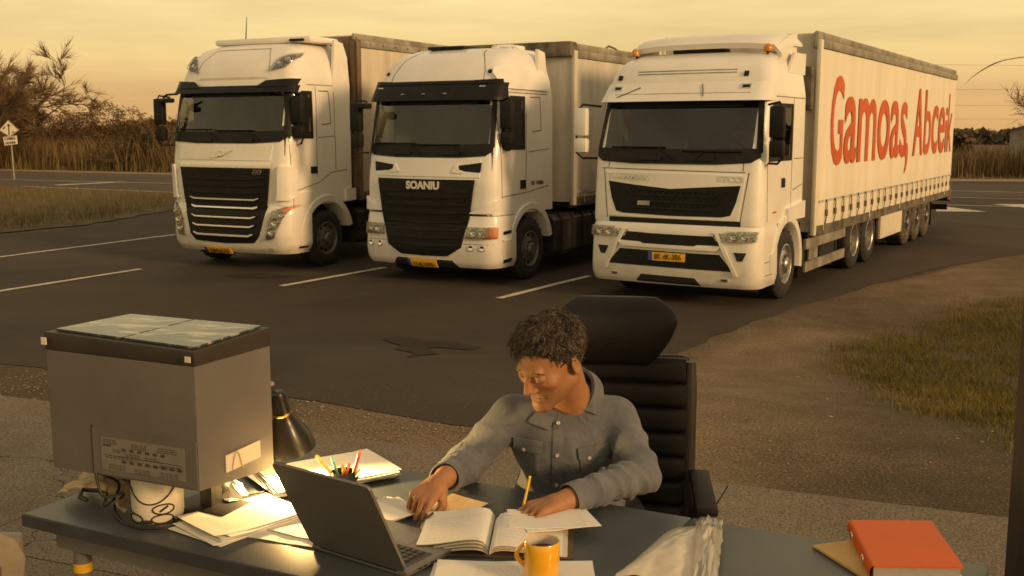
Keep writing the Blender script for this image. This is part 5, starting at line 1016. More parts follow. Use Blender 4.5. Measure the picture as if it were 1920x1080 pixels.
def bevmesh(name, V, F, mat, parent, off=.006):
    bm = bmesh.new(); vs = [bm.verts.new(v) for v in V]; [bm.faces.new([vs[i] for i in f]) for f in F]; bmesh.ops.recalc_face_normals(bm, faces=bm.faces[:]); bmesh.ops.bevel(bm, geom=bm.edges[:], offset=off, segments=2, affect='EDGES', profile=.7)
    bm.verts.index_update(); o = mk(name, [v.co for v in bm.verts], [[v.index for v in f.verts] for f in bm.faces], mat, parent, 40); bm.free(); return o
V, F = hexa(corner(bot), corner(band)); bevmesh('body', V, F, M_['case'], root, .005)
V, F = hexa(corner(band, .012), corner(top, .012)); lid = bevmesh('lid_band', V, F, M_['case_dark'], root, .006)
B_, T_ = corner(bot), corner(band)
def face_pt(i, j, u, v, off): # bilinear on the side face between corners i and j
    p = (B_[i]*(1-u)+B_[j]*u)*(1-v)+(T_[i]*(1-u)+T_[j]*u)*v; n = (B_[j]-B_[i]).cross(T_[i]-B_[i]).normalized(); return p+n*off
def face_quad(name, i, j, u0, u1, v0, v1, mat, par, off, th=.0015, shear=0.):
    P = [face_pt(i, j, a, b+shear*(a-u0), o) for o in (off-.001, off+th) for a, b in ((u0, v0), (u1, v0), (u1, v1), (u0, v1))]; return mk(name, P, [(0, 3, 2, 1), (4, 5, 6, 7), (0, 1, 5, 4), (1, 2, 6, 5), (2, 3, 7, 6), (3, 0, 4, 7)], mat, par)
pnl = face_quad('rear_panel', 0, 1, .30, .995, .02, .40, M_['case'], root, .001, .0025); face_quad('panel_groove', 0, 1, .292, .299, .03, .42, M_['case_dark'], root, .001, .001)
lab = face_quad('printed_label', 0, 1, .36, .92, .065, .335, M_['label'], root, .0045, .0006)
m = MB(); rgl = np.random.default_rng(5)
def ink(u0, u1, v0, v1): m.add([face_pt(0, 1, a, b, .0056) for a, b in ((u0, v0), (u1, v0), (u1, v1), (u0, v1))], [(0, 1, 2, 3)])
for (u, v, n, wl) in ((.37, .315, 3, .10), (.56, .30, 3, .11), (.74, .305, 3, .13), (.43, .235, 2, .07), (.38, .185, 2, .22), (.75, .165, 2, .14), (.40, .11, 3, .12), (.58, .10, 3, .11), (.75, .105, 3, .13), (.52, .215, 2, .10), (.65, .208, 2, .10)):
    for k in range(n):
        a = u+rgl.uniform(0, .012)
        while a < u+wl: b = a+rgl.uniform(.012, .03); ink(a, min(b, u+wl), v-k*.016, v-k*.016+.007); a = b+.007
for k in range(6): ink(.505+k*.052, .505+k*.052+.026, .238, .262)
for k in range(8): ink(.50+k*.053, .50+k*.053+.03, .138, .163)
ink(.375, .43, .262, .278); ink(.46, .90, .188, .194)
tag(m.build('label_print', M_['label_ink'], lab), kind='stuff')
note = face_quad('taped_card', 1, 2, .33, .80, .085, .225, M_['paper2'], root, .002, .001, shear=.09)
m = MB(); m.tube([face_pt(1, 2, .40+.12*t, .10+.12*math.sin(t*math.pi)+.04*t, .006) for t in np.linspace(0, 1.15, 12)], .002, 5); m.build('wire_loop', M_['kraft'], note)
face_quad('corner_clip', 0, 1, .965, .998, 1.04, 1.085, M_['paper2'], lid, .012, .002); face_quad('corner_clip', 0, 1, .0, .034, 1.05, 1.11, M_['paper2'], lid, .012, .002)
# two dusty glass plates lying on the lid
T2_ = corner(top, .012)
def lidp(u, v, h): return (T2_[0]*(1-u)+T2_[1]*u)*(1-v)+(T2_[3]*(1-u)+T2_[2]*u)*v+Vector((0, 0, h))
for lab_, u0, u1 in (('left dusty glass plate lying on the lid of the grey case', .05, .50), ('right dusty glass plate lying on the lid of the grey case', .515, .97)):
    P = [lidp(a, b, h)+O for h in (.002, .007) for a, b in ((u0, .06), (u1, .06), (u1, .93), (u0, .93))]; c = sum(P, Vector())/8
    tag(mk('glass_plate', [p-c for p in P], [(0, 3, 2, 1), (4, 5, 6, 7), (0, 1, 5, 4), (1, 2, 6, 5), (2, 3, 7, 6), (3, 0, 4, 7)], M_['glass_plate'], None, loc=c), lab_, 'glass plate', 'glass plates on the grey case')
# can carrying the case, dark stand behind
cb = (at_z(243, 972, DZ)+at_z(341, 972, DZ))/2; zt = min(face_pt(0, 1, .7, 0, 0).z+O.z, 1.6)-DZ-.004; zt = max(.10, zt)
root = empty('can', (cb[0], cb[1]+.02, DZ), 0, 'squat white can with curved black print under the grey case', 'can')
m = MB(); m.lathe([(.001, 0), (.062, 0), (.066, .008), (.066, zt*.5), (.064, zt*.55), (.066, zt*.6), (.064, zt*.7), (.066, zt*.75), (.064, zt-.01), (.058, zt), (.001, zt)], 40); m.build('body', M_['can'], root, 50)
def canl(pts, r=.0022, nm='print_line'):
    m = MB(); m.tube([(math.sin(a)*.067, -math.cos(a)*.067, z*zt) for a, z in pts], r, 5); m.build(nm, M_['can_line'], root)
canl([(a, .42-.0+.32*(a-.05)**2) for a in np.linspace(-1.3, 1.25, 20)]); canl([(.55+.42*math.cos(t), .30+.10*math.sin(t)) for t in np.linspace(0, 6.28, 20)])
canl([(-.65+.38*math.cos(t), .10+.09*math.sin(t)) for t in np.linspace(0, 6.28, 20)]); canl([(.50+.42*math.cos(t), .10+.09*math.sin(t)) for t in np.linspace(0, 6.28, 20)]); canl([(-.25, .06), (.1, .06)], .005); canl([(.4, .26), (.72, .36)], .003); canl([(-1.3, .35), (-1.0, .2), (-.7, .2)])
sb = (rt+bk)/2*.35+near*.4+lf*.25
root = empty('case_stand', (sb[0]+.10, sb[1]+.06, DZ), DROT, 'dark metal stand holding up the back of the grey case', 'stand')
m = MB(); m.box(-.09, .09, -.06, .06, 0, .018, bev=.004); m.build('base', M_['cable'], root); m = MB(); m.box(-.02, .02, -.02, .02, .018, .13); m.build('column', M_['cable'], root)
# ---------------------------------------------------------------- crumpled things
def crumple(name, quad, h, mat, label, cat, seed, n=(16, 12), amp=.02, edge=.3, fn=None, freq=5., sm=18, jt=.35):
    """sheet of paper or film crushed into facets; quad of four desk points"""
    rg = np.random.default_rng(seed); Q = [np.array(q) for q in quad]; P = []; k = [(rg.normal(size=2)*freq, rg.uniform(0, 6)) for _ in range(5)]
    for i in range(n[0]+1):
        r = []
        for j in range(n[1]+1):
            u, v = i/n[0], j/n[1]; uu = min(1, max(0, u+rg.normal()*jt/n[0])); vv = min(1, max(0, v+rg.normal()*jt/n[1])); p = (Q[0]*(1-uu)+Q[1]*uu)*(1-vv)+(Q[3]*(1-uu)+Q[2]*uu)*vv
            z = sum(abs(math.sin(a[0]*uu+a[1]*vv+f)) for a, f in k)/len(k)*amp+rg.uniform(0, amp*.5*jt/.35)
            z += h*(fn(uu, vv) if fn else math.sin(math.pi*uu)**.7*math.sin(math.pi*vv)**.7); p = p+rg.normal(size=3)*amp*edge; p[2] = max(DZ+.002, DZ+z); r.append(p)
        P.append(r)
    c = sum(Q)/4; c[2] = DZ; m = MB(); m.grid([[Vector(p-c) for p in r] for r in P]); m.F = [t for f in m.F for t in ((f[0], f[1], f[2]), (f[0], f[2], f[3]))]; m.M = [0]*len(m.F)
    return tag(m.build(name, mat, None, sm, loc=c), label, cat)
crumple('paper_bag', [dd(104, 943), dd(236, 972), dd(286, 925), dd(165, 910)], .055, M_['kraft'], 'crumpled tan paper bag on the left end of the desk', 'paper bag', 3, (13, 10), amp=.026, edge=.12, fn=lambda u, v: (math.sin(math.pi*min(1, u*1.1))**.8)*math.sin(math.pi*min(1, v*.8+.15))**.7)
crumple('crumpled_paper', [dd(388, 905), dd(430, 955), dd(466, 940), dd(425, 905)], .035, M_['paper'], 'small crumpled white paper between the case and the paper pile', 'paper', 5, (9, 7), .022, .3)
crumple('paper_wad', [dd(378, 925), dd(400, 948), dd(420, 935), dd(392, 915)], .02, M_['kraft'], 'tan paper scrap tucked under the grey case', 'paper', 9, (6, 5), .015, .25)
crumple('plastic_bag', [dd(1150, 1095), dd(1300, 1100), dd(1335, 1000), dd(1255, 1005)], .035, M_['plastic_film'], 'crumpled cream paper wrapper on the side table', 'wrapper', 12, (16, 14), .022, .05, freq=3.0, sm=60, jt=.12)
crumple('film_wrap', [dd(1296, 1110), dd(1346, 1105), dd(1356, 990), dd(1304, 990)], .042, M_['film_clear'], 'upright fold of pale plastic film with blue print', 'film', 14, (14, 12), .028, .06, freq=4.5, sm=40, jt=.2)
m = MB(); rgf = np.random.default_rng(3)
for k in range(9):
    c = dd(1318+rgf.uniform(-22, 22), 1045+rgf.uniform(-50, 26), DZ+.095); a = rgf.uniform(0, 3); l = rgf.uniform(.008, .02); v = np.array([math.cos(a)*l, 0, math.sin(a)*l]); w_ = np.array([0, .0, .005]); m.add([c-v, c+v, c+v*.6+w_, c-v*.6+w_], [(0, 1, 2, 3)])
c0 = Vector(dd(1318, 1045, DZ+.09)); 
# ---------------------------------------------------------------- paper
def paper_pile(name, c, ang, n, label, w=.21, l=.297, seed=1, spread=.012, rots=.08, mat='paper', curl=.012, cat='papers', step=.0022, z0=DZ+.001):
    rg = np.random.default_rng(seed); root = empty(name, (c[0], c[1], z0), ang, label, cat, 'paper piles on the desk')
    for k in range(n):
        a = rg.normal()*rots; ox, oy = rg.normal()*spread, rg.normal()*spread; z = k*step; P = []; cu = curl*(k+1)/n*rg.uniform(.4, 1.4); ph = rg.uniform(0, 6)
        for i in range(9):
            r = []
            for j in range(7):
                u, v = i/8-.5, j/6-.5; x, y = u*l, v*w; r.append((x*math.cos(a)-y*math.sin(a)+ox, x*math.sin(a)+y*math.cos(a)+oy, z+.0004+cu*(abs(u)*2)**3*(.6+.4*math.sin(ph+v*3))+.002*abs(math.sin(ph+u*5))))
            P.append(r)
        m = MB(); m.grid(P); V0 = len(m.V); Vb = [(x, y, z_-.0016) for x, y, z_ in m.V]; F0 = list(m.F); m.add(Vb, [f[::-1] for f in F0])
        bd = [j for j in range(7)]+[i*7+6 for i in range(1, 9)]+[8*7+j for j in range(5, -1, -1)]+[i*7 for i in range(7, 0, -1)]
        m.F += [(bd[i], V0+bd[i], V0+bd[(i+1) % len(bd)], bd[(i+1) % len(bd)]) for i in range(len(bd))]; m.M = [0]*len(m.F)
        m.build('sheet', M_[mat], root, 40)
    return root
ang = lambda a, b: math.atan2(b[1]-a[1], b[0]-a[0])
pc = (dd(340, 982)+dd(565, 985)+dd(490, 935)+dd(425, 1015))/4
paper_pile('paper_pile', pc, ang(dd(417, 1017), dd(560, 972)), 7, 'lamp lit pile of white papers in front of the grey case', .20, .25, 3, .010, .07)
pc = (dd(468, 903)+dd(545, 932)+dd(772, 888)+dd(640, 858))/4
paper_pile('paper_pile', pc, ang(dd(545, 932), dd(765, 893)), 8, 'thick pile of papers at the back edge of the desk', .24, .36, 4, .008, .04, curl=.004, step=.003)
paper_pile('paper_pile', dd(560, 985), ang(dd(500, 990), dd(570, 1010)), 3, 'bright loose sheets beside the laptop lid', .15, .21, 6, .015, .2, curl=.006)
paper_pile('paper_pile', dd(708, 965), ang(dd(690, 985), dd(760, 962)), 5, 'small paper pile between laptop and the hand', .14, .19, 7, .008, .1, curl=.004)
paper_pile('paper_pile', dd(965, 1092), ang(dd(815, 1080), dd(1110, 1085)), 4, 'white sheets at the front edge under the yellow mug', .16, .36, 8, .012, .05, curl=.010)
paper_pile('envelope', dd(835, 955), ang(dd(780, 985), dd(880, 945)), 1, 'brown envelope under the right hand', .13, .20, 9, 0, 0, 'kraft', .003, 'envelope', z0=DZ+.0005)
# ---------------------------------------------------------------- laptop
a0, a1, a2, a3 = dd(585, 1030), dd(745, 1080), dd(893, 1043), dd(725, 985)
lx = (a1-a0)[:2]; lw = .30; rot = math.atan2(lx[1], lx[0]); root = empty('laptop', (a0[0], a0[1], DZ), rot, 'grey aluminium laptop turned away with its lid open', 'laptop')
m = MB(); m.box(0, lw, 0, .225, .002, .016, bev=.004); base = m.build('base', M_['alu'], root, 40)
m = MB(); m.box(.018, lw-.018, .022, .115, .0155, .0166); m.build('key_well', M_['key'], base, None)
key = None
for r in range(5):
    for c in range(13):
        p = (.022+c*.0187, .026+r*.0175, .0166)
        if key is None: mm = MB(); mm.box(0, .0158, 0, .0145, 0, .0016, bev=.0006); key = mm.build('key', M_['key'], base, 40); key.location = p
        else: again(key, base, p)
m = MB(); m.box(.09, .195, .125, .192, .0159, .0164); m.build('touchpad', M_['alu'], base, None)
for x in (.04, .06, .085): m = MB(); m.box(lw-.001, lw+.0006, x, x+.012, .007, .011); m.build('port', M_['cable'], base, None)
tl = math.radians(117); hgt = .262
def lidpt(x, s, d): return Vector((x, .002+math.cos(tl)*s*1-math.sin(tl)*d*0-(-math.sin(tl))*0, .016+math.sin(tl)*s))+Vector((0, math.sin(tl)*d, -math.cos(tl)*d))
m = MB(); R_ = .012; out_ = [(R_, 0), (lw-R_, 0), (lw, R_)]+[(lw-R_+R_*math.cos(t), hgt-R_+R_*math.sin(t)) for t in np.linspace(0, math.pi/2, 5)]+[(R_-R_*math.sin(t), hgt-R_+R_*math.cos(t)) for t in np.linspace(0, math.pi/2, 5)]+[(0, R_)]
m.prism(out_, lambda a, b, d: lidpt(a, b, d), -.004, .003); ld = m.build('lid', M_['alu'], root, 40)
m = MB(); m.prism([(.008, .012), (lw-.008, .012), (lw-.008, hgt-.008), (.008, hgt-.008)], lambda a, b, d: lidpt(a, b, d), .003, .0036); m.build('screen', pm('dark screen', (.02, .022, .025), .1), ld, None)
m = MB(); m.tube([(.03, .004, .014), (lw-.03, .004, .014)], .006, 10); m.build('hinge', M_['cable'], root)
# ---------------------------------------------------------------- pen cup
root = empty('pen_cup', dd(645, 932), 0, 'dark cup full of coloured pens behind the laptop lid', 'pen cup'); m = MB(); m.lathe([(.001, 0), (.032, 0), (.034, .075), (.031, .075), (.030, .006), (.001, .006)], 24); m.build('cup', M_['cable'], root, 40)
cupz = Vector(dd(645, 932))
for i, (px, py, col, r, lb, tip) in enumerate(((592, 853, (.75, .55, .08), .0055, 'yellow marker leaning left in the pen cup', 1), (622, 856, (.10, .50, .45), .0045, 'turquoise pen left of centre in the pen cup', 1), (619, 875, (.12, .45, .5), .004, 'short teal pen in the pen cup', 0), (640, 865, (.75, .55, .35), .0045, 'beige pencil in the pen cup', 0), (645, 876, (.75, .25, .04), .005, 'orange pen in the pen cup', 0), (656, 868, (.55, .10, .03), .004, 'brown red pencil in the pen cup', 1), (676, 843, (.60, .06, .03), .0045, 'tall red pen in the pen cup', 1), (671, 872, (.72, .70, .55), .0045, 'white pen leaning right in the pen cup', 0), (676, 878, (.60, .58, .20), .004, 'pale lime pen leaning right in the pen cup', 0), (672, 892, (.05, .03, .02), .004, 'short black pen in the pen cup', 0))):
    top = Vector(at_y(px, py, cupz.y+.02*math.sin(i))); bot_ = cupz+Vector((.012*math.cos(i*2), .012*math.sin(i*2), .008)); pr = empty('pen', bot_, 0, lb, 'pen', 'pens in the cup'); d_ = top-bot_
    m = MB(); m.tube([(0, 0, 0), d_*.86], r, 8); m.build('barrel', pm('pen colour', col, .35, coat=.3), pr); m = MB(); m.tube([d_*.86, d_*.97, d_], [r*1.15, r*.95, r*.3], 8); m.build('cap', pm('pen cap', tuple(min(1, c*1.3+.1*tip) for c in col), .35), pr)
# ---------------------------------------------------------------- open notebook, pencil
c0 = dd(915, 1012); a_ = ang(dd(815, 1005), dd(1090, 1005))-.06; root = empty('notebook', (c0[0]+.01, c0[1], DZ), a_, 'open notebook with brown cover and curved blank pages', 'notebook')
m = MB(); m.box(-.20, .20, -.115, .125, .001, .005, bev=.0015); m.build('cover', M_['cover'], root, 40)
for s in (-1, 1):
    for k in range(4):
        P = []; wv = .185-.004*k
        for i in range(15):
            t = i/14; zz = .006+.003*k+(.026-.0035*(3-k))*math.sin(math.pi*min(1, t*1.02)**.55)*(1-t*.72)+(.006 if k == 3 and s < 0 else 0)*t*t; P.append([(s*(.002+wv*t), y+(.006*k if s < 0 else -.004*k), zz+.003*math.sin(y*18+s)*t) for y in np.linspace(-.108, .108, 9)])
        m = MB(); m.grid(P if s > 0 else P[::-1]); V0 = len(m.V); F0 = list(m.F); m.add([(x, y, max(.0055, z-.0022)) for x, y, z in m.V], [f[::-1] for f in F0]); n_ = 9; bd = [i*n_ for i in range(15)]+[14*n_+j for j in range(1, 9)]+[i*n_+8 for i in range(13, -1, -1)]
        m.F += [(bd[i], bd[i+1], V0+bd[i+1], V0+bd[i]) for i in range(len(bd)-1)]; m.M = [0]*len(m.F); m.build('page', M_['paper2'] if k < 3 else M_['paper'], root, 50)
paper_pile('loose_sheet', dd(1028, 992), a_+.25, 2, 'loose white sheets under the writing hand', .13, .19, 21, .012, .18, 'paper', .004, 'paper', z0=DZ+.030, step=.002)
# faint print and handwriting, dropped onto the paper it lies on
from mathutils.bvhtree import BVHTree
M_['faint_ink'] = pm('faint ink', (.42, .39, .34), .8, var=.1)
def ink_lines(part, x0, x1, y0, y1, rows, seed, along_x=True, wavy=0.):
    bv = BVHTree.FromPolygons([v.co for v in part.data.vertices], [tuple(p.vertices) for p in part.data.polygons]); rg = np.random.default_rng(seed); m = MB()
    for k in range(rows):
        c = (y0+(y1-y0)*(k+.5)/rows) if along_x else (x0+(x1-x0)*(k+.5)/rows); a, e_ = (x0, x1) if along_x else (y0, y1); e_ = e_-(e_-a)*rg.uniform(0, .35); t = a
        while t < e_:
            b = min(e_, t+rg.uniform(.006, .02)); P = []
            for q in np.linspace(t, b, 4):
                for s in (-.0006, .0006):
                    o = c+s+wavy*math.sin(q*900+k); x, y = (q, o) if along_x else (o, q); h_ = bv.ray_cast(Vector((x, y, .3)), Vector((0, 0, -1)))[0]
                    if h_ is not None: P.append(h_+Vector((0, 0, .0005)))
            if len(P) == 8: m.add(P, [(i*2, i*2+2, i*2+3, i*2+1) for i in range(3)])
            t = b+rg.uniform(.002, .006)
    if m.V: tag(m.build('faint_writing', M_['faint_ink'], part), kind='stuff')
for o_ in [o_ for o_ in bpy.data.objects if o_.name.startswith('paper_pile') and o_.get('label', '').startswith(('lamp lit', 'thick pile', 'white sheets'))]: ink_lines([c for c in o_.children][-1], -.09, .09, -.07, .07, 12, 5)
for o_ in [o_ for o_ in bpy.data.objects if o_.name.startswith('notebook')]:
    pgs = [c for c in o_.children if c.name.startswith('page')]; ink_lines(pgs[3], -.16, -.03, -.08, .08, 9, 7, True, .0008); ink_lines(pgs[-1], .03, .15, -.08, .08, 8, 8, True, .0008)
# ---------------------------------------------------------------- mug
mc = np.array([.066, 2.245]); root = empty('mug', (mc[0], mc[1], DZ+.011), 0, 'yellow mug of black coffee near the front edge', 'mug')
m = MB(); m.lathe([(.001, 0), (.034, 0), (.0385, .004), (.0395, .095), (.0385, .0965), (.0365, .095)], 40); m.build('body', M_['mug'], root, 50)
m = MB(); m.lathe([(.0364, .0952), (.0355, .01), (.001, .008)], 40); m.build('inside', M_['mug_in'], root, 60); m = MB(); m.lathe([(.0358, .074), (.001, .074)], 40); m.build('coffee', M_['coffee'], root, None)
m = MB(); m.tube([(-.036-.0*t+(-.020)*math.sin(t), .012*math.sin(t)*0+.006, .088-.055*(t/math.pi)) for t in np.linspace(0, math.pi, 12)], .005, 8); m.build('handle', M_['mug'], root, 60)
# ---------------------------------------------------------------- binder on envelope
bq = [dd(1592, 972, DZ+.05), dd(1645, 1050, DZ+.05), dd(1812, 1052, DZ+.05), dd(1742, 975, DZ+.05)]; bc = sum(bq)/4; br = ang(bq[1], bq[2]); 
root = empty('envelope', (bc[0]-.06, bc[1]-.02, DZ), br+.35, 'manila envelope lying under the orange binder', 'envelope'); m = MB(); m.box(-.10, .12, -.13, .13, .001, .006, bev=.002); m.build('pocket', M_['manila'], root, 40); m = MB(); m.add([(-.10, -.12, .007), (-.10, .12, .007), (-.03, 0, .008)], [(0, 1, 2)]); m.build('flap', M_['manila'], root)
root = empty('binder', (bc[0], bc[1], DZ+.007), br, 'bright orange hardcover binder on the manila envelope', 'binder'); bw, bl = .198, .285
def skew(x, y, z): return Vector((x+.03*(y/bl), y, z))
for nm, z0, z1, mt, ins in (('lower_cover', 0, .004, 'orange', 0), ('page_block', .0042, .0305, 'page_edge', .006), ('upper_cover', .031, .035, 'orange', 0)):
    m = MB(); m.prism([(-bw/2+ins*.2, -bl/2+ins), (bw/2-ins, -bl/2+ins), (bw/2-ins, bl/2-ins), (-bw/2+ins*.2, bl/2-ins)], lambda a, b, d: skew(a, b, d), z0, z1); m.build(nm, M_[mt], root, None)
m = MB(); P = [[skew(-bw/2-.009*math.sin(t), y, .0175-.0175*math.cos(t)) for t in np.linspace(0, math.pi, 8)] for y in np.linspace(-bl/2, bl/2, 5)]; m.grid(P); m.build('spine', M_['orange'], root, 60)
for y in (-.06, .08): m = MB(); m.lathe([(.010, 0), (.009, .002), (.006, .0015)], 16, Matrix.Translation(skew(-bw/2-.0095, y, .0175)) @ Matrix.Rotation(-math.pi/2, 4, 'Y')); m.build('spine_ring', M_['chrome'], root)
# ---------------------------------------------------------------- desk lamp (lit)
LB = np.array([-.745, 3.08, DZ]); lhead = at_y(521, 742, 2.90); ltip = at_y(546, 838, 2.94); axis = Vector(ltip-lhead).normalized()
root = empty('desk_lamp', LB, 0, 'black cone shaded desk lamp glowing behind the grey case', 'lamp'); LO = Vector(LB)
m = MB(); m.lathe([(.001, 0), (.075, 0), (.075, .012), (.06, .02), (.012, .026), (.001, .026)], 28); m.build('base', M_['lamp_metal'], root, 40)
H0 = Vector(lhead)-LO; m = MB(); m.tube([(0, 0, .02), (-.05, .06, .22)], .008, 8); m.build('lower_arm', M_['lamp_metal'], root); m = MB(); m.tube([(-.05, .06, .22), H0+Vector((-.02, .02, .03))], .007, 8); m.build('upper_arm', M_['lamp_metal'], root); m = MB(); m.lathe([(.014, -.012), (.014, .012)], 12, Matrix.Translation((-.05, .06, .22)) @ Matrix.Rotation(math.pi/2, 4, 'X')); m.tube([(-.05, .05, .22), (-.05, .07, .22)], .013, 10); m.build('joint', M_['brass'], root)
Mx = Matrix.Translation(H0) @ axis.to_track_quat('Z', 'Y').to_matrix().to_4x4()
ln = (Vector(ltip)-Vector(lhead)).length
m = MB(); m.lathe([(.001, -.012), (.020, -.010), (.024, 0), (.026, ln*.35), (.040, ln*.50), (.062, ln*.80), (.070, ln*1.02), (.068, ln*1.02), (.060, ln*.80), (.038, ln*.5), (.022, ln*.36)], 36, Mx); sh = m.build('lamp_shade', M_['lamp_metal'], root, 50)
m = MB(); m.lathe([(.0275, ln*.30), (.0285, ln*.32), (.0275, ln*.35)], 28, Mx); m.build('clip_ring', M_['brass'], sh)
m = MB(); m.lathe([(.001, ln*.55), (.010, ln*.57), (.020, ln*.80), (.018, ln*.92), (.001, ln*1.0)], 20, Mx); m.build('bulb', pm('glowing bulb', (1, .8, .5), .4, emit=((1, .62, .22), 60)), root, 60)
bp_ = LO+Mx @ Vector((0, 0, ln*1.03))
lt = bpy.data.lights.new('desk_lamp_light', 'SPOT'); lt.energy = 58; lt.color = (1, .60, .20); lt.spot_size = math.radians(165); lt.spot_blend = .4; lt.shadow_soft_size = .025
lo = bpy.data.objects.new('desk_lamp_light', lt); link(lo); lo.location = bp_; lo.rotation_euler = (Vector((-.50, 2.72, DZ))-bp_).to_track_quat('-Z', 'Y').to_euler()
# ---------------------------------------------------------------- cables and clip
def cable(pts, label, r=.0038):
    P = [Vector(p) for p in pts]; Q = []
    for i in range(len(P)-1):
        p0, p1, p2, p3 = P[max(0, i-1)], P[i], P[i+1], P[min(len(P)-1, i+2)]
        for t in np.linspace(0, 1, 8, endpoint=False): Q.append(.5*((2*p1)+(-p0+p2)*t+(2*p0-5*p1+4*p2-p3)*t*t+(-p0+3*p1-3*p2+p3)*t**3))
    Q.append(P[-1]); m = MB(); m.tube([q-P[0] for q in Q], r, 7); return tag(m.build('cable', M_['cable'], None, 60, loc=P[0]), label, 'cable', 'black cables')
h = DZ+.005; f0 = face_pt(0, 1, .31, .02, .004)+O
cable([f0, f0+Vector((.02, -.01, -.06)), dd(232, 925, DZ+.07), dd(215, 948, h), dd(226, 975, h), dd(262, 990, h), dd(310, 990, h), dd(345, 978, h), dd(385, 955, h), dd(440, 940, h)], 'black cable looping round the white can')
cable([f0+Vector((.006, 0, 0)), dd(222, 905, DZ+.08), dd(214, 935, DZ+.035), dd(196, 948, DZ+.055), dd(200, 925, DZ+.075), dd(186, 922, DZ+.07)], 'black cable running over the paper bag')
cable([dd(375, 948, h), dd(430, 935, h), dd(480, 925, h), dd(525, 915, h), dd(532, 890, h+.02), dd(535, 870, h+.03)], 'black cable between the case and the lamp', .0028)
cable([dd(368, 958, h), dd(400, 962, h), dd(350, 985, h+.001), dd(300, 945, h), dd(360, 935, h)], 'tangled black cable behind the white can', .003)
m = MB(); m.tube([Vector(dd(*p))-Vector(dd(170, 935, DZ+.08)) for p in ((163, 938, DZ+.075), (150, 932, DZ+.078), (155, 918, DZ+.08), (186, 920, DZ+.085))], .006, 6); tag(m.build('clip', M_['cable'], None, 50, loc=dd(170, 935, DZ+.08)), 'black hook shaped clip lying on the paper bag', 'clip')
# ---------------------------------------------------------------- post and blurred cloth at the picture edges
pb = at_z(1893, 1085, 1.3); pe = np.array([pb[0]+.066, pb[1]]) 
root = empty('post', (pe[0], pe[1], TERR), 0, 'dark wooden post at the right picture edge', 'post'); m = MB(); m.box(-.055, .055, -.055, .055, 0, 2.6, bev=.006); m.build('shaft', M_['wood_post'], root, 40); m = MB(); m.box(-.08, .08, -.08, .08, .012, .03); m.build('base_plate', M_['cable'], root, None)
cl = at_y(-6, 1060, 1.75); root = empty('cloth_covered_chair', (cl[0], cl[1], TERR), .3, 'pale brown cloth hung over a chair back at the lower left corner', 'chair')
zz = cl[2]-TERR+.10; m = MB(); P = []
for i in range(13):
    a = i/12; P.append([(-.16+.20*a+.01*math.sin(j*1.7+i), -.03-.02*math.sin(i*.9)*j/8+.012*math.sin(i*2.3), zz+.03*math.sin(a*3.1)-.035*j-.05*a*a) for j in range(9)])
m.grid(P); m.build('cloth', pm('pale cloth', (.20, .165, .12), .9, var=.2, scale=8), root, 60)
m = MB(); m.tube([(-.17, 0, 0), (-.17, 0, zz-.02), (.03, 0, zz-.05), (.03, 0, 0)], .014, 8); m.build('frame', M_['leg_grey'], root)
m = MB(); m.box(-.18, .04, 0, .25, .43, .46, bev=.01); m.build('seat', M_['leg_grey'], root)
# ================================================================ office chair
M_['leather'] = pm('black leather', (.009, .0075, .0065), .6, spec=.3, var=.3, scale=6, bump=.12, bscale=140)
M_['leather_edge'] = pm('worn leather edge', (.030, .024, .019), .5, var=.3, scale=6)
cc = np.array([.325, 3.27]); cf = math.radians(6)
CH = empty('office_chair', (cc[0], cc[1], TERR+.012), -cf, 'black leather executive chair with headrest and ribbed back', 'chair')
def pillow(x0, x1, z0, z1, y0, dep, bow, tilt=0., nx=14, nz=8, pw=4.):
    P = []; Bk = []
    for i in range(nz+1):
        r = []; b = []
        for j in range(nx+1):
            u, v = 2*j/nx-1, 2*i/nz-1; e_ = max(0, 1-abs(u)**pw)**(1/pw)*max(0, 1-abs(v)**pw)**(1/pw); z = z0+(z1-z0)*(i/nz); x = x0+(x1-x0)*(j/nx)
            y = y0+bow*u*u*-1+tilt*(z-z0); r.append((x, y-dep*e_, z)); b.append((x, y+dep*.7*e_, z))
        P.append(r); Bk.append(b[::-1])
    m = MB(); m.grid(P); m.grid(Bk); return m
nr = 7; zb0, zb1 = .48, 1.035
m = MB(); m.box(-.235, .235, .035, .085, zb0-.02, zb1+.0, bev=.03); m.build('back_shell', M_['leather_edge'], CH, 50)
for k in range(nr):
    z0 = zb0+(zb1-zb0)*k/nr; z1 = zb0+(zb1-zb0)*(k+1)/nr; wv = .215+.015*math.sin(math.pi*(k+.5)/nr)
    pillow(-wv, wv, z0+.001, z1-.001, .03, .026, .035, 0.02, pw=3.).build('back_cushion', M_['leather'], CH, 60)
for s in (-1, 1): m = MB(); m.tube([(s*.232, .012, z) for z in np.linspace(zb0, zb1-.01, 8)], [.022]*7+[.016], 8); m.build('back_bolster', M_['leather_edge'], CH, 60)
m = MB(); P = []
for i in range(17):
    t = i/16; r = []; zz = 1.018+.205*t; wv = .188*(1-.42*(1-min(1, t/.72))**1.6)*(1-.34*(max(0, t-.66)/.34)**2.2); bulge = .060*max(.02, math.sin(math.pi*min(1, .06+t*.94)))**.55
    for j in range(28):
        a = 2*math.pi*j/28; x = wv*math.copysign(abs(math.cos(a))**.7, math.cos(a)); y = .035-.012+(bulge+.012)*math.sin(a)*(1.0 if math.sin(a) < 0 else .8)-.055*(x/.18)**2+(.02 if t > .8 else 0)*(t-.8)*5; r.append((x, y, zz+.012*(x/.18)**2*(t-.5)))
    P.append(r+[r[0]])
m.grid(P); m.F += [tuple(range(27, -1, -1)), tuple(16*29+j for j in range(28))]; m.M += [0, 0]; m.build('headrest', M_['leather'], CH, 70)
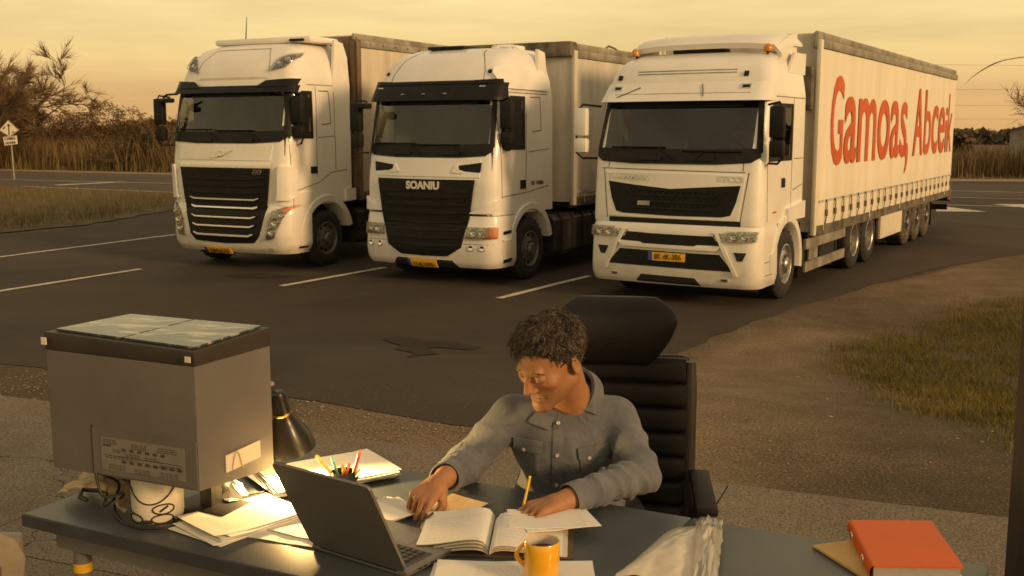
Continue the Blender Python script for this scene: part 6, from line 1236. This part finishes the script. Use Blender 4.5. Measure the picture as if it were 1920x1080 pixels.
for s in (-.08, .08): m = MB(); m.tube([(s, .06, 1.0), (s, .06, 1.09)], .01, 8); m.build('headrest_stem', M_['chrome'], CH)
m = MB(); m.box(-.25, .25, -.46, .02, .40, .50, bev=.04); m.build('seat', M_['leather'], CH, 50)
for s in (-1, 1):
    m = MB(); m.tube([(s*.25, -.02, .44), (s*.265, -.02, .55), (s*.265, -.05, .66)], .018, 8); m.build('armrest_support', M_['leather_edge'], CH)
    m = MB(); m.box(s*.265-.032, s*.265+.032, -.36, .0, .655, .685, bev=.012); m.build('armrest', M_['leather'], CH, 50)
m = MB(); m.tube([(0, -.2, .1), (0, -.2, .40)], .03, 12); m.build('gas_column', M_['leather_edge'], CH)
for k in range(5):
    a = 2*math.pi*k/5+.3; m = MB(); m.tube([(0, -.2, .11), (.28*math.cos(a), -.2+.28*math.sin(a), .07)], [.028, .016], 8); lg = m.build('base_leg', M_['leather_edge'], CH); m = MB(); m.lathe([(.001, -.02), (.026, -.02), (.026, .02), (.001, .02)], 14, Matrix.Translation((.28*math.cos(a), -.2+.28*math.sin(a), .027)) @ Matrix.Rotation(math.pi/2, 4, 'X')); m.build('castor', M_['cable'], lg)
# ================================================================ the man: signed distance body, turned into one mesh
class Sdf:
    def __init__(s): s.P = []
    def cone(s, a, b, r1, r2, k=.01, op='+'):
        a, b = np.array(a, float), np.array(b, float); ba = b-a; bb = ba@ba+1e-12
        def f(p): q = p-a; h = np.clip(q@ba/bb, 0, 1); return np.linalg.norm(q-h[:, None]*ba, axis=1)-(r1+(r2-r1)*h)
        s.P.append((f, k, op, (a+b)/2, np.linalg.norm(ba)/2+max(r1, r2))); return s
    def ell(s, c, r, R=None, k=.01, op='+'):
        c, r = np.array(c, float), np.array(r, float); R = np.eye(3) if R is None else np.array(R)
        def f(p): q = (p-c)@R; k0 = np.linalg.norm(q/r, axis=1); k1 = np.linalg.norm(q/(r*r), axis=1)+1e-9; return k0*(k0-1)/k1
        s.P.append((f, k, op, c, r.max())); return s
    def __call__(s, p, cull=None):
        d = np.full(len(p), 10.)
        for f, k, op, c, rad in s.P:
            if cull is not None and np.linalg.norm(c-cull[0])-rad-cull[1] > .07: continue
            e = f(p)
            if op == '+':
                h = np.clip(.5+.5*(d-e)/k, 0, 1); d = d+(e-d)*h-k*h*(1-h)
            else:
                h = np.clip(.5-.5*(d+e)/k, 0, 1); d = d+(-e-d)*h+k*h*(1-h)
        return d
def surf(fun, lo, hi, h, nb=20):
    """sparse surface nets"""
    lo = np.array(lo, float); dim = np.ceil((np.array(hi)-lo)/h).astype(int)+1; KX, KY = dim[1]*dim[2]+0, dim[2]; keys = []; pos = []; quads = []
    cs = np.array([[i, j, k] for i in (0, 1) for j in (0, 1) for k in (0, 1)])
    for bx in range(0, dim[0], nb):
        for by in range(0, dim[1], nb):
            for bz in range(0, dim[2], nb):
                b0 = np.array([bx, by, bz]); c = lo+(b0+nb/2)*h; rad = nb*h*.87+h
                if abs(float(fun(c[None], None)[0])) > rad*1.5+.02: continue
                n = nb+2; ax = [lo[i]+(b0[i]-1+np.arange(n+1))*h for i in range(3)]; G = np.stack(np.meshgrid(*ax, indexing='ij'), -1).reshape(-1, 3); D = fun(G, (c, rad*1.15)).reshape(n+1, n+1, n+1)
                S = D < 0
                if S.all() or not S.any(): continue
                # cell vertices for own cells (index 1..nb)
                cnt = np.zeros((n, n, n)); acc = np.zeros((n, n, n, 3))
                for axn in range(3):
                    for o1 in (0, 1):
                        for o2 in (0, 1):
                            off = [0, 0, 0]; oth = [i for i in range(3) if i != axn]; off[oth[0]] = o1; off[oth[1]] = o2
                            A0 = D[off[0]:off[0]+n, off[1]:off[1]+n, off[2]:off[2]+n]; of2 = list(off); of2[axn] += 1; A1 = D[of2[0]:of2[0]+n, of2[1]:of2[1]+n, of2[2]:of2[2]+n]
                            cr = (A0 < 0) != (A1 < 0); t = np.where(cr, A0/(A0-A1+1e-20), 0); cnt += cr
                            for q in range(3): acc[..., q] += np.where(cr, (t if q == axn else off[q]), 0)
                own = np.zeros((n, n, n), bool); own[1:nb+1, 1:nb+1, 1:nb+1] = True; ii = np.argwhere((cnt > 0) & own)
                if len(ii):
                    pp = acc[ii[:, 0], ii[:, 1], ii[:, 2]]/cnt[ii[:, 0], ii[:, 1], ii[:, 2]][:, None]; gi = ii+b0-1; keys.append(gi[:, 0]*1000000+gi[:, 1]*1000+gi[:, 2]); pos.append(lo+(gi+pp)*h)
                for axn in range(3):
                    of2 = [0, 0, 0]; of2[axn] = 1; A0 = S[1:nb+1, 1:nb+1, 1:nb+1]; A1 = S[1+of2[0]:nb+1+of2[0], 1+of2[1]:nb+1+of2[1], 1+of2[2]:nb+1+of2[2]]; e_ = np.argwhere(A0 != A1)
                    if not len(e_): continue
                    fl = A0[e_[:, 0], e_[:, 1], e_[:, 2]]; g = e_+b0; a, b = [(1, 2), (2, 0), (0, 1)][axn]; K = []
                    for da, db in ((1, 1), (0, 1), (0, 0), (1, 0)):
                        q = g.copy(); q[:, a] -= da; q[:, b] -= db; K.append(q[:, 0]*1000000+q[:, 1]*1000+q[:, 2])
                    K = np.stack(K, 1); K[~fl] = K[~fl][:, ::-1]; quads.append(K)
    keys = np.concatenate(keys); pos = np.concatenate(pos); Q = np.concatenate(quads); o_ = np.argsort(keys); keys = keys[o_]; pos = pos[o_]
    idx = np.searchsorted(keys, Q); idx = np.clip(idx, 0, len(keys)-1); ok = (keys[idx] == Q).all(1); return pos, idx[ok]
def nrm(v): v = np.array(v, float); return v/np.linalg.norm(v)
# --- joints
HEADC = np.array([.104, 2.885, 1.777]); yaw_h, pit_h, rol_h = math.radians(47), math.radians(27), math.radians(-4)
fh = np.array([-math.sin(yaw_h), -math.cos(yaw_h), 0]); lh = np.array([math.cos(yaw_h), -math.sin(yaw_h), 0]); hf = fh*math.cos(pit_h)+np.array([0, 0, -math.sin(pit_h)]); hu = fh*math.sin(pit_h)+np.array([0, 0, math.cos(pit_h)])
hl_, hu = lh*math.cos(rol_h)+hu*math.sin(rol_h), hu*math.cos(rol_h)-lh*math.sin(rol_h)
HR = np.stack([hl_, hf, hu], 1)                                   # columns: his left, forward, up
HS = 1.03
def hp(x, y, z): return HEADC+HR@(np.array([x, y, z])*HS)
NECK = np.array([.175, 3.015, 1.655]); CHEST = np.array([.160, 3.055, 1.50]); BELLY = np.array([.175, 3.12, 1.30]); PELV = np.array([.20, 3.20, 1.19])
SR, SL = np.array([-.005, 3.025, 1.580]), np.array([.312, 3.045, 1.568]); ER, EL = np.array([-.140, 2.965, 1.445]), np.array([.362, 2.870, 1.452]); WR, WL = np.array([-.180, 2.765, 1.478]), np.array([.150, 2.668, 1.452])
body = Sdf()
body.cone(PELV, BELLY, .105, .09, .03).cone(BELLY, CHEST, .09, .075, .04).cone(SR*.8+CHEST*.2, SL*.8+CHEST*.2, .045, .045, .03).cone(CHEST+[0, .02, 0], NECK-[0, 0, .03], .075, .055, .03)
body.cone(NECK+[0, .012, -.05], hp(0, -.03, -.06), .058, .054, .03)
for S_, E_, W_ in ((SR, ER, WR), (SL, EL, WL)): body.cone(S_, E_, .040, .034, .02).cone(E_, W_, .034, .027, .02)
for s, hx in ((-1, .10), (1, .30)):
    hip = np.array([hx, 3.16, 1.17]); kn = np.array([hx+s*.03-.05, 2.78, 1.14]); an = np.array([hx+s*.03-.06, 2.80, .76]); body.cone(hip, kn, .085, .06, .03).cone(kn, an, .058, .04, .02).cone(an+[0, 0, -.05], an+[0, -.15, -.065], .04, .032, .02)
# head
body.ell(hp(0, -.018, .030), np.array([.075, .094, .088])*HS, HR, .02).ell(hp(0, .030, -.028), np.array([.058, .060, .080])*HS, HR, .03)
for s in (-1, 1):
    body.cone(hp(s*.047, -.002, -.058), hp(s*.014, .072, -.100), .020*HS, .017*HS, .03).ell(hp(s*.043, .058, -.022), np.array([.022, .02, .018])*HS, HR, .018)
body.ell(hp(0, .078, -.101), np.array([.019, .016, .016])*HS, HR, .016).cone(hp(-.030, .080, .016), hp(.030, .080, .016), .0125*HS, .0125*HS, .014)
for s in (-1, 1): body.ell(hp(s*.031, .098, .000), np.array([.018, .017, .012])*HS, HR, .012, '-')
for s in (-1, 1): body.ell(hp(s*.031, .0765, -.002), np.array([.0145, .0125, .0115])*HS, HR, .003)
body.cone(hp(0, .086, .010), hp(0, .1075, -.034), .0075*HS, .0105*HS, .012)
for s in (-1, 1): body.ell(hp(s*.0125, .096, -.038), np.array([.0075, .011, .0075])*HS, HR, .006)
body.cone(hp(-.018, .0855, -.0625), hp(.018, .0855, -.0625), .0048*HS, .0048*HS, .006).cone(hp(-.015, .0850, -.0745), hp(.015, .0850, -.0745), .0058*HS, .0058*HS, .006).cone(hp(-.024, .092, -.0685), hp(.024, .092, -.0685), .0022, .0022, .004, '-')
for s in (-1, 1):
    er = HR@np.array(Euler((math.radians(-12), 0, math.radians(s*-22))).to_matrix()); body.ell(hp(s*.079, -.014, -.012), np.array([.0085, .0185, .032])*HS, er, .006).ell(hp(s*.088, -.011, -.010), np.array([.006, .011, .020])*HS, er, .005, '-')
# hands
def hand(wr, fwd, palm, thumb_side, curls, lat_spread=1., thumb=None):
    f = nrm(fwd); n = nrm(np.array(palm)-f*np.dot(f, palm)); l = np.cross(n, f)*thumb_side          # l points to the thumb side
    H = lambda a, b, c: wr+f*a+l*b+n*c
    body.cone(wr-f*.03, H(.02, 0, 0), .026, .027, .015)
    for b in (.029, .010, -.010, -.028): body.cone(H(.015, b*.55, 0), H(.084-abs(b-.005)*.25, b, -.003), .017, .0115, .010)
    segs = {'i': (.030, .043, .027, .021, .0086), 'm': (.010, .048, .031, .022, .0088), 'r': (-.010, .044, .029, .021, .0084), 'p': (-.029, .034, .022, .018, .0076)}; tips = {}
    for kf, (b, l1, l2, l3, r) in segs.items():
        p = H(.088-abs(b-.005)*.25, b*1.02, -.003); c = 0; d_ = f; sp = (b*.9)*lat_spread
        for i, (ln_, cu) in enumerate(zip((l1, l2, l3), curls[kf])):
            c += math.radians(cu); d_ = nrm((f*math.cos(c)+n*math.sin(c))+l*sp*3*math.cos(c)); q = p+d_*ln_; body.cone(p, q, r*(1-.07*i), r*(.93-.07*i), .002 if i else .004); p = q
        tips[kf] = p
    t0 = H(.022, .022, .006); ps = thumb or ((.050, .046, .020), (.082, .048, .036), (.104, .036, .046)); pts = [t0]+[H(*q) for q in ps]
    for i in range(3): body.cone(pts[i], pts[i+1], (.016, .0115, .0102)[i], (.0115, .0102, .0080)[i], .006)
    tips['t'] = pts[-1]; return tips, H
tR, HRH = hand(WR+[-.012, -.03, -.004], (-.58, -.78, -.34), (-.05, .30, -1), -1, {'i': (40, 16, 8), 'm': (48, 28, 14), 'r': (62, 60, 30), 'p': (60, 66, 34)}, 1.0, ((.045, .042, .026), (.078, .040, .048), (.100, .028, .066)))
tL, HLH = hand(WL+[-.020, -.012, -.004], (-.86, -.48, -.10), (.10, .10, -1), 1, {'i': (22, 36, 18), 'm': (27, 42, 20), 'r': (31, 45, 22), 'p': (34, 42, 22)}, 1.1, ((.046, .040, .022), (.076, .036, .040), (.098, .022, .052)))
lo, hi = (-.42, 2.45, .66), (.55, 3.40, 1.95)
BV, BF = surf(lambda p, c: body(p, c), lo, hi, .0034)
MAN = empty('person', (PELV[0], PELV[1], TERR+.46), 0, 'seated man in a grey blue shirt writing at the desk', 'person'); MO = np.array([PELV[0], PELV[1], TERR+.46])
def skin_mat():
    m = bpy.data.materials.new('skin'); m.use_nodes = True; t = m.node_tree; b = t.nodes['Principled BSDF']; A = t.nodes.new; K = t.links.new
    at = A('ShaderNodeAttribute'); at.attribute_name = 'tone'; n = A('ShaderNodeTexNoise'); n.inputs['Scale'].default_value = 60; n.inputs['Detail'].default_value = 5; co = A('ShaderNodeTexCoord'); K(co.outputs['Object'], n.inputs['Vector'])
    mr = A('ShaderNodeMapRange'); mr.inputs[3].default_value = .86; mr.inputs[4].default_value = 1.14; K(n.outputs[0], mr.inputs[0]); mx = A('ShaderNodeMix'); mx.data_type = 'RGBA'; mx.blend_type = 'MULTIPLY'; mx.inputs[0].default_value = 1; K(at.outputs['Color'], mx.inputs[6]); K(mr.outputs[0], mx.inputs[7]); K(mx.outputs[2], b.inputs['Base Color'])
    b.inputs['Roughness'].default_value = .58; b.inputs['Subsurface Weight'].default_value = .12; b.inputs['Subsurface Radius'].default_value = (.9, .3, .15); b.inputs['Subsurface Scale'].default_value = .01
    bu = A('ShaderNodeBump'); bu.inputs['Strength'].default_value = .12; bu.inputs['Distance'].default_value = .003; n2 = A('ShaderNodeTexNoise'); n2.inputs['Scale'].default_value = 260; K(co.outputs['Object'], n2.inputs['Vector']); K(n2.outputs[0], bu.inputs['Height']); K(bu.outputs[0], b.inputs['Normal']); return m
M_['skin'] = skin_mat()
bo = mk('body', BV-MO, BF, M_['skin'], MAN, 180)
hloc = ((BV-HEADC)@HR)/HS; tone = np.tile(np.array([.34, .160, .068]), (len(BV), 1)); x, y, z = hloc.T; inh = np.linalg.norm(hloc, axis=1) < .17
def blend(mask, c): global tone; tone = tone*(1-mask[:, None])+np.array(c)*mask[:, None]
g = lambda cx, cy, cz, sx, sy, sz: np.exp(-(((x-cx)/sx)**2+((y-cy)/sy)**2+((z-cz)/sz)**2))*inh
blend(np.clip(.55*g(0, .07, -.085, .055, .06, .030)+.4*g(0, .09, -.05, .03, .03, .010)+.35*g(.05, .03, -.07, .03, .05, .03)+.35*g(-.05, .03, -.07, .03, .05, .03), 0, .6), (.165, .088, .046))
blend(np.clip(.8*g(0, .09, -.069, .022, .02, .010), 0, .7), (.25, .090, .050)); blend(np.clip(.5*(g(.05, .06, -.03, .02, .03, .02)+g(-.05, .06, -.03, .02, .03, .02)+g(0, .115, -.035, .012, .02, .012)), 0, .5), (.37, .135, .062))
for s in (-1, 1): blend(np.clip(.75*g(s*.031, .088, -.0065, .014, .02, .0022), 0, .8), (.03, .018, .012)); blend(np.clip(.35*g(s*.031, .085, .006, .016, .02, .008), 0, .4), (.20, .09, .045))
ca = bo.data.color_attributes.new('tone', 'FLOAT_COLOR', 'POINT'); ca.data.foreach_set('color', np.concatenate([tone, np.ones((len(tone), 1))], 1).astype(np.float32).reshape(-1))
# --- shirt
def cloth_mat():
    m = pm('washed grey blue shirt cloth', (.094, .103, .121), .88, col2=(.138, .147, .165), scale=11, bump=.3, bscale=420, sheen=.12, detail=8); t = m.node_tree; b = t.nodes['Principled BSDF']; fine = b.inputs['Normal'].links[0].from_node
    co = t.nodes.new('ShaderNodeTexCoord'); n = t.nodes.new('ShaderNodeTexNoise'); n.inputs['Scale'].default_value = 16; n.inputs['Detail'].default_value = 3; n.inputs['Distortion'].default_value = 1.6; n.noise_type = 'RIDGED_MULTIFRACTAL'; t.links.new(co.outputs['Object'], n.inputs['Vector'])
    bu = t.nodes.new('ShaderNodeBump'); bu.inputs['Strength'].default_value = .5; bu.inputs['Distance'].default_value = .012; t.links.new(n.outputs[0], bu.inputs['Height']); t.links.new(bu.outputs[0], fine.inputs['Normal']); return m
def ridge(p, K, ph, sharp=1.): return 1-np.abs(np.sin(p@K+ph))**sharp
SH = Sdf()
SH.cone(PELV+[0, 0, -.02], BELLY, .150, .148, .03).ell(BELLY+[0, -.01, .02], (.158, .120, .16), None, .05).ell(CHEST+[0, .0, .0], (.168, .122, .15), None, .05)
SH.cone(SR+[.02, 0, -.005], SL+[-.02, 0, -.005], .062, .062, .06).cone(NECK+[.0, .03, -.075], NECK+[0, .03, -.045], .085, .066, .035)
for S_, E_, W_ in ((SR, ER, WR), (SL, EL, WL)): SH.cone(S_, E_, .059, .050, .03).cone(E_, W_*.86+E_*.14, .050, .040, .025)
def seg_t(p, a, b): ba = b-a; return (p-a)@ba/(ba@ba)
def shirt(p, c):
    d = SH(p, c)
    if c is None: return d
    q = p*1.; w1 = np.stack([np.sin(p[:, 2]*23+p[:, 0]*9), np.sin(p[:, 0]*21+1), np.sin(p[:, 1]*19+p[:, 2]*11)], 1)*.012; q = p+w1
    f = .0050*ridge(q, np.array([34., 8, 12]), .3, .8)*np.exp(-((p[:, 2]-1.40)/.11)**2)*(p[:, 1] < 3.2)
    f += .0045*ridge(q, np.array([14., -10, 42]), 1.1, .8)*np.exp(-((p[:, 2]-1.27)/.09)**2)
    for S_, E_, W_, sg in ((SR, ER, WR, 1), (SL, EL, WL, -1)):
        ta = seg_t(p, S_, E_); tf = seg_t(p, E_, W_); da = np.linalg.norm(p-(S_+np.clip(ta, 0, 1)[:, None]*(E_-S_)), axis=1); df = np.linalg.norm(p-(E_+np.clip(tf, 0, 1)[:, None]*(W_-E_)), axis=1)
        wa = np.exp(-(np.clip(da-.03, 0, 1)/.05)**2)*np.exp(-((ta-.75)/.45)**2); f += .0075*wa*ridge(q, 48*nrm(E_-S_)+18*sg*np.array([1, 0, 0]), .5, .7)
        wf = np.exp(-(np.clip(df-.03, 0, 1)/.04)**2)*np.exp(-((tf-.30)/.38)**2); f += .0065*wf*ridge(q, 62*nrm(W_-E_)+24*np.array([0, 0, sg]), 1.7, .7)
        wc = np.exp(-(np.clip(df-.02, 0, 1)/.04)**2)*np.exp(-((tf-.74)/.10)**2); f += .0045*wc*ridge(q, 95*nrm(W_-E_), .2, .8)
    return d-f*2.1+.0045
SV, SF = surf(shirt, (-.30, 2.55, 1.08), (.58, 3.42, 1.78), .0048)
M_['denim'] = cloth_mat()
M_['denim_dark'] = pm('shirt seams', (.085, .090, .100), .85, var=.1)
so = mk('shirt', SV-MO, SF, M_['denim'], MAN, 180)
CAMP = np.array([0, 0, CAM_H])
def march(px, py, fun, t0=1.9, t1=3.9):
    r = ray(px, py); r = r/np.linalg.norm(r); t = t0
    for _ in range(160):
        p = CAMP+r*t; d = float(fun(p[None], (p, 9.))[0])
        if d < .0006: break
        t += max(d*.7, .0008)
        if t > t1: return None
    return CAMP+r*t
def sgrad(fun, p):
    e = .006; g_ = np.array([float(fun((p+e*v)[None], (p, 9.))[0]-fun((p-e*v)[None], (p, 9.))[0]) for v in np.eye(3)]); return nrm(g_)
def on_shirt(name, pix, off, mat, parent, nu=6, nv=6, th=.0022):
    """cloth piece lying on the shirt; pix = four corners in the photograph, found on the shirt surface"""
    Q = [np.array(q, float) for q in pix]; P = []; Pb = []
    for i in range(nv+1):
        r = []; rb = []
        for j in range(nu+1):
            u, v = j/nu, i/nv; q = (Q[0]*(1-u)+Q[1]*u)*(1-v)+(Q[3]*(1-u)+Q[2]*u)*v; p = march(q[0], q[1], shirt)
            if p is None: return None
            n = sgrad(SH, p); r.append(Vector(p+n*(off+th)-MO)); rb.append(Vector(p+n*(off-.003)-MO))
        P.append(r); Pb.append(rb)
    m = MB(); m.grid(P); V0 = len(m.V); m.V += [tuple(v) for r in Pb for v in r]; nc = nu+1; nr_ = nv+1; bd = [j for j in range(nc)]+[i*nc+nc-1 for i in range(1, nr_)]+[(nr_-1)*nc+j for j in range(nc-2, -1, -1)]+[i*nc for i in range(nr_-2, 0, -1)]
    m.F += [(bd[i], V0+bd[i], V0+bd[(i+1) % len(bd)], bd[(i+1) % len(bd)]) for i in range(len(bd))]; m.M = [0]*len(m.F); return m.build(name, mat, parent, 60)
on_shirt('collar_leaf', [(1094, 728), (1124, 738), (1117, 779), (1082, 768)], .008, M_['denim'], so, 5, 5); on_shirt('collar_leaf', [(1006, 772), (1040, 784), (1030, 806), (990, 790)], .007, M_['denim'], so, 5, 5)
on_shirt('button_placket', [(1038, 792), (1058, 792), (1056, 925), (1034, 925)], .001, M_['denim'], so, 3, 14)
for nm, q in (('pocket', [(963, 834), (1015, 842), (1012, 905), (966, 900)]), ('pocket_flap', [(962, 818), (1019, 828), (1016, 850), (963, 842)]), ('pocket', [(1086, 848), (1140, 838), (1138, 878), (1090, 886)]), ('pocket_flap', [(1083, 840), (1143, 828), (1144, 850), (1085, 860)])):
    on_shirt(nm, q, .002 if nm == 'pocket' else .005, M_['denim'], so, 6, 6)
def disc_on(px, py, r, mat, nm, par, off=.006):
    p = march(px, py, shirt)
    if p is None: return
    n = sgrad(SH, p); Mx = Matrix.Translation(Vector(p+n*off-MO)) @ Vector(n).to_track_quat('Z', 'Y').to_matrix().to_4x4(); m = MB(); m.lathe([(r, -.002), (r, .001), (r*.8, .002), (r*.6, .0012), (.0005, .0012)], 14, Mx); m.build(nm, mat, par, 50)
Mbtn = pm('pearl button', (.55, .52, .46), .3)
for px, py in ((1047, 793), (1045, 853), (1044, 908), (984, 841), (1104, 857)): disc_on(px, py, .0055, Mbtn, 'button', so)
# collar: stand band and two pointed leaves round the neck
cl_ax = nrm(hp(0, -.03, -.06)-NECK); ca_ = nrm(np.cross(cl_ax, [1, 0, 0])); cb_ = np.cross(cl_ax, ca_); CB = NECK+cl_ax*.0+np.array([0, .004, -.018])
cfw = nrm(np.array([-.28, -1, 0])-cl_ax*np.dot([-.28, -1, 0], cl_ax)); crt = np.cross(cfw, cl_ax)
def cpt(a, r, h): return CB+(cfw*math.cos(a)+crt*math.sin(a))*r+cl_ax*h+cfw*(-.010)
for nm, prof in (('collar_stand', None), ('collar', None)):
    m = MB(); P = []
    for i in range(37):
        a = math.radians(14+(360-28)*i/36); fr = math.cos(a); back = (1-fr)/2
        if nm == 'collar_stand': P.append([Vector(cpt(a, .074, -.030-.02*max(0, fr)**2)-MO), Vector(cpt(a, .067, .032-.026*max(0, fr)**1.5)-MO), Vector(cpt(a, .064, .032-.026*max(0, fr)**1.5)-MO)])
        else:
            pointy = max(0, fr)**3; P.append([Vector(cpt(a, .067, .034-.026*max(0, fr)**1.5)-MO), Vector(cpt(a, .074, .037-.027*max(0, fr)**1.5)-MO), Vector(cpt(a, .081+.020*pointy, .012-.030*max(0, fr)**1.5)-MO), Vector(cpt(a-.10*math.sin(a)*pointy, .090+.040*pointy, -.014-.040*max(0, fr)**1.6)-MO), Vector(cpt(a-.10*math.sin(a)*pointy, .087+.038*pointy, -.019-.040*max(0, fr)**1.6)-MO)])
    m.grid(P); m.build(nm, M_['denim'], so, 60)
# cuffs
for E_, W_ in ((ER, WR), (EL, WL)):
    a_ = nrm(W_-E_); c = W_-a_*.055; q1 = nrm(np.cross(a_, [0, 0, 1])); q2 = np.cross(a_, q1); m = MB(); P = []
    for r, t in ((.041, 0), (.045, .004), (.0445, .030), (.0435, .058), (.041, .062), (.037, .055)): P.append([Vector(c+a_*t+(q1*math.cos(k)+q2*math.sin(k)*.92)*r*(1+.03*math.sin(3*k))-MO) for k in np.linspace(0, 2*math.pi, 25)])
    m.grid(P); m.build('cuff', M_['denim'], so, 60)
# trousers and shoes under the desk
TR = Sdf()
for s, hx in ((-1, .10), (1, .30)):
    hip = np.array([hx, 3.16, 1.17]); kn = np.array([hx+s*.03-.05, 2.78, 1.14]); an = np.array([hx+s*.03-.06, 2.80, .76]); TR.cone(hip, kn, .10, .075, .03).cone(kn, an, .073, .06, .02)
TR.cone((.10, 3.2, 1.18), (.30, 3.2, 1.18), .125, .125, .04)
TV, TF = surf(lambda p, c: TR(p, c), (-.15, 2.55, .66), (.55, 3.4, 1.36), .010); mk('trousers', TV-MO, TF, pm('dark trousers', (.03, .03, .035), .9), MAN, 180)
for s, hx in ((-1, .10), (1, .30)):
    an = np.array([hx+s*.03-.06, 2.80, .70]); z_ = Sdf(); z_.cone(an+[0, .03, .03], an+[0, -.16, .0], .048, .040, .02); a, b = surf(lambda p, c: z_(p, c), an-[.12, .26, .1], an+[.12, .12, .14], .008); mk('shoe', a-MO, b, M_['leather'], MAN, 180)
# --- hair: base cap plus thousands of short wavy locks
HS_ = Sdf(); HS_.ell(hp(0, -.020, .034), np.array([.0795, .0985, .0885])*HS, HR, .02).ell(hp(-.008, .030, .072), np.array([.060, .062, .044])*HS, HR, .03)
def hairf(p, c):
    d = HS_(p, c)
    if c is None: return d
    q = ((p-HEADC)@HR)/HS; x, y, z = q.T; n = np.sin(x*150+np.sin(z*90)*1.3)*np.sin(y*140+np.sin(x*80)*1.4)*np.sin(z*150+1+np.sin(y*90))
    line = np.where(y > .0, .064+.010*np.clip(1-(x/.06)**2, 0, 1)-.75*np.clip(.070-y, 0, .070), -.055+.9*np.clip(y+.035, 0, .04))  # hair border height
    line = np.where(np.abs(x) > .058, np.maximum(line, np.where(y > -.030, .012+np.clip(y, 0, 1)*.8, -.06)), line)
    return np.maximum(d-.0035*n, (line-z)*.8)
HV, HF = surf(hairf, HEADC-.16, HEADC+.19, .0034)
M_['hair'] = pm('grey brown hair', (.020, .014, .010), .6, col2=(.085, .062, .044), scale=30, spec=.25, vmix=(.35, .7)); M_['hair_grey'] = pm('greying hair locks', (.075, .058, .044), .55, col2=(.24, .20, .155), scale=35, spec=.3)
ho = mk('hair', HV-MO, HF, M_['hair'], MAN, 180)
rgh = np.random.default_rng(77); me = ho.data; nrmv = np.zeros(len(me.vertices)*3, np.float32); me.vertices.foreach_get('normal', nrmv); nrmv = nrmv.reshape(-1, 3); ql = ((HV-HEADC)@HR)/HS; lin = hairf(HV-nrmv*.004, (HEADC, .3)); outer = np.where((HS_(HV, (HEADC, .3)) > -.012))[0]
def locks(name, n, mat, sel, ln, r):
    idx = outer[sel(ql[outer])]; idx = idx[~((ql[idx][:, 1] > .045) & (ql[idx][:, 2] < .080))]; pick = rgh.choice(idx, n); V = []; F = []
    for i in pick:
        p = HV[i]-nrmv[i]*.003; nn = nrmv[i]; t = np.cross(nn, rgh.normal(size=3)); t = nrm(t); dn = -HR[:, 2]*.5+HR[:, 1]*(.55 if ql[i][2] > .07 else -.1); t = nrm(t*.42+(dn-nn*np.dot(dn, nn))); b = np.cross(nn, t); L_ = ln*rgh.uniform(.6, 1.4); ph = rgh.uniform(0, 6.3); tw = rgh.uniform(3, 6.5); base = len(V); k_ = 6; rr = r*rgh.uniform(.7, 1.3)
        for s in range(k_):
            u = s/(k_-1); c = p+t*L_*u*.8+nn*(L_*.13*math.sin(math.pi*u*.8)+.003*math.sin(ph+tw*u))+b*L_*.16*math.sin(ph+tw*u); w_ = rr*(1-.75*u**2)
            V += [c+b*w_, c+nn*w_*.9, c-b*w_]
        for s in range(k_-1):
            for q in range(3): F.append((base+s*3+q, base+s*3+(q+1) % 3, base+s*3+3+(q+1) % 3, base+s*3+3+q))
    o_ = mk(name, np.array(V)-MO, F, mat, ho, 180); o_['kind'] = 'stuff'; return o_
locks('hair_locks', 2600, M_['hair'], lambda q: q[:, 2] > -.2, .031, .0018); locks('grey_locks', 2400, M_['hair_grey'], lambda q: (q[:, 2] < .075) | (np.random.default_rng(2).uniform(0, 1, len(q)) < .42), .024, .0013)
# eyebrows
m = MB()
for s in (-1, 1):
    for k in range(46):
        u = rgh.uniform(-1, 1); xx = s*(.031+.021*u); p = hp(xx, .0915-.010*((abs(xx)-.02)/.03)**2*1.4, .0165+.004*(1-u*u)*1+rgh.normal()*.0016); q = p+HR@np.array([s*.006, -.001, .001*rgh.normal()+.001]); m.tube([p-MO, q-MO], [.0009, .0004], 3)
o_ = m.build('eyebrows', M_['hair'], ho, None); o_['kind'] = 'stuff'
# ring, pencil, pen
m = MB(); pr = HRH(.088, -.011, -.003)+(tR['r']-HRH(.088, -.011, -.003))*.22; m.lathe([(.0098, -.002), (.0106, 0), (.0098, .002)], 16, Matrix.Translation(Vector(pr-MO)) @ Vector(nrm(np.array([-.35, -.55, -.75]))).to_track_quat('Z', 'Y').to_matrix().to_4x4()); m.build('ring', M_['brass'], MAN)
pt = (tL['i']*.5+tL['t']*.5); ptop = at_y(993, 898, pt[1]+.03); pd = nrm(ptop-pt); ptip = pt-pd*.035
PEN = empty('pencil', ptip, 0, 'yellow pencil held upright in the writing hand', 'pencil'); m = MB(); m.tube([pd*.014, pd*float(np.linalg.norm(ptop-ptip))], .0038, 6); m.build('shaft', M_['pencil'], PEN, 30); m = MB(); m.tube([(0, 0, 0), pd*.014], [.0006, .0038], 6); m.build('tip', M_['kraft'], PEN)
m = MB(); m.tube([pd*float(np.linalg.norm(ptop-ptip)), pd*(float(np.linalg.norm(ptop-ptip))+.008)], .0036, 8); m.build('eraser', M_['brass'], PEN)
p0, p1 = dd(768, 995, DZ+.008), dd(778, 985, DZ+.012); P2_ = dd(800, 962, DZ+.045); PE2 = empty('pen', p0, 0, 'thin dark pen beside the right hand', 'pen'); m = MB(); m.tube([(0, 0, 0), Vector(dd(795, 975, DZ+.02)-p0)], [.0015, .0035], 7); m.build('barrel', M_['cable'], PE2); m = MB(); m.tube([Vector(dd(795, 975, DZ+.02)-p0), Vector(dd(812, 962, DZ+.03)-p0)], .0036, 7); m.build('cap', M_['cable'], PE2)
